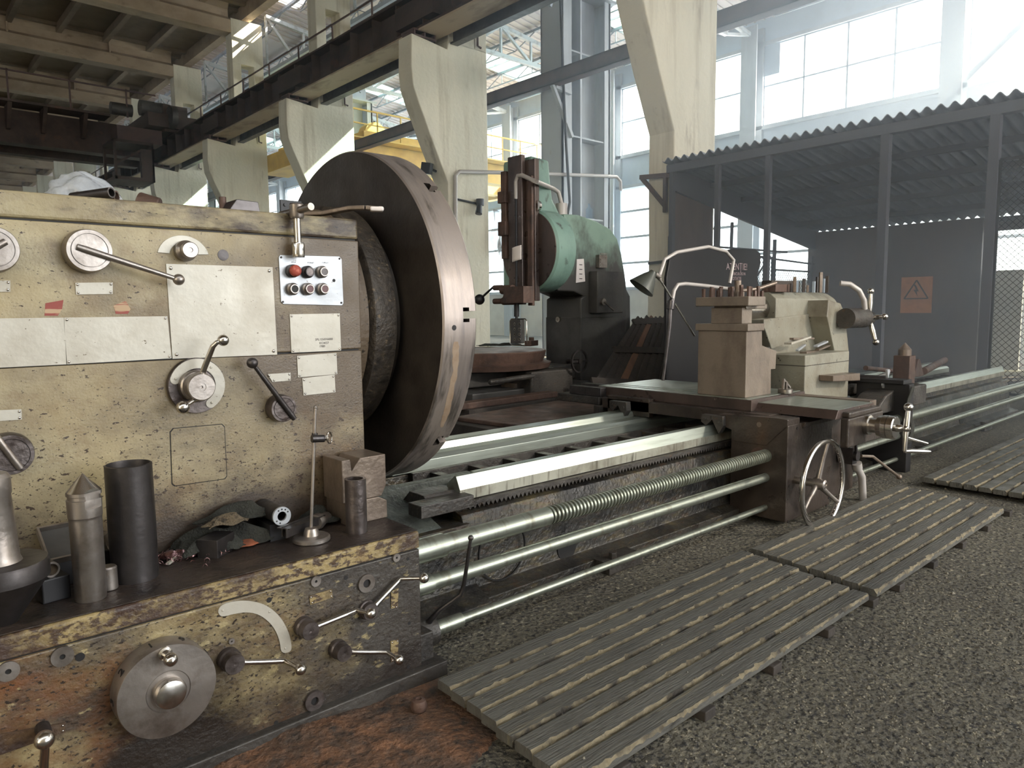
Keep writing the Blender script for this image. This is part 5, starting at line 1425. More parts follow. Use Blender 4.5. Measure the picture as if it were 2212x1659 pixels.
# swarf: curled chips in front of the rags
mb = MB(); r_ = random.Random(8)
for k in range(130):
    u = r_.random(); px = 345+u*150; py = 1216-u*28+r_.gauss(0, 9)-10*(r_.random() < 0.3)
    c = Lz(px, py); c.z = ZL+0.003+r_.random()*0.014
    R_ = 0.004+0.006*r_.random(); a0 = r_.random()*6; pts = []
    ax = Vector((r_.uniform(-1, 1), r_.uniform(-1, 1), r_.uniform(-0.5, 0.5))).normalized(); a_, b_, _n = frame_from(ax)
    n_ = r_.choice((5, 8, 12))
    for j in range(n_): pts.append(c+(a_*math.cos(a0+j*0.7)+b_*math.sin(a0+j*0.7))*R_*0.6+ax*(j*0.0016))
    mb.tube(pts, 0.0011, 4)
tag(mb.build('metal_swarf', M['swarf'], smooth=60), 'loose curled metal chips on the ledge in front of the rags', 'swarf', kind='stuff')
for k, (px, py, w, s_) in enumerate(((372, 1212, 0.05, 5), (395, 1208, 0.04, 9), (425, 1205, 0.05, 6))):
    q = Lz(px, py)
    tag(MB().sheet(crum(q.x, q.y+0.02, w, 0.045, 0.03, s_, ZL, sharp=1.2), 12, 12).build('copper_foil', M['swarf'], smooth=20, solid=0.0008), ('crumpled reddish foil nearest the wide tube', 'crumpled reddish foil in the middle of the metal chips', 'crumpled reddish foil under the grey cloth corner')[k], 'foil', 'crumpled foils among the chips')
q0, q1 = Lz(362, 1222), Lz(386, 1206)
tag(MB().bar(q0+Vector((0, 0.0, 0.005)), q1+Vector((0, 0.0, 0.007)), 0.010, 0.006).build('brass_strip', M['plaque'], smooth=0), 'small pale metal strip lying among the chips', 'strip')
# flanged bush, facing out
c = A('Y', 2.085, 607, 1114)
t = thing('flanged_bush', 'bright ring flange with small holes on the end of a dark sleeve', 'bush', (c.x, 2.12, ZL))
R_ = 0.0285
MB().ring(c, (0, -1, 0), 0.0145, R_, 0.008, 48).build('flange_ring', M['plaque2'], t, smooth=30)
MB().ring(c+Vector((0, 0.135, 0)), (0, -1, 0), 0.0145, 0.027, 0.136, 40).build('dark_sleeve', M['darksteel'], t, smooth=30)
for k, a in enumerate((60, 90, 120, 30, 215, 250)):
    a = math.radians(a); p_ = c+Vector((math.cos(a)*0.0215, -0.0082, math.sin(a)*0.0215))
    MB().cyl(p_, p_+Vector((0, -0.0005, 0)), 0.0025, seg=12).build('screw_hole', M['black'], t, smooth=30)
MB().box(c.x-0.03, c.x+0.03, 2.10, 2.2, ZL, c.z-0.027).build('packing_piece', M['matblack'], t, smooth=0)
# angle steel bits behind the gauge
p0_, p1_ = A('Y', 2.03, 612, 1142), A('Y', 2.12, 690, 1112)
o = MB().bar(p0_, p1_, 0.045, 0.003).bar(p0_+Vector((0, -0.018, -0.012)), p1_+Vector((0, -0.018, -0.012)), 0.003, 0.026).bar(p0_+Vector((0, 0.01, -0.012)), p1_+Vector((0, 0.01, -0.012)), 0.003, 0.03)
tag(o.build('channel_offcut', M['darksteel'], smooth=0), 'short dark channel offcut lying across below the flanged bush', 'offcut')
p0_, p1_ = A('Y', 2.10, 680, 1120), A('Y', 2.17, 722, 1100)
tag(MB().lathe([(0.024, 0), (0.026, 0.02), (0.018, 0.05), (0.018, 0.075), (0.01, 0.09), (0, 0.09)], Vector((p0_.x, 2.10, ZL+0.030)), (p1_-p0_).normalized(), 32).build('shiny_plug', M['dullsteel'], smooth=30), 'shiny tapered plug lying behind the gauge stand', 'plug')
q = Lz(710, 1145)
tag(MB().sheet(crum(q.x, 2.16, 0.11, 0.08, 0.06, 77, ZL, sharp=1.6), 26, 20).build('dark_rag', M['rag'], smooth=60, solid=0.002), 'small black rag between shiny plug and dark upright tube', 'rag')
# surface gauge stand
b = Lz(673, 1168)
b = Vector((b.x, b.y, ZL))
t = thing('gauge_stand', 'gauge stand with round heavy foot and thin upright rod near the ledge edge', 'gauge stand', b)
MB().lathe([(0.053, 0), (0.056, 0.003), (0.056, 0.012), (0.052, 0.016), (0.024, 0.018), (0.022, 0.030), (0.018, 0.040), (0.010, 0.043), (0, 0.043)], b, (0, 0, 1), 64).build('round_foot', M['dullsteel'], t, smooth=30)
top = A('Y', b.y, 681, 880)
MB().tube([b+Vector((0, 0, 0.04)), (b+Vector((0, 0, 0.04))).lerp(Vector((top.x, b.y, top.z)), 0.5), Vector((top.x, b.y, top.z))], [0.0055, 0.0052, 0.005], 14).sphere((top.x, b.y, top.z), 0.0058, 14, 8).build('upright_rod', M['dullsteel'], t, smooth=45)
cz_ = A('Y', b.y, 690, 944)
cx_ = b.x+(top.x-b.x)*0.82
MB().cyl((cx_-0.016, b.y-0.012, cz_.z), (cx_+0.022, b.y-0.016, cz_.z-0.003), 0.0115, seg=24).cyl((cx_, b.y, cz_.z-0.014), (cx_, b.y, cz_.z+0.014), 0.009).build('rod_clamp', M['darksteel'], t, smooth=35)
w = Vector((cx_+0.026, b.y-0.02, cz_.z-0.002))
MB().torus(w+Vector((0.010, -0.004, 0.0)), (0.8, -1, 0.1), 0.017, 0.0022, 28, 8).cyl(w+Vector((-0.006, 0.002, 0)), w+Vector((0.006, -0.006, 0)), 0.008, seg=6).build('wing_nut', M['steel'], t, smooth=40)
# dark upright tube
b = Lz(771, 1148); h = up_to(b, 765, 1034)-ZL
tag(MB().lathe([(0.0335, h), (0.0335, 0), (0.025, 0), (0.025, h)], b, (0, 0, 1), 56, close=True).build('thick_tube', M['knobdark'], smooth=30, origin=b), 'short thick walled dark tube standing in front of the steel V blocks', 'tube')
# V blocks
Q = lambda x, y, Y=2.085: A('Y', Y, x, y)
x0_, x1_ = Q(738, 1000).x, Q(833, 1000).x
zt_ = Q(738, 996).z; zm_ = Q(800, 1060).z
v0, v1, vm = Q(757, 1000).x, Q(778, 1000).x, Q(760, 1015)
t = thing('steel_v_block', 'steel block with a V notch on a lower angled block behind the dark tube', 'block', ((x0_+x1_)/2, 2.1, ZL))
zz = Q(833, 1002).z
MB().prism([(x0_, zm_), (x0_, zt_), (v0, zt_), (vm.x, vm.z-0.005), (v1, zt_), (x1_, zt_), (x1_, zm_+0.01), (x1_-0.02, zm_-0.025), (x0_, zm_-0.025)], 'XZ', 2.085, 2.215).build('upper_block', M['wornsteel'], t, smooth=0, bevel=0.0025)
MB().prism([(x0_+0.01, ZL), (x0_+0.01, zm_-0.025), (x1_-0.035, zm_-0.025), (x1_-0.002, ZL+0.06), (x1_-0.002, ZL)], 'XZ', 2.08, 2.22).build('lower_block', M['wornsteel'], t, smooth=0, bevel=0.0025)

# ================================================================== THINGS ON THE HEADSTOCK LID
ZT = 1.515
Y1 = 2.55
def T(px, py, Y=Y1): return A('Y', Y, px, py)
# bundle in clear film
c = T(190, 400, 2.75)
t = thing('wrapped_bundle', 'bundle wrapped in shiny clear plastic film on the headstock lid', 'bundle', (c.x, 2.75, ZT))
def blob(cx_, cy_, cz_, ax, ay, az, seed, amp, name, m_, n=40, floor_=ZT):
    r_ = random.Random(seed); ph = [(Vector((r_.gauss(0, 1), r_.gauss(0, 1), r_.gauss(0, 1)))*3.2, r_.random()*6) for _ in range(9)]
    mb = MB().sphere((0, 0, 0), 1, n, n//2)
    out = []
    for v in mb.v:
        v = Vector(v); s_ = sum(abs(math.sin(p.dot(v)+f)) for p, f in ph)/9
        v = v*(1+amp*(s_-0.6)*2)
        out.append((cx_+v.x*ax, cy_+v.y*ay, max(floor_+0.001, cz_+v.z*az)))
    mb.v = out
    return mb.build(name, M[m_], t, smooth=60)
blob(T(178, 405, 2.75).x, 2.75, ZT+0.045, 0.105, 0.1, 0.10, 3, 0.25, 'plastic_film', 'film', 56)
blob(T(148, 420, 2.72).x, 2.70, ZT+0.015, 0.055, 0.07, 0.045, 9, 0.1, 'wrapped_object', 'wornsteel', 28)
blob(T(215, 418, 2.74).x, 2.74, ZT+0.02, 0.05, 0.06, 0.05, 19, 0.1, 'wrapped_core', 'cladding', 28)
def pipe(px, py, R_, L_, dirv, name, label, m_='darksteel', Y=2.5):
    e = T(px, py, Y); d = Vector(dirv).normalized()
    mb = MB().ring(e, -d, R_*0.74, R_, L_, 36)
    return tag(mb.build(name, M[m_], smooth=30), label, 'pipe', None)
pipe(241, 416, 0.0165, 0.14, (0.75, -1, 0.10), 'pipe_offcut', 'upper short pipe offcut lying beside the film bundle')
pipe(252, 424, 0.0175, 0.12, (0.9, -0.8, 0.02), 'pipe_offcut', 'lower short pipe offcut beside the film bundle, its mouth half hidden', 'rustiron', 2.53)
# bushing and its rod
e = T(312, 420, 2.5)
mb = MB().lathe([(0.0325, 0), (0.034, 0.003), (0.034, 0.058), (0.031, 0.062), (0.02, 0.062)], Vector((e.x-0.02, 2.5, ZT+0.032)), (0.8, -0.45, -0.28), 48).tube([(e.x-0.085, 2.52, ZT+0.012), (e.x-0.02, 2.5, ZT+0.02)], 0.011, 12)
tag(mb.build('rusty_bush', M['rustiron'], smooth=30), 'tilted rusty bush on a short stem on the headstock lid', 'bush')
q = T(369, 441, 2.45)
tag(MB().lathe([(0.014, 0), (0.017, 0.005), (0.012, 0.012), (0, 0.014)], (q.x, 2.45, ZT), (0, 0, 1), 24).build('rusty_plug', M['rustiron'], smooth=40), 'tiny rusty cap near the front edge of the headstock lid', 'cap')
q = T(350, 436, 2.5)
tag(MB().cyl((q.x-0.02, 2.5, ZT+0.008), (q.x+0.02, 2.52, ZT+0.008), 0.008, seg=16).build('grey_plug', M['dullsteel'], smooth=30), 'small grey plug lying behind the tiny rusty cap', 'plug')
# low channel-shaped cover with a knob
x0_, x1_, z1_ = T(468, 450).x, T(553, 450).x, T(500, 434).z
t = thing('sheet_cover', 'low dark sheet metal cover with a round knob on the headstock lid', 'cover', ((x0_+x1_)/2, Y1, ZT))
MB().prism([(x0_, ZT), (T(500, 450).x, z1_), (T(546, 450).x, z1_-0.003), (x1_, ZT)], 'XZ', 2.5, 2.62).build('cover_body', M['darksteel'], t, smooth=0, bevel=0.002)
MB().cyl((T(493, 440).x, 2.6, ZT), (T(493, 440).x, 2.6, z1_+0.018), 0.012, seg=20).build('cover_knob', M['rustiron'], t, smooth=30)
tag(MB().box(T(556, 455).x, T(570, 455).x, 2.5, 2.54, ZT, ZT+0.012).build('small_clip', M['matblack'], smooth=0), 'small black clip beside the sheet metal cover', 'clip')
# black plate with hole behind the wrench
e0, e1 = T(606, 431, 2.62), T(652, 462, 2.62)
tag(MB().box(e0.x, e1.x, 2.62, 2.63, ZT, e0.z).cyl((T(617, 442, 2.615).x, 2.619, T(617, 442, 2.615).z), (T(617, 442, 2.615).x, 2.615, T(617, 442, 2.615).z), 0.006, seg=14).build('black_plate', M['matblack'], smooth=0), 'small black plate standing on the lid behind the chuck key', 'plate')
# chuck key hung on the lid edge by its tommy bar
yk_ = 2.195
a_, b_ = A('Y', yk_, 640, 556), A('Y', yk_, 640, 440)
t = thing('chuck_key', 'steel T handled chuck key hanging over the lid edge above the push buttons', 'wrench', (b_.x, yk_, a_.z))
xk = b_.x
zs_ = A('Y', yk_, 640, 524).z; zh = A('Y', yk_, 640, 472).z
MB().lathe([(0.0195, 0), (0.0205, 0.003), (0.0205, zs_-a_.z-0.004), (0.0185, zs_-a_.z), (0.0115, zs_-a_.z), (0.0115, zh-a_.z)], (xk, yk_, a_.z), (0, 0, 1), 40).build('socket_shank', M['steel'], t, smooth=30)
MB().lathe([(0.020, 0), (0.0225, 0.006), (0.0225, b_.z-zh-0.004), (0.02, b_.z-zh), (0, b_.z-zh)], (xk, yk_, zh), (0, 0, 1), 40).build('key_head', M['dullsteel'], t, smooth=30)
e = A('Y', yk_-0.085, 672, 446)
MB().tube([(xk-0.012, yk_+0.085, (zh+b_.z)/2-0.004), Vector((xk, yk_, (zh+b_.z)/2)), e], 0.0115, 20).build('tommy_bar', M['dullsteel'], t, smooth=30)
# flat strap lever lying on the lid end
L = [A('Y', 2.36, 655, 468), A('Y', 2.30, 700, 461), A('Y', 2.22, 757, 450), A('Y', 2.17, 790, 449), A('Y', 2.145, 821, 452)]
L[0].z = ZT+0.02
mb = MB()
for p, q in zip(L, L[1:]): mb.bar(p, q+(q-p)*0.04, 0.034, 0.014)
t = thing('strap_lever', 'flat steel strap lever with a worn white end lying across the lid corner', 'lever', (L[2].x, L[2].y, ZT))
mb.build('lever_bar', M['wornsteel'], t, smooth=0, bevel=0.003)
m = Matrix.Translation(L[4]) @ Euler((0, 0, -0.5)).to_matrix().to_4x4()
MB().box(-0.034, 0.012, -0.018, 0.018, -0.008, 0.008, m).build('lever_end', M['paper'], t, smooth=0, bevel=0.006, label='worn white lever end')

# ================================================================== DUCKBOARDS
def duckboard(x0, x1, y0, y1, n, skew0, skew1, label, zt=0.06, th=0.028, seed=1):
    r_ = random.Random(seed)
    t = thing('duckboard', label, 'duckboard', ((x0+x1)/2, (y0+y1)/2, 0), 'wooden duckboards along the lathe')
    w = (y1-y0)/n
    for i in range(n):
        ya, yb_ = y0+i*w+0.006, y0+(i+1)*w-0.006
        fa = 1-(ya-y0)/(y1-y0)
        xa_, xb_ = x0+skew0*fa+r_.uniform(-0.006, 0.006), x1+skew1*fa+r_.uniform(-0.008, 0.008)
        m = 110; mb = MB(); V = []; zz = zt+r_.uniform(-0.003, 0.003)
        for k in range(m+1):
            x = xa_+(xb_-xa_)*k/m
            ch = 0.0025+0.0035*abs(r_.gauss(0, 0.8)); dz = 0.002+0.006*abs(r_.gauss(0, 0.8))
            if r_.random() < 0.07: ch += 0.008; dz += 0.008
            V += [(x, ya, 0.03), (x, ya, zz-dz-0.004), (x, ya+ch, zz-0.0005), (x, yb_-0.004, zz), (x, yb_, zz-0.005), (x, yb_, 0.03)]
        mb.v = V
        for k in range(m):
            for j in range(5):
                mb.f.append((k*6+j, (k+1)*6+j, (k+1)*6+j+1, k*6+j+1)); mb.mi.append(0 if (j in (2, 3) or i == 0 and j < 1) else 1)
            mb.f.append((k*6+5, (k+1)*6+5, (k+1)*6, k*6)); mb.mi.append(1)
        mb.f += [tuple(range(6)), tuple(range(m*6+5, m*6-1, -1))]; mb.mi += [0, 0]
        mb.build('plank', [M['ducktop'], M['duckside']], t, smooth=0)
    nb = max(3, int((x1-x0)/0.42))
    for k in range(nb+1):
        x = x0+0.09+(x1-x0-0.2)*k/nb
        MB().box(x, x+0.055, y0-0.012+0.0*k, y1-0.01, 0.0, 0.031).build('cross_batten', M['darkwood'], t, smooth=0, bevel=0.003)
    return t
duckboard(1.255, 3.03, 1.128, 1.765, 8, -0.055, -0.12, 'nearest long wooden duckboard beside the gearbox end, scuffed and dark', seed=2)
duckboard(3.075, 4.88, 1.118, 1.745, 8, -0.10, -0.16, 'middle wooden duckboard under the big carriage handwheel', seed=3)
duckboard(5.20, 7.6, 1.05, 1.71, 8, -0.05, 0, 'farthest wooden duckboard beyond the carriage', seed=5, zt=0.062)
duckboard(5.02, 7.2, 0.30, 0.97, 8, 0, 0, 'wooden duckboard at the right edge in front of the farthest one', seed=6, zt=0.058)

# rust coloured dust at the foot of the gearbox
r_ = random.Random(5)
def dust(u, v):
    x = -0.3+1.62*u; y = 1.10+0.80*v
    e = max(0.0, min(1, v*1.25, (1-u)*4, 1.0))
    z = 0.0004+0.030*e*(0.6+0.25*math.sin(9*u+2*v)+0.2*math.sin(23*u+11*v)+0.12*math.sin(57*u)*math.sin(49*v))+0.006*r_.random()*e
    edge = (1.16+0.3*u*(1-v))
    if y < edge+0.12*math.sin(7*u)+0.30-0.2*u: z = -0.01+0.2*(z-0.0)*0
    return (x, y, z)
tag(MB().sheet(dust, 150, 80).build('rust_dust', M['rustdust'], smooth=60), 'orange brown rust dust heaped at the foot of the gearbox', 'dust', kind='stuff')
q = A('Z', 0.02, 905, 1527)
tag(MB().lathe([(0.0, 0.0), (0.022, 0.0), (0.026, 0.012), (0.02, 0.03), (0.009, 0.034), (0.008, 0.026), (0, 0.024)], (q.x, q.y, 0.012), (0, 0, 1), 24).build('rusty_nut', M['rustiron'], smooth=40), 'rusty round nut lying in the rust dust near the duckboard', 'nut')
# small grit
mb = MB(); r_ = random.Random(12)
for k in range(9000):
    x = r_.uniform(0.6, 6.5)**1.0; y = r_.uniform(-1.2, 1.85)
    if k > 4200: x = r_.uniform(1.1, 3.6); y = r_.uniform(-0.3, 1.12)
    if 1.1 < y and 1.18 < x < 4.9 and r_.random() < 0.8: continue
    d = math.hypot(x, y)
    if d < 1.2: continue
    s_ = r_.uniform(0.0015, 0.0048)*(1+0.12*d)
    if r_.random() < 0.03: s_ *= 1.8
    z = 0.0
    if 1.13 < y < 1.75 and (1.25 < x < 2.9 or 3.1 < x < 4.7): z = 0.06
    a0 = r_.random()*6; s_ *= 0.8
    p = [Vector((x+s_*r_.uniform(0.6, 1.2)*math.cos(a0+1.257*i), y+s_*r_.uniform(0.6, 1.2)*math.sin(a0+1.257*i), z+s_*0.15)) for i in range(5)]
    p += [Vector((x+s_*r_.uniform(0.2, 0.6)*math.cos(a0+2.09*i), y+s_*r_.uniform(0.2, 0.6)*math.sin(a0+2.09*i), z+s_*r_.uniform(0.6, 1.1))) for i in range(3)]
    mb.add(p, [(0, 1, 5), (1, 6, 5), (1, 2, 6), (2, 3, 6), (3, 7, 6), (3, 4, 7), (4, 0, 7), (0, 5, 7), (5, 6, 7)])
tag(mb.build('floor_grit', M['stone'], smooth=0), 'fine pale grit and stone crumbs scattered over the dark floor', 'gravel', kind='stuff')
# ================================================================== SLOTTING MACHINE
SY = 5.2
S_ = lambda x, y: A('Y', SY, x, y)
SL = thing('slotting_machine', 'tall green slotting machine with a round table behind the lathe bed', 'slotting machine', (5.8, 5.5, 0))
P = [S_(*p) for p in ((1262, 640), (1240, 630), (1205, 628), (1198, 600), (1203, 560), (1216, 520), (1222, 490), (1218, 462), (1250, 464), (1290, 478), (1318, 494), (1334, 516), (1343, 550), (1350, 590), (1353, 614))]
xr_ = P[-1].x
pts = [(v.x, v.z) for v in P]+[(xr_+0.01, 1.4), (xr_+0.02, 0.0), (5.634, 0.0), (5.634, P[0].z-0.02)]
MB().prism(pts, 'XZ', SY, 5.72).build('column_body', M['green'], SL, smooth=0, bevel=0.02)
MB().prism([(xr_-0.02, 0), (xr_-0.02, S_(1350, 620).z), (S_(1360, 622).x, S_(1360, 622).z-0.01), (S_(1368, 640).x, S_(1368, 640).z), (S_(1372, 720).x, 0)], 'XZ', SY+0.04, 5.68).build('motor_cover', M['darkmachine'], SL, smooth=0, bevel=0.02)
MB().box(5.55, xr_+0.1, SY-0.06, 5.8, 0, 0.22).box(5.63, xr_+0.004, SY-0.004, 5.724, 0.22, 1.12).build('machine_base', M['darkmachine'], SL, smooth=0, bevel=0.01)
# rotary head drum between column and ram
XR = 4.90
hc_ = A('X', 4.965, 1086, 548); hr_ = A('X', 4.965, 1207, 548); rd_ = (hc_.y-hr_.y)/2; yc_ = (hc_.y+hr_.y)/2
MB().lathe([(0.1, 0), (rd_-0.02, 0.0), (rd_, 0.02), (rd_, 0.25), (rd_-0.03, 0.28), (0.2, 0.34)], (4.955, yc_, hc_.z), (1, 0, 0), 64).build('head_drum', M['greenlight'], SL, smooth=35)
MB().cyl((4.945, yc_, hc_.z), (4.956, yc_, hc_.z), rd_-0.02, seg=64).build('drum_face', M['brownmachine'], SL, smooth=35)
# green upper housing
H_ = [A('Y', 5.22, *p) for p in ((1150, 334), (1190, 345), (1193, 385), (1198, 430), (1216, 466), (1230, 500), (1236, 540), (1232, 590), (1222, 628), (1150, 628))]
MB().prism([(v.x, v.z) for v in H_], 'XZ', 5.24, 5.66).build('ram_housing', M['greenlight'], SL, smooth=0, bevel=0.03)
a_ = S_(1208, 540)
MB().prism([(S_(*p).x, S_(*p).z) for p in ((1190, 500), (1222, 505), (1229, 560), (1224, 572), (1190, 570))], 'XZ', SY+0.015, SY+0.045).build('side_cover', M['greenlight'], SL, smooth=0, bevel=0.008)
# ram and its slide, facing -X
def X_(x, y, X=XR): return A('X', X, x, y)
yl, yr = X_(1096, 500).y, X_(1156, 500).y
MB().box(XR, XR+0.06, yr, yl-0.02, X_(1140, 650).z, X_(1140, 345).z).build('ram_slide', M['brownmachine'], SL, smooth=0, bevel=0.006)
MB().box(XR-0.05, XR, X_(1136, 500).y, X_(1106, 500).y, X_(1120, 658).z, X_(1120, 338).z).build('ram', M['brownmachine'], SL, smooth=0, bevel=0.006)
MB().box(XR-0.03, XR, X_(1154, 500).y, X_(1144, 500).y, X_(1150, 660).z, X_(1150, 380).z).build('slide_gib', M['rustiron'], SL, smooth=0, bevel=0.004)
MB().box(XR-0.07, XR-0.03, X_(1104, 500).y, X_(1094, 500).y, X_(1098, 560).z, X_(1098, 372).z).box(XR-0.09, XR-0.03, X_(1106, 500).y, X_(1090, 500).y, X_(1098, 510).z, X_(1098, 480).z).box(XR-0.09, XR-0.03, X_(1106, 500).y, X_(1090, 500).y, X_(1098, 440).z, X_(1098, 415).z).build('stroke_bar', M['rustiron'], SL, smooth=0, bevel=0.004)
th_ = MB()
for (px, py, L_, R_) in ((1086, 625, 0.16, 0.045), (1088, 645, 0.10, 0.06), (1086, 650, 0.14, 0.04)):
    c = X_(px+22, py, XR-0.1); th_.cyl(c, c+Vector((0, L_, 0)), R_, seg=18)
c0, c1 = X_(1137, 618, XR-0.12), X_(1094, 655, XR-0.12)
th_.box(XR-0.16, XR-0.04, c0.y, c1.y, c1.z, c0.z)
for px, py in ((1068, 622), (1068, 651)):
    c = X_(px, py, XR-0.1); th_.cyl(c, c-Vector((0, 0.12, 0)), 0.028, seg=14)
th_.build('tool_head', M['rustiron'], SL, smooth=30)
e_ = X_(1036, 647, XR-0.1); f_ = X_(1068, 618, XR-0.1)
MB().tube([e_, f_], 0.012, 10).sphere(e_, 0.055, 18, 12).build('ball_lever', M['matblack'], SL, smooth=50)
# pendant arm, cable and push button box
XP = 4.85
pp = [A('Y', 5.3, 1213, 462), A('Y', 5.3, 1213, 440), A('Y', 5.3, 1206, 415), A('Y', 5.3, 1196, 408)]
q_ = [A('X', XP, 1160, 393), A('X', XP, 1128, 379), A('X', XP, 1119, 380), A('X', XP, 1115, 392), A('X', XP, 1115, 430)]
MB().tube(pp+q_, 0.022, 12).cyl(A('Y', 5.3, 1213, 470), A('Y', 5.3, 1213, 440), 0.06).build('pendant_arm', M['greypipe'], SL, smooth=45)
MB().tube([A('X', XP, 1115, 425), A('X', XP, 1116, 550), A('X', XP, 1116, 640), A('X', XP, 1116, 690)], 0.014, 8).tube([A('X', XP, 1116, 655), A('X', XP, 1116, 684)], 0.026, 10).build('pendant_cable', M['matblack'], SL, smooth=45)
d0, d1 = A('X', XP, 1106, 690), A('X', XP, 1130, 742)
PB = MB().box(XP-0.03, XP+0.03, d1.y, d0.y, d1.z, d0.z).build('pendant_box', M['darkmachine'], SL, smooth=0, bevel=0.012)
for i in range(4):
    for j in range(2):
        c = A('X', XP-0.03, 1113+10*j, 700+11*i)
        MB().ring(c, (-1, 0, 0), 0.010, 0.014, 0.008, 18).build('pendant_button', M['steel'], SL, smooth=30)
yy0, yy1, z0_, z1_ = A('X', XP, 1102, 715).y, A('X', XP, 1138, 715).y, A('X', XP, 1120, 746).z, A('X', XP, 1120, 689).z
MB().tube([(XP, (yy0+yy1)/2+0.03, z1_), (XP, yy1+0.02, z1_), (XP, yy1, z1_-0.02), (XP, yy1, z0_+0.02), (XP, yy1+0.02, z0_), (XP, yy0-0.02, z0_), (XP, yy0, z0_+0.02), (XP, yy0, z1_-0.02), (XP, yy0-0.02, z1_), (XP, (yy0+yy1)/2, z1_)], 0.006, 8).build('pendant_guard', M['steel'], SL, smooth=45)
c0, c1 = X_(1126, 529, XR-0.06), X_(1106, 562, XR-0.06)
tag(MB().sheet(lambda u, v: (XR-0.058-0.01*math.sin(3*u), c0.y+(c1.y-c0.y)*u, c0.z-0.02*u+(c1.z-c0.z)*v), 6, 6).build('paper_note', M['paper'], smooth=60, solid=0.001), 'white paper note stuck on the slide of the green machine', 'note')
# electrical box, grille, plate
a0_, a1_ = S_(1272, 586), S_(1328, 676)
MB().box(a0_.x, a1_.x, SY-0.12, SY, a1_.z, a0_.z).build('switch_box', M['darkmachine'], SL, smooth=0, bevel=0.008)
c = A('Y', SY-0.13, 1302, 652)
MB().cyl((c.x, SY-0.12, c.z), (c.x, SY-0.15, c.z), 0.035).bar((c.x, SY-0.15, c.z), (c.x+0.13, SY-0.17, c.z-0.09), 0.015).build('rotary_switch', M['dullsteel'], SL, smooth=30)
a0_, a1_ = S_(1287, 551), S_(1304, 579)
mb = MB().box(a0_.x, a1_.x, SY-0.05, SY, a1_.z, a0_.z)
for k in range(5): mb.box(a0_.x+0.015, a1_.x-0.01, SY-0.056, SY-0.05, a1_.z+0.02+k*0.03, a1_.z+0.03+k*0.03)
mb.build('vent_grille', M['dullsteel'], SL, smooth=0)
W_ = [S_(*p) for p in ((1245, 560), (1260, 559), (1263, 608), (1243, 611))]
MB().prism([(v.x, v.z) for v in W_], 'XZ', SY-0.008, SY).build('scale_plate', M['paper'], SL, smooth=0)
for k in range(4):
    c = S_(1253, 572+10*k); MB().box(c.x-0.02, c.x+0.025, SY-0.009, SY-0.0082, c.z-0.004, c.z+0.004).build('scale_mark', M['ink'], SL, smooth=0)
for px, py, r in ((1163, 445, 0.05), (1148, 588, 0.035), (1201, 612, 0.03), (1208, 690, 0.03)):
    if px == 1208: c = A('X', 5.63, px, py); ax = (-1, 0, 0); c = Vector((5.634, c.y, c.z))
    elif px == 1201: c = S_(px, py); ax = (0, -1, 0)
    else: c = A('X', 4.943, px, py); ax = (-1, 0, 0)
    MB().ring(c, ax, r*0.45, r, 0.03, 28).cyl(c, c+Vector(ax)*0.01, r*0.45).build('sight_glass', M['steel'], SL, smooth=30)
# round table, slides, cross rail
tc = Vector((4.62, 5.62, 0.80))
MB().lathe([(0.0, 0.0), (0.60, 0.0), (0.68, 0.01), (0.70, 0.06), (0.62, 0.07), (0.64, 0.13), (0.65, 0.17), (0.64, 0.18), (0.0, 0.18)], (tc.x, tc.y, 0.625), (0, 0, 1), 72).build('round_table', M['rustiron'], SL, smooth=30)
mb = MB().box(4.1, 5.6, 5.25, 5.95, 0.48, 0.62).box(4.0, 5.6, 5.0, 6.1, 0.30, 0.46).box(3.9, 5.65, 5.15, 5.85, 0.1, 0.30)
mb.build('table_slides', M['darkmachine'], SL, smooth=0, bevel=0.012)
q0 = A('Y', 4.95, 1140, 800); q1 = A('Y', 4.95, 1215, 850)
MB().box(q0.x, q1.x+0.1, 4.9, 5.3, 0.28, 0.62).cyl((q0.x-0.5, 4.92, 0.56), (q0.x+0.05, 4.92, 0.58), 0.025).build('feed_box', M['cast'], SL, smooth=0, bevel=0.015)
c = A('Y', 4.88, 1245, 780)
MB().ring((c.x, 4.85, c.z), (0, -1, 0), 0.10, 0.115, 0.02, 40).cyl((c.x, 5.0, c.z), (c.x, 4.82, c.z), 0.025).bar((c.x-0.1, 4.84, c.z), (c.x+0.1, 4.84, c.z), 0.02).build('feed_wheel', M['darksteel'], SL, smooth=30)
MB().box(4.6, 5.0, 5.1, 5.3, 0.4, 0.5).cyl((5.35, 4.9, 0.42), (5.35, 4.75, 0.42), 0.03).cyl((5.5, 4.9, 0.42), (5.5, 4.75, 0.42), 0.03).build('feed_levers', M['wornsteel'], SL, smooth=30)
for k, (px, py) in enumerate(((1062, 748), (1097, 747), (1148, 747))):
    c = A('Z', 0.805, px, py)
    if k < 2:
        tag(MB().sheet(crum(c.x, c.y, 0.3, 0.2, 0.05, 60+k, 0.805, sharp=1.0), 14, 12).build('oily_rag', M['rag'], smooth=60, solid=0.004), ('dark rag lying at the back of the round machine table', 'dark rag beside the push button pendant on the round table')[k], 'rag')
    else:
        tag(MB().cbox((c.x, c.y, 0.835), (0.2, 0.08, 0.06), 0.4).cyl((c.x, c.y, 0.86), (c.x, c.y, 0.9), 0.03).build('clamp_block', M['rustiron'], smooth=0, bevel=0.004), 'rusty clamp block with a knob on the round machine table', 'clamp')

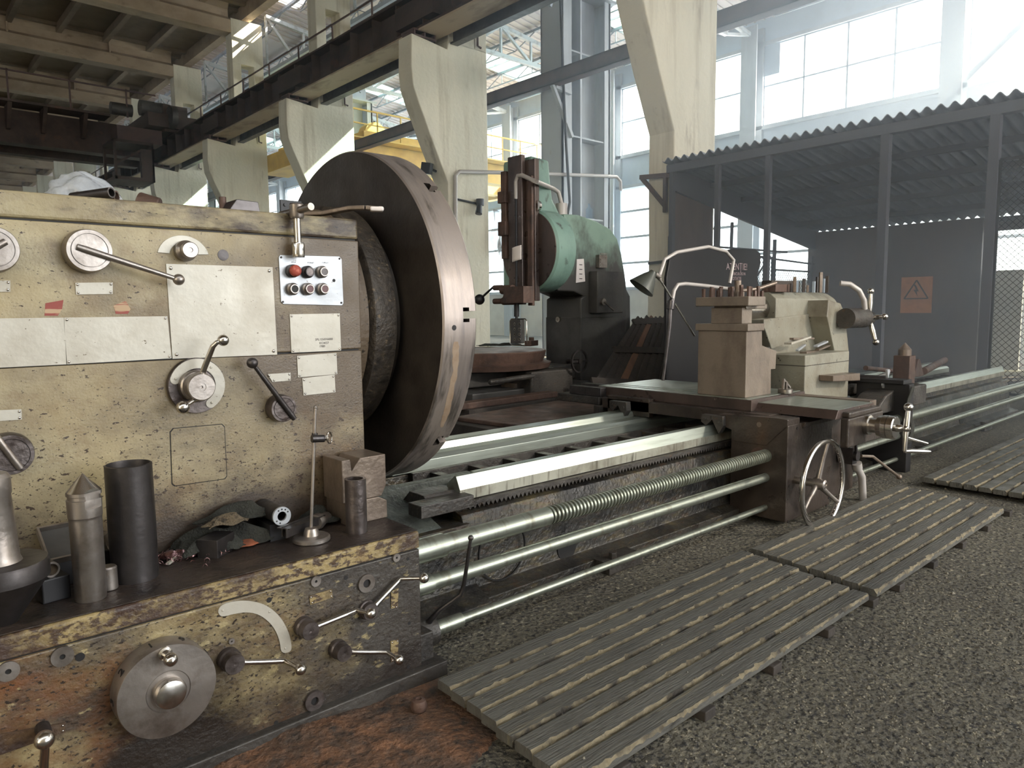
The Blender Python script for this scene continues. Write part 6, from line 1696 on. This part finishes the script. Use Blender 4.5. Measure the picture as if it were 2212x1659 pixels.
# flat steel plates and bars stacked on the floor between the machines
pl = [A('Z', 0.30, 1030, 893), A('Z', 0.30, 1115, 885)]
def slab(name, label, x0, x1, y0, y1, z0, z1, m, rz=0.0):
    cx_, cy_ = (x0+x1)/2, (y0+y1)/2
    m_ = Matrix.Translation((cx_, cy_, 0)) @ Matrix.Rotation(rz, 4, 'Z') @ Matrix.Translation((-cx_, -cy_, 0))
    return tag(MB().box(x0, x1, y0, y1, z0, z1, m_).build(name, M[m], smooth=0, bevel=0.006), label, name.split('_')[-1])
slab('steel_plate', 'large flat brown steel plate lying behind the rear way of the lathe', 3.2, 4.5, 3.55, 4.25, 0.40, 0.43, 'rustiron', 0.1)
slab('timber_beam', 'thick dark timber under the front end of the flat steel plate', 3.1, 3.3, 3.5, 4.3, 0.0, 0.40, 'darkwood')
slab('timber_beam', 'thick dark timber under the far end of the flat steel plate', 4.3, 4.5, 3.5, 4.3, 0.0, 0.40, 'darkwood')
slab('steel_plate', 'second rusty plate lying low left of the large flat plate', 2.7, 3.1, 3.4, 4.0, 0.28, 0.33, 'rustiron', -0.15)
slab('timber_block', 'squat dark timber block under the low rusty plate', 2.75, 3.05, 3.45, 3.95, 0.0, 0.28, 'darkwood')
slab('steel_bar', 'long dark bar lying on blocks before the green machine', 3.4, 4.6, 4.5, 4.62, 0.42, 0.47, 'rustiron', 0.05)
slab('timber_trestle', 'dark timber trestle under the long dark bar', 3.5, 4.5, 4.45, 4.67, 0.0, 0.42, 'darkwood', 0.05)
# machine slides lying behind the carriage
t = thing('rear_tool_slide', 'dark slotted rear slide sticking out of the carriage over the rear way', 'slide', (3.75, 3.3, 0.53))
c0 = A('X', 3.72, 1215, 875)
ye = c0.y
MB().box(3.72, 4.1, 3.27, ye+0.05, 0.545, 0.60).build('slide_base', M['cast'], t, smooth=0, bevel=0.006)
MB().box(3.74, 3.80, 3.27, ye-0.05, 0.60, 0.66).box(3.92, 3.98, 3.27, ye, 0.60, 0.66).build('slide_rail', M['darksteel'], t, smooth=0, bevel=0.003)
MB().box(3.70, 4.12, 3.24, 3.3, 0.0, 0.545).build('slide_support', M['cast'], t, smooth=0, bevel=0.006)

# ================================================================== LEANING SLATTED TIMBER PANEL
bl, br_, tl_, tr_ = A('Y', 4.55, 1268, 850), A('Y', 4.25, 1530, 860), A('Y', 5.15, 1376, 690), A('Y', 4.95, 1520, 678)
LP_ = thing('timber_crate_panel', 'big slatted dark timber panel leaning back beside the green machine', 'timber panel', ((bl.x+br_.x)/2, 4.6, 0))
def pan(u, v, o=0.0):
    p = bl.lerp(br_, u).lerp(tl_.lerp(tr_, u), v)
    nrm = (br_-bl).cross(tl_-bl).normalized()
    if nrm.y > 0: nrm = -nrm
    return p+nrm*o
N_ = 15
for k in range(N_):
    u0 = k/N_; w = 0.052 if k % 3 else 0.06
    u = u0+0.5/N_; j = rnd.uniform(-0.006, 0.006)
    MB().bar(pan(u+j, -0.35), pan(u-j, 1.0+rnd.uniform(-0.02, 0.01)), (br_-bl).length/N_*0.80, 0.022, up=(0, -1, 0.6)).build('slat', M['redwood' if k in (3,) else 'darkwood'], LP_, smooth=0, bevel=0.003)
for v in (-0.25, 0.12, 0.52, 0.93):
    MB().bar(pan(-0.03, v, 0.025), pan(1.02, v-0.02, 0.025), 0.075, 0.03, up=(0, -1, 0.6)).build('cross_board', M['darkwood'], LP_, smooth=0, bevel=0.003)
foot = pan(0.5, -0.3)
MB().box(bl.x, br_.x, foot.y-0.1, foot.y+0.5, 0.0, 0.28).build('base_timber', M['darkwood'], LP_, smooth=0, bevel=0.01)

# ================================================================== WORK LAMP, LEVER PIPES, SIGN
YL_ = 3.05
Ll = lambda x, y: A('Y', YL_, x, y)
t = thing('work_lamp', 'jointed work lamp with an olive cone shade on a pole behind the tool post', 'lamp', (Ll(1432, 818).x, YL_, 0.668))
MB().tube([Ll(1432, 822), Ll(1440, 760), Ll(1446, 700), Ll(1448, 655), Ll(1452, 645)], [0.011, 0.012, 0.018, 0.018, 0.014], 12).cyl(Ll(1448, 668), Ll(1450, 650), 0.028).build('pole', M['darksteel'], t, smooth=45)
MB().tube([Ll(1452, 650), Ll(1456, 628), Ll(1464, 615), Ll(1480, 613), Ll(1530, 618), Ll(1590, 626)], 0.014, 12).build('bent_tube', M['greypipe'], t, smooth=45)
MB().tube([Ll(1422, 598), Ll(1455, 650), Ll(1500, 725)], 0.007, 10).build('joint_arm', M['steel'], t, smooth=45)
MB().tube([Ll(1424, 596), Ll(1436, 560), Ll(1462, 545), Ll(1530, 533), Ll(1568, 543), Ll(1585, 562), Ll(1580, 590), Ll(1576, 612)], 0.013, 12).build('upper_arm', M['greypipe'], t, smooth=45)
tip_ = Ll(1368, 613); nk = Ll(1408, 592)
d = (Ll(1385, 622)-nk).normalized()
MB().lathe([(0.022, -0.02), (0.03, 0.0), (0.05, 0.03), (0.095, 0.12), (0.093, 0.12), (0.045, 0.03)], nk, -_r*0.6-_u*0.8, 36).build('lamp_shade', M['lamp'], t, smooth=50)
MB().cyl(nk+Vector((0.03, 0, 0.0)), Ll(1424, 598), 0.018).cyl(Ll(1416, 590), Ll(1426, 604), 0.012).build('shade_bracket', M['dullsteel'], t, smooth=30)
# black machine hood with Romanian warning behind the tool post
YS_ = 4.0
B_ = lambda x, y: A('Y', YS_, x, y)
t = thing('warning_board', 'big dark board with rounded top and faded warning lettering behind the tool post', 'warning board', (B_(1610, 700).x, YS_, 0))
P = [B_(*p) for p in ((1560, 545), (1580, 538), (1632, 538), (1643, 548), (1643, 570), (1636, 595), (1642, 640), (1642, 900), (1440, 900), (1440, 600), (1447, 560), (1470, 545), (1530, 535))]
P = [(v.x, max(0.0, v.z)) for v in P]
MB().prism(P, 'XZ', YS_, YS_+0.03).build('board', M['matblack'], t, smooth=0, bevel=0.004)
for (px, py, s_, sz) in ((1594, 577, 'ATENȚIE!', 0.095), (1597, 592, 'PERICULOS IN', 0.043), (1592, 602, 'ROTATIE', 0.05)):
    q = B_(px, py); text('warning_text', s_, sz, Tfront(q.x-0.02, YS_-0.002, q.z, 0.02), t, M['signtext'], 0.001)

# ================================================================== THINGS ROUND THE TAILSTOCK
# hex sockets and tool bits standing on the barrel
rb_ = random.Random(3)
for k, (px, ht) in enumerate(((1708, 20), (1716, 34), (1722, 26), (1736, 30), (1744, 16), (1758, 24), (1764, 34), (1772, 44), (1779, 30), (1786, 36), (1803, 22))):
    yb_ = 2.56+0.02*(k % 3)
    a_ = A('Y', yb_, px, 632); top_ = A('Y', yb_, px, 632-ht)
    m_ = ['darksteel', 'wornsteel', 'cladding'][k % 3]
    z0 = ztop
    w = 0.016+0.006*(k % 2)
    if px < 1800:
        o = MB().cbox((a_.x, yb_, (z0+top_.z)/2), (w, w, top_.z-z0), rb_.uniform(0, 1)).build('tool_bit', M[m_], smooth=0, bevel=0.002)
        tag(o, 'square lathe tool bit standing on the tailstock barrel', 'tool bit', 'tool bits standing on the tailstock')
q = A('Y', 2.65, 1690, 625)
tag(MB().box(A('Y', 2.6, 1670, 625).x, A('Y', 2.6, 1702, 625).x, 2.58, 2.68, ztop, ztop+0.055).build('rusty_tray', M['rustiron'], smooth=0, bevel=0.003), 'low rusty box on the front end of the tailstock barrel', 'box')
tag(MB().box(A('Y', 2.6, 1700, 625).x, A('Y', 2.6, 1760, 625).x, 2.72, 2.80, ztop, ztop+0.09).build('tool_rack', M['darkwood'], smooth=0, bevel=0.003), 'dark wooden rack behind the tool bits on the tailstock', 'rack')
# pale offcuts piled in the hollow of the tailstock
for k, (px0, py0, px1, py1, w, m_, lab) in enumerate(((1702, 742, 1745, 728, 0.05, 'plaque', 'long pale flat offcut lying uppermost in the tailstock hollow'), (1710, 732, 1755, 731, 0.03, 'wornsteel', 'grey flat offcut behind the long pale one'),
        (1722, 757, 1738, 745, 0.02, 'plaque2', 'short bright bar end in the tailstock hollow'), (1762, 748, 1785, 738, 0.03, 'plaque2', 'grey bar end at the right of the hollow'), (1765, 756, 1790, 746, 0.03, 'wornsteel', 'lowest grey bar end at the right of the hollow'), (1735, 762, 1762, 758, 0.05, 'wornsteel', 'thick grey block in the middle of the hollow'))):
    p0_, p1_ = A('Y', 2.36+0.01*k, px0, py0), A('Y', 2.40+0.01*k, px1, py1)
    p0_.z = max(p0_.z, zt+0.012+0.004*k); p1_.z = max(p1_.z, zt+0.012+0.004*k)
    tag(MB().bar(p0_, p1_, w, 0.014).build('metal_offcut', M[m_], smooth=0, bevel=0.002), lab, 'offcut')
# magnet clamp with bracket standing by the tool post
c = A('Z', 0.668, 1655, 846)
t = thing('round_magnet_base', 'round grey clamp base with a bent bracket beside the tool post foot', 'clamp', (c.x, 2.20, 0.668))
MB().lathe([(0.0, 0), (0.042, 0), (0.044, 0.004), (0.044, 0.024), (0.04, 0.028), (0, 0.028)], (c.x, 2.195, 0.668), (0, 0, 1), 40).build('round_base', M['dullsteel'], t, smooth=30)
MB().bar((c.x-0.02, 2.20, 0.695), (c.x-0.015, 2.20, 0.76), 0.012).bar((c.x-0.015, 2.20, 0.755), (c.x+0.05, 2.19, 0.70), 0.010).bar((c.x+0.01, 2.20, 0.695), (c.x+0.01, 2.20, 0.74), 0.02, 0.02).build('bent_bracket', M['dullsteel'], t, smooth=0)
# pale wedge lying on the bed behind the slide nose
P = [A('Y', 2.32, *p) for p in ((1790, 867), (1835, 855), (1848, 870))]
tag(MB().prism([(v.x, v.z) for v in P], 'XZ', 2.32, 2.42).build('pale_wedge', M['plaque2'], smooth=0), 'pale wedge shaped plate behind the cross feed dial', 'plate')
# second bed end: centre standing on the bed, pipes, timber
zb_ = 0.60
c = A('Y', 2.30, 1952, 820)
t = thing('lathe_centre', 'far pointed steel centre in a square holder standing on the right end of the bed', 'steel centre', (c.x, 2.3, 0.535))
w = 0.065
MB().box(c.x-w, c.x+w, 2.235, 2.365, 0.535, A('Y', 2.3, 1952, 768).z).build('square_holder', M['rustiron'], t, smooth=0, bevel=0.006)
zz0 = A('Y', 2.3, 1952, 768).z; zz1 = A('Y', 2.3, 1952, 740).z
MB().lathe([(0.05, 0), (0.05, (zz1-zz0)*0.45), (0.046, (zz1-zz0)*0.5), (0.001, zz1-zz0)], (c.x, 2.3, zz0), (0, 0, 1), 32).build('cone_tip', M['wornsteel'], t, smooth=30)
for k, (a_, b_, R_, m_, lab) in enumerate((((1995, 802), (2040, 778), 0.035, 'rustiron', 'rusty pipe lying askew on the right end of the bed'), ((1870, 795), (1940, 804), 0.02, 'rustiron', 'thin rusty bar lying behind the far pointed centre'), ((1890, 817), (1925, 812), 0.02, 'dullsteel', 'short grey bar beside the three bladed drill'))):
    p0_, p1_ = A('Y', 2.5, *a_), A('Y', 2.7, *b_)
    p0_.z = max(p0_.z, 0.57); p1_.z = max(p1_.z, 0.57)
    tag(MB().cyl(p0_, p1_, R_, seg=18).build('loose_pipe', M[m_], smooth=30), lab, 'pipe')
c = A('Y', 2.5, 1985, 805)
tag(MB().prism([(c.x-0.12, 0.535), (c.x-0.02, 0.70), (c.x+0.02, 0.70), (c.x+0.14, 0.535)], 'XZ', 2.5, 2.62).build('triangular_block', M['rustiron'], smooth=0, bevel=0.005), 'rusty triangular block on the right end of the bed', 'block')
MBX = MB().box(5.6, 9.3, 2.22, 3.1, 0.0, 0.53)
# tool cluster with bright blades above the bracket
c = A('Y', 2.10, 1918, 822)
t = thing('cutter_head', 'bright three bladed cutter lying near the far rod bracket', 'cutter', (c.x, 2.1, 0.53))
mb = MB()
for a in (80, 200, 320):
    a = math.radians(a); d_ = Vector((math.cos(a), 0, math.sin(a))); s_ = Vector((-d_.z, 0, d_.x))
    mb.add([c+d_*0.015, c+d_*0.075+s_*0.028, c+d_*0.085, c+d_*0.075-s_*0.028]+[c+d_*0.015+Vector((0, 0.015, 0)), c+d_*0.075+s_*0.028+Vector((0, 0.015, 0)), c+d_*0.085+Vector((0, 0.015, 0)), c+d_*0.075-s_*0.028+Vector((0, 0.015, 0))],
           [(0, 1, 2, 3), (7, 6, 5, 4), (0, 4, 5, 1), (1, 5, 6, 2), (2, 6, 7, 3), (3, 7, 4, 0)])
mb.build('cutter_blades', M['plaque2'], t, smooth=0)
MB().cyl(c+Vector((0, 0.015, 0)), c+Vector((-0.05, 0.3, -0.0)), 0.035).build('cutter_shank', M['darksteel'], t, smooth=30)
MB().prism([(c.x-0.25, 0.44), (c.x-0.32, 0.50), (c.x-0.2, c.z-0.09), (c.x+0.08, c.z-0.03), (c.x+0.10, 0.44)], 'XZ', 2.03, 2.22).build('cutter_rest', M['cast'], t, smooth=0, bevel=0.01)

# ================================================================== CRANES
YCR = 30.5
C_ = lambda x, y, Y=YCR: A('Y', Y, x, y)
t = thing('dark_bridge_crane', 'dark brown bridge crane with a hanging cab crossing the near bay', 'crane', (0, YCR, 7))
z0, z1 = C_(0, 302).z, C_(0, 232).z
MB().box(-13.6, 8.9, YCR, YCR+0.5, z0, z1).box(-13.6, 8.9, YCR-0.05, YCR+0.55, z0-0.05, z0).box(-13.6, 8.9, YCR+2.2, YCR+2.7, z0, z1).build('crane_girder', M['rustybeam'], t, smooth=0)
zp = z1+0.05
MB().box(-13.6, C_(225, 255).x, YCR-0.9, YCR, zp, zp+0.08).build('crane_walkway', M['rustybeam'], t, smooth=0)
hr = MB()
for k in range(12):
    x = -12+1.8*k
    if x > 9: break
    hr.bar((x, YCR-0.88, zp+0.05), (x, YCR-0.88, zp+1.05), 0.05)
hr.bar((-13.6, YCR-0.88, zp+1.05), (8.8, YCR-0.88, zp+1.0), 0.05)
hr.build('crane_handrail', M['rustpipe'], t, smooth=0)
for px in (15, 90, 175):
    c = C_(px, 250); MB().prism([(YCR-0.8, zp), (YCR-0.2, zp-0.75), (YCR, zp-0.75), (YCR, zp)], 'YZ', c.x-0.06, c.x+0.06).build('walkway_bracket', M['rustybeam'], t, smooth=0)
MB().box(8.3, 10.0, YCR-1.6, YCR+4.2, 8.03, 8.5).box(8.9, 9.75, YCR-1.4, YCR-0.5, 7.93, 8.9).build('end_carriage', M['rustybeam'], t, smooth=0)
MB().box(C_(236, 290).x, C_(330, 290).x, YCR-1.1, YCR-0.2, C_(280, 318).z, C_(280, 288).z).build('motor_box', M['rustpipe'], t, smooth=0)
MB().cyl((8.2, YCR-1.0, z1+0.5), (9.2, YCR-1.0, z1+0.5), 0.28).cyl((7.3, YCR-0.7, z1+0.4), (8.0, YCR-0.7, z1+0.4), 0.22).cyl((9.0, YCR-1.7, 8.4), (9.2, YCR-1.7, 8.4), 0.4).build('crane_motor', M['darkmachine'], t, smooth=30)
xa_, xb_, zc0, zc1 = C_(222, 350).x, C_(305, 350).x, C_(260, 402).z, C_(260, 320).z
cb = MB().box(xa_, xb_, YCR-1.6, YCR-0.1, zc0, zc0+0.12).box(xa_, xb_, YCR-1.6, YCR-0.1, zc1-0.1, zc1)
for x in (xa_, xb_-0.08):
    for y in (YCR-1.6, YCR-0.18): cb.box(x, x+0.08, y, y+0.08, zc0, zc1)
cb.box(xa_+0.9, xb_, YCR-1.58, YCR-1.52, zc0, zc0+1.15).box(xb_-0.06, xb_, YCR-1.6, YCR-0.1, zc0, zc1).bar((xa_, YCR-1.58, zc0+0.5), (xa_+0.9, YCR-1.58, zc1-0.3), 0.07)
cb.build('crane_cab', M['rustybeam'], t, smooth=0)
YY = 22.6
D_ = lambda x, y: A('Y', YY, x, y)
t = thing('yellow_bridge_crane', 'yellow bridge crane crossing the far bay behind the columns', 'crane', (17, YY, 6))
z0, z1 = D_(1050, 392).z, D_(1050, 352).z
MB().box(11.6, 22.3, YY, YY+0.45, z0, z1).box(11.6, 22.3, YY-0.06, YY+0.5, z1, z1+0.06).box(11.6, 22.3, YY-0.06, YY+0.5, z0-0.05, z0).box(11.6, 22.3, YY+2.3, YY+2.8, z0, z1).build('crane_girder', M['yellow'], t, smooth=0)
for a_, b_ in ((11.3, 12.3), (21.8, 22.2)): MB().box(a_, b_, YY-1.0, YY+3.6, z0-0.1, z0+0.5).build('end_carriage', M['yellow'], t, smooth=0)
hr = MB()
for k in range(12): hr.bar((11.8+0.95*k, YY-0.5, z1+0.05), (11.8+0.95*k, YY-0.5, z1+0.95), 0.04)
hr.bar((11.8, YY-0.5, z1+0.95), (22.2, YY-0.5, z1+0.95), 0.05).bar((11.8, YY-0.5, z1+0.5), (22.2, YY-0.5, z1+0.5), 0.04)
hr.build('crane_handrail', M['yellow'], t, smooth=0)
MB().box(11.7, 22.3, YY-0.6, YY, z1+0.0, z1+0.05).build('crane_walkway', M['yellow'], t, smooth=0)
c = D_(858, 255)
MB().cyl((c.x-0.4, YY+0.8, c.z-0.5), (c.x-0.4, YY+1.3, c.z-0.5), 0.45).box(c.x-1.2, c.x+1.6, YY+0.3, YY+2.3, z1+0.1, z1+0.5).cyl((c.x+0.9, YY+1, c.z-0.7), (c.x+1.8, YY+1, c.z-0.7), 0.3).build('crab_hoist', M['yellow'], t, smooth=30)
MB().cyl((c.x+0.3, YY+1, c.z-0.5), (c.x+0.7, YY+1, c.z-0.5), 0.36).build('hoist_motor', M['blue'], t, smooth=30)
MB().box(12.2, 14.2, YY-1.0, YY-0.1, z0-1.6, z0-0.1).build('crane_cab', M['yellow'], t, smooth=0)

# ---- small fittings on the columns
def bracket(Y_, y_pts, name, label, m_='rustpipe', r=0.05):
    return tag(MB().tube(y_pts, r, 8).build(name, M[m_], smooth=45), label, 'bracket')
c = A('X', 9.86, 1366, 386)
q = [A('X', 9.84, *p) for p in ((1365, 388), (1425, 396), (1405, 460), (1422, 440))]
mb = MB().bar((9.80, 7.7, q[0].z), (9.80, 7.15, q[0].z-0.04), 0.07).bar((9.80, 7.2, q[0].z-0.05), (9.80, 7.2, q[0].z-0.62), 0.06).bar((9.80, 7.66, q[0].z-0.03), (9.80, 7.2, q[0].z-0.52), 0.06)
tag(mb.build('iron_bracket', M['rustpipe'], smooth=0), 'dark triangular iron bracket fixed on the near concrete column', 'bracket')
tag(MB().tube([(9.83, 7.12, 1.25), (9.83, 7.12, 0.0+2.35), (9.83, 7.0, 2.45), (9.83, 6.95, 2.46)], 0.035, 8).bar((9.84, 7.55, 1.95), (9.84, 7.1, 1.97), 0.04).tube([(9.83, 7.12, 0.0), (9.83, 7.12, 1.25)], 0.035, 8).build('downpipe', M['matblack'], smooth=40), 'dark pipe running down the near concrete column beside the shed', 'pipe')
c = A('Y', 13.05, 1036, 440)
tag(MB().tube([A('Y', 13.06, 985, 430), A('Y', 13.06, 1040, 442)], 0.025, 6).cyl(A('Y', 13.0, 1037, 432), A('Y', 12.95, 1034, 462), 0.05, 0.08).cyl(A('Y', 13.0, 1037, 430), A('Y', 13.0, 1037, 444), 0.09).build('siren_horn', M['matblack'], smooth=30), 'small black horn fixed on the second concrete column', 'horn')
p_ = A('X', 9.86, 932, 361)
tag(MB().cbox((9.5, 13.35, A('X', 9.5, 932, 361).z), (0.12, 0.25, 0.24), 0.3, 0.2).bar((9.5, 13.3, A('X', 9.5, 932, 361).z), (9.72, 13.3, A('X', 9.5, 932, 361).z-0.05), 0.05).build('flood_light', M['matblack'], smooth=0, bevel=0.01), 'small flood light on the second concrete column beside the faceplate', 'lamp')
p_ = A('Y', 12.9, 1055, 490)
tag(MB().sheet(lambda u, v: (11.12+0.45*u+0.05*math.sin(7*v), 12.98+0.12*math.sin(11*u+3*v), p_.z+0.35-0.9*v+0.1*math.sin(9*u)), 12, 14).build('plastic_sheet', M['film'], smooth=60, solid=0.01), 'torn plastic sheet hanging on the second concrete column', 'plastic sheet')
c = A('X', 13.4, 1290, 400)
tag(MB().lathe([(0.0, 0), (0.09, 0.0), (0.09, 0.25), (0.03, 0.33), (0.03, 0.4), (0, 0.4)], (14.65, 13.22, 3.59), (0, 0, 1), 20).build('plastic_bottle', M['milky'], smooth=50), 'small pale bottle standing on a shelf of the big steel column', 'bottle')
# ================================================================== GLARE HAZE
def haze():  # added scatter volume, denser round the shed, standing in mostly for lens glare
    m = bpy.data.materials.new('glare_haze'); m.use_nodes = True
    nt = m.node_tree; nt.nodes.clear()
    o = nt.nodes.new('ShaderNodeOutputMaterial'); v = nt.nodes.new('ShaderNodeVolumeScatter')
    v.inputs['Color'].default_value = (0.72, 0.84, 1.0, 1); v.inputs['Density'].default_value = 0.05
    v.inputs['Anisotropy'].default_value = 0.45
    g = nt.nodes.new('ShaderNodeNewGeometry'); sp = nt.nodes.new('ShaderNodeSeparateXYZ'); mr = nt.nodes.new('ShaderNodeMapRange')
    mr.interpolation_type = 'SMOOTHSTEP'
    mr.inputs['From Min'].default_value = 10.5; mr.inputs['From Max'].default_value = 3.5
    mr.inputs['To Min'].default_value = 0.004; mr.inputs['To Max'].default_value = 0.052
    nt.links.new(g.outputs['Position'], sp.inputs[0]); nt.links.new(sp.outputs['Y'], mr.inputs['Value']); nt.links.new(mr.outputs[0], v.inputs['Density'])
    nt.links.new(v.outputs[0], o.inputs['Volume'])
    ob = MB().box(5.75, 22.7, -9.5, 99.5, 0.02, 10.4).build('haze', m, smooth=0)
    tag(ob, 'thin bluish haze added for the glare under the far windows and round the shed', 'haze', kind='stuff')
haze()
cy.volume_bounces = 1
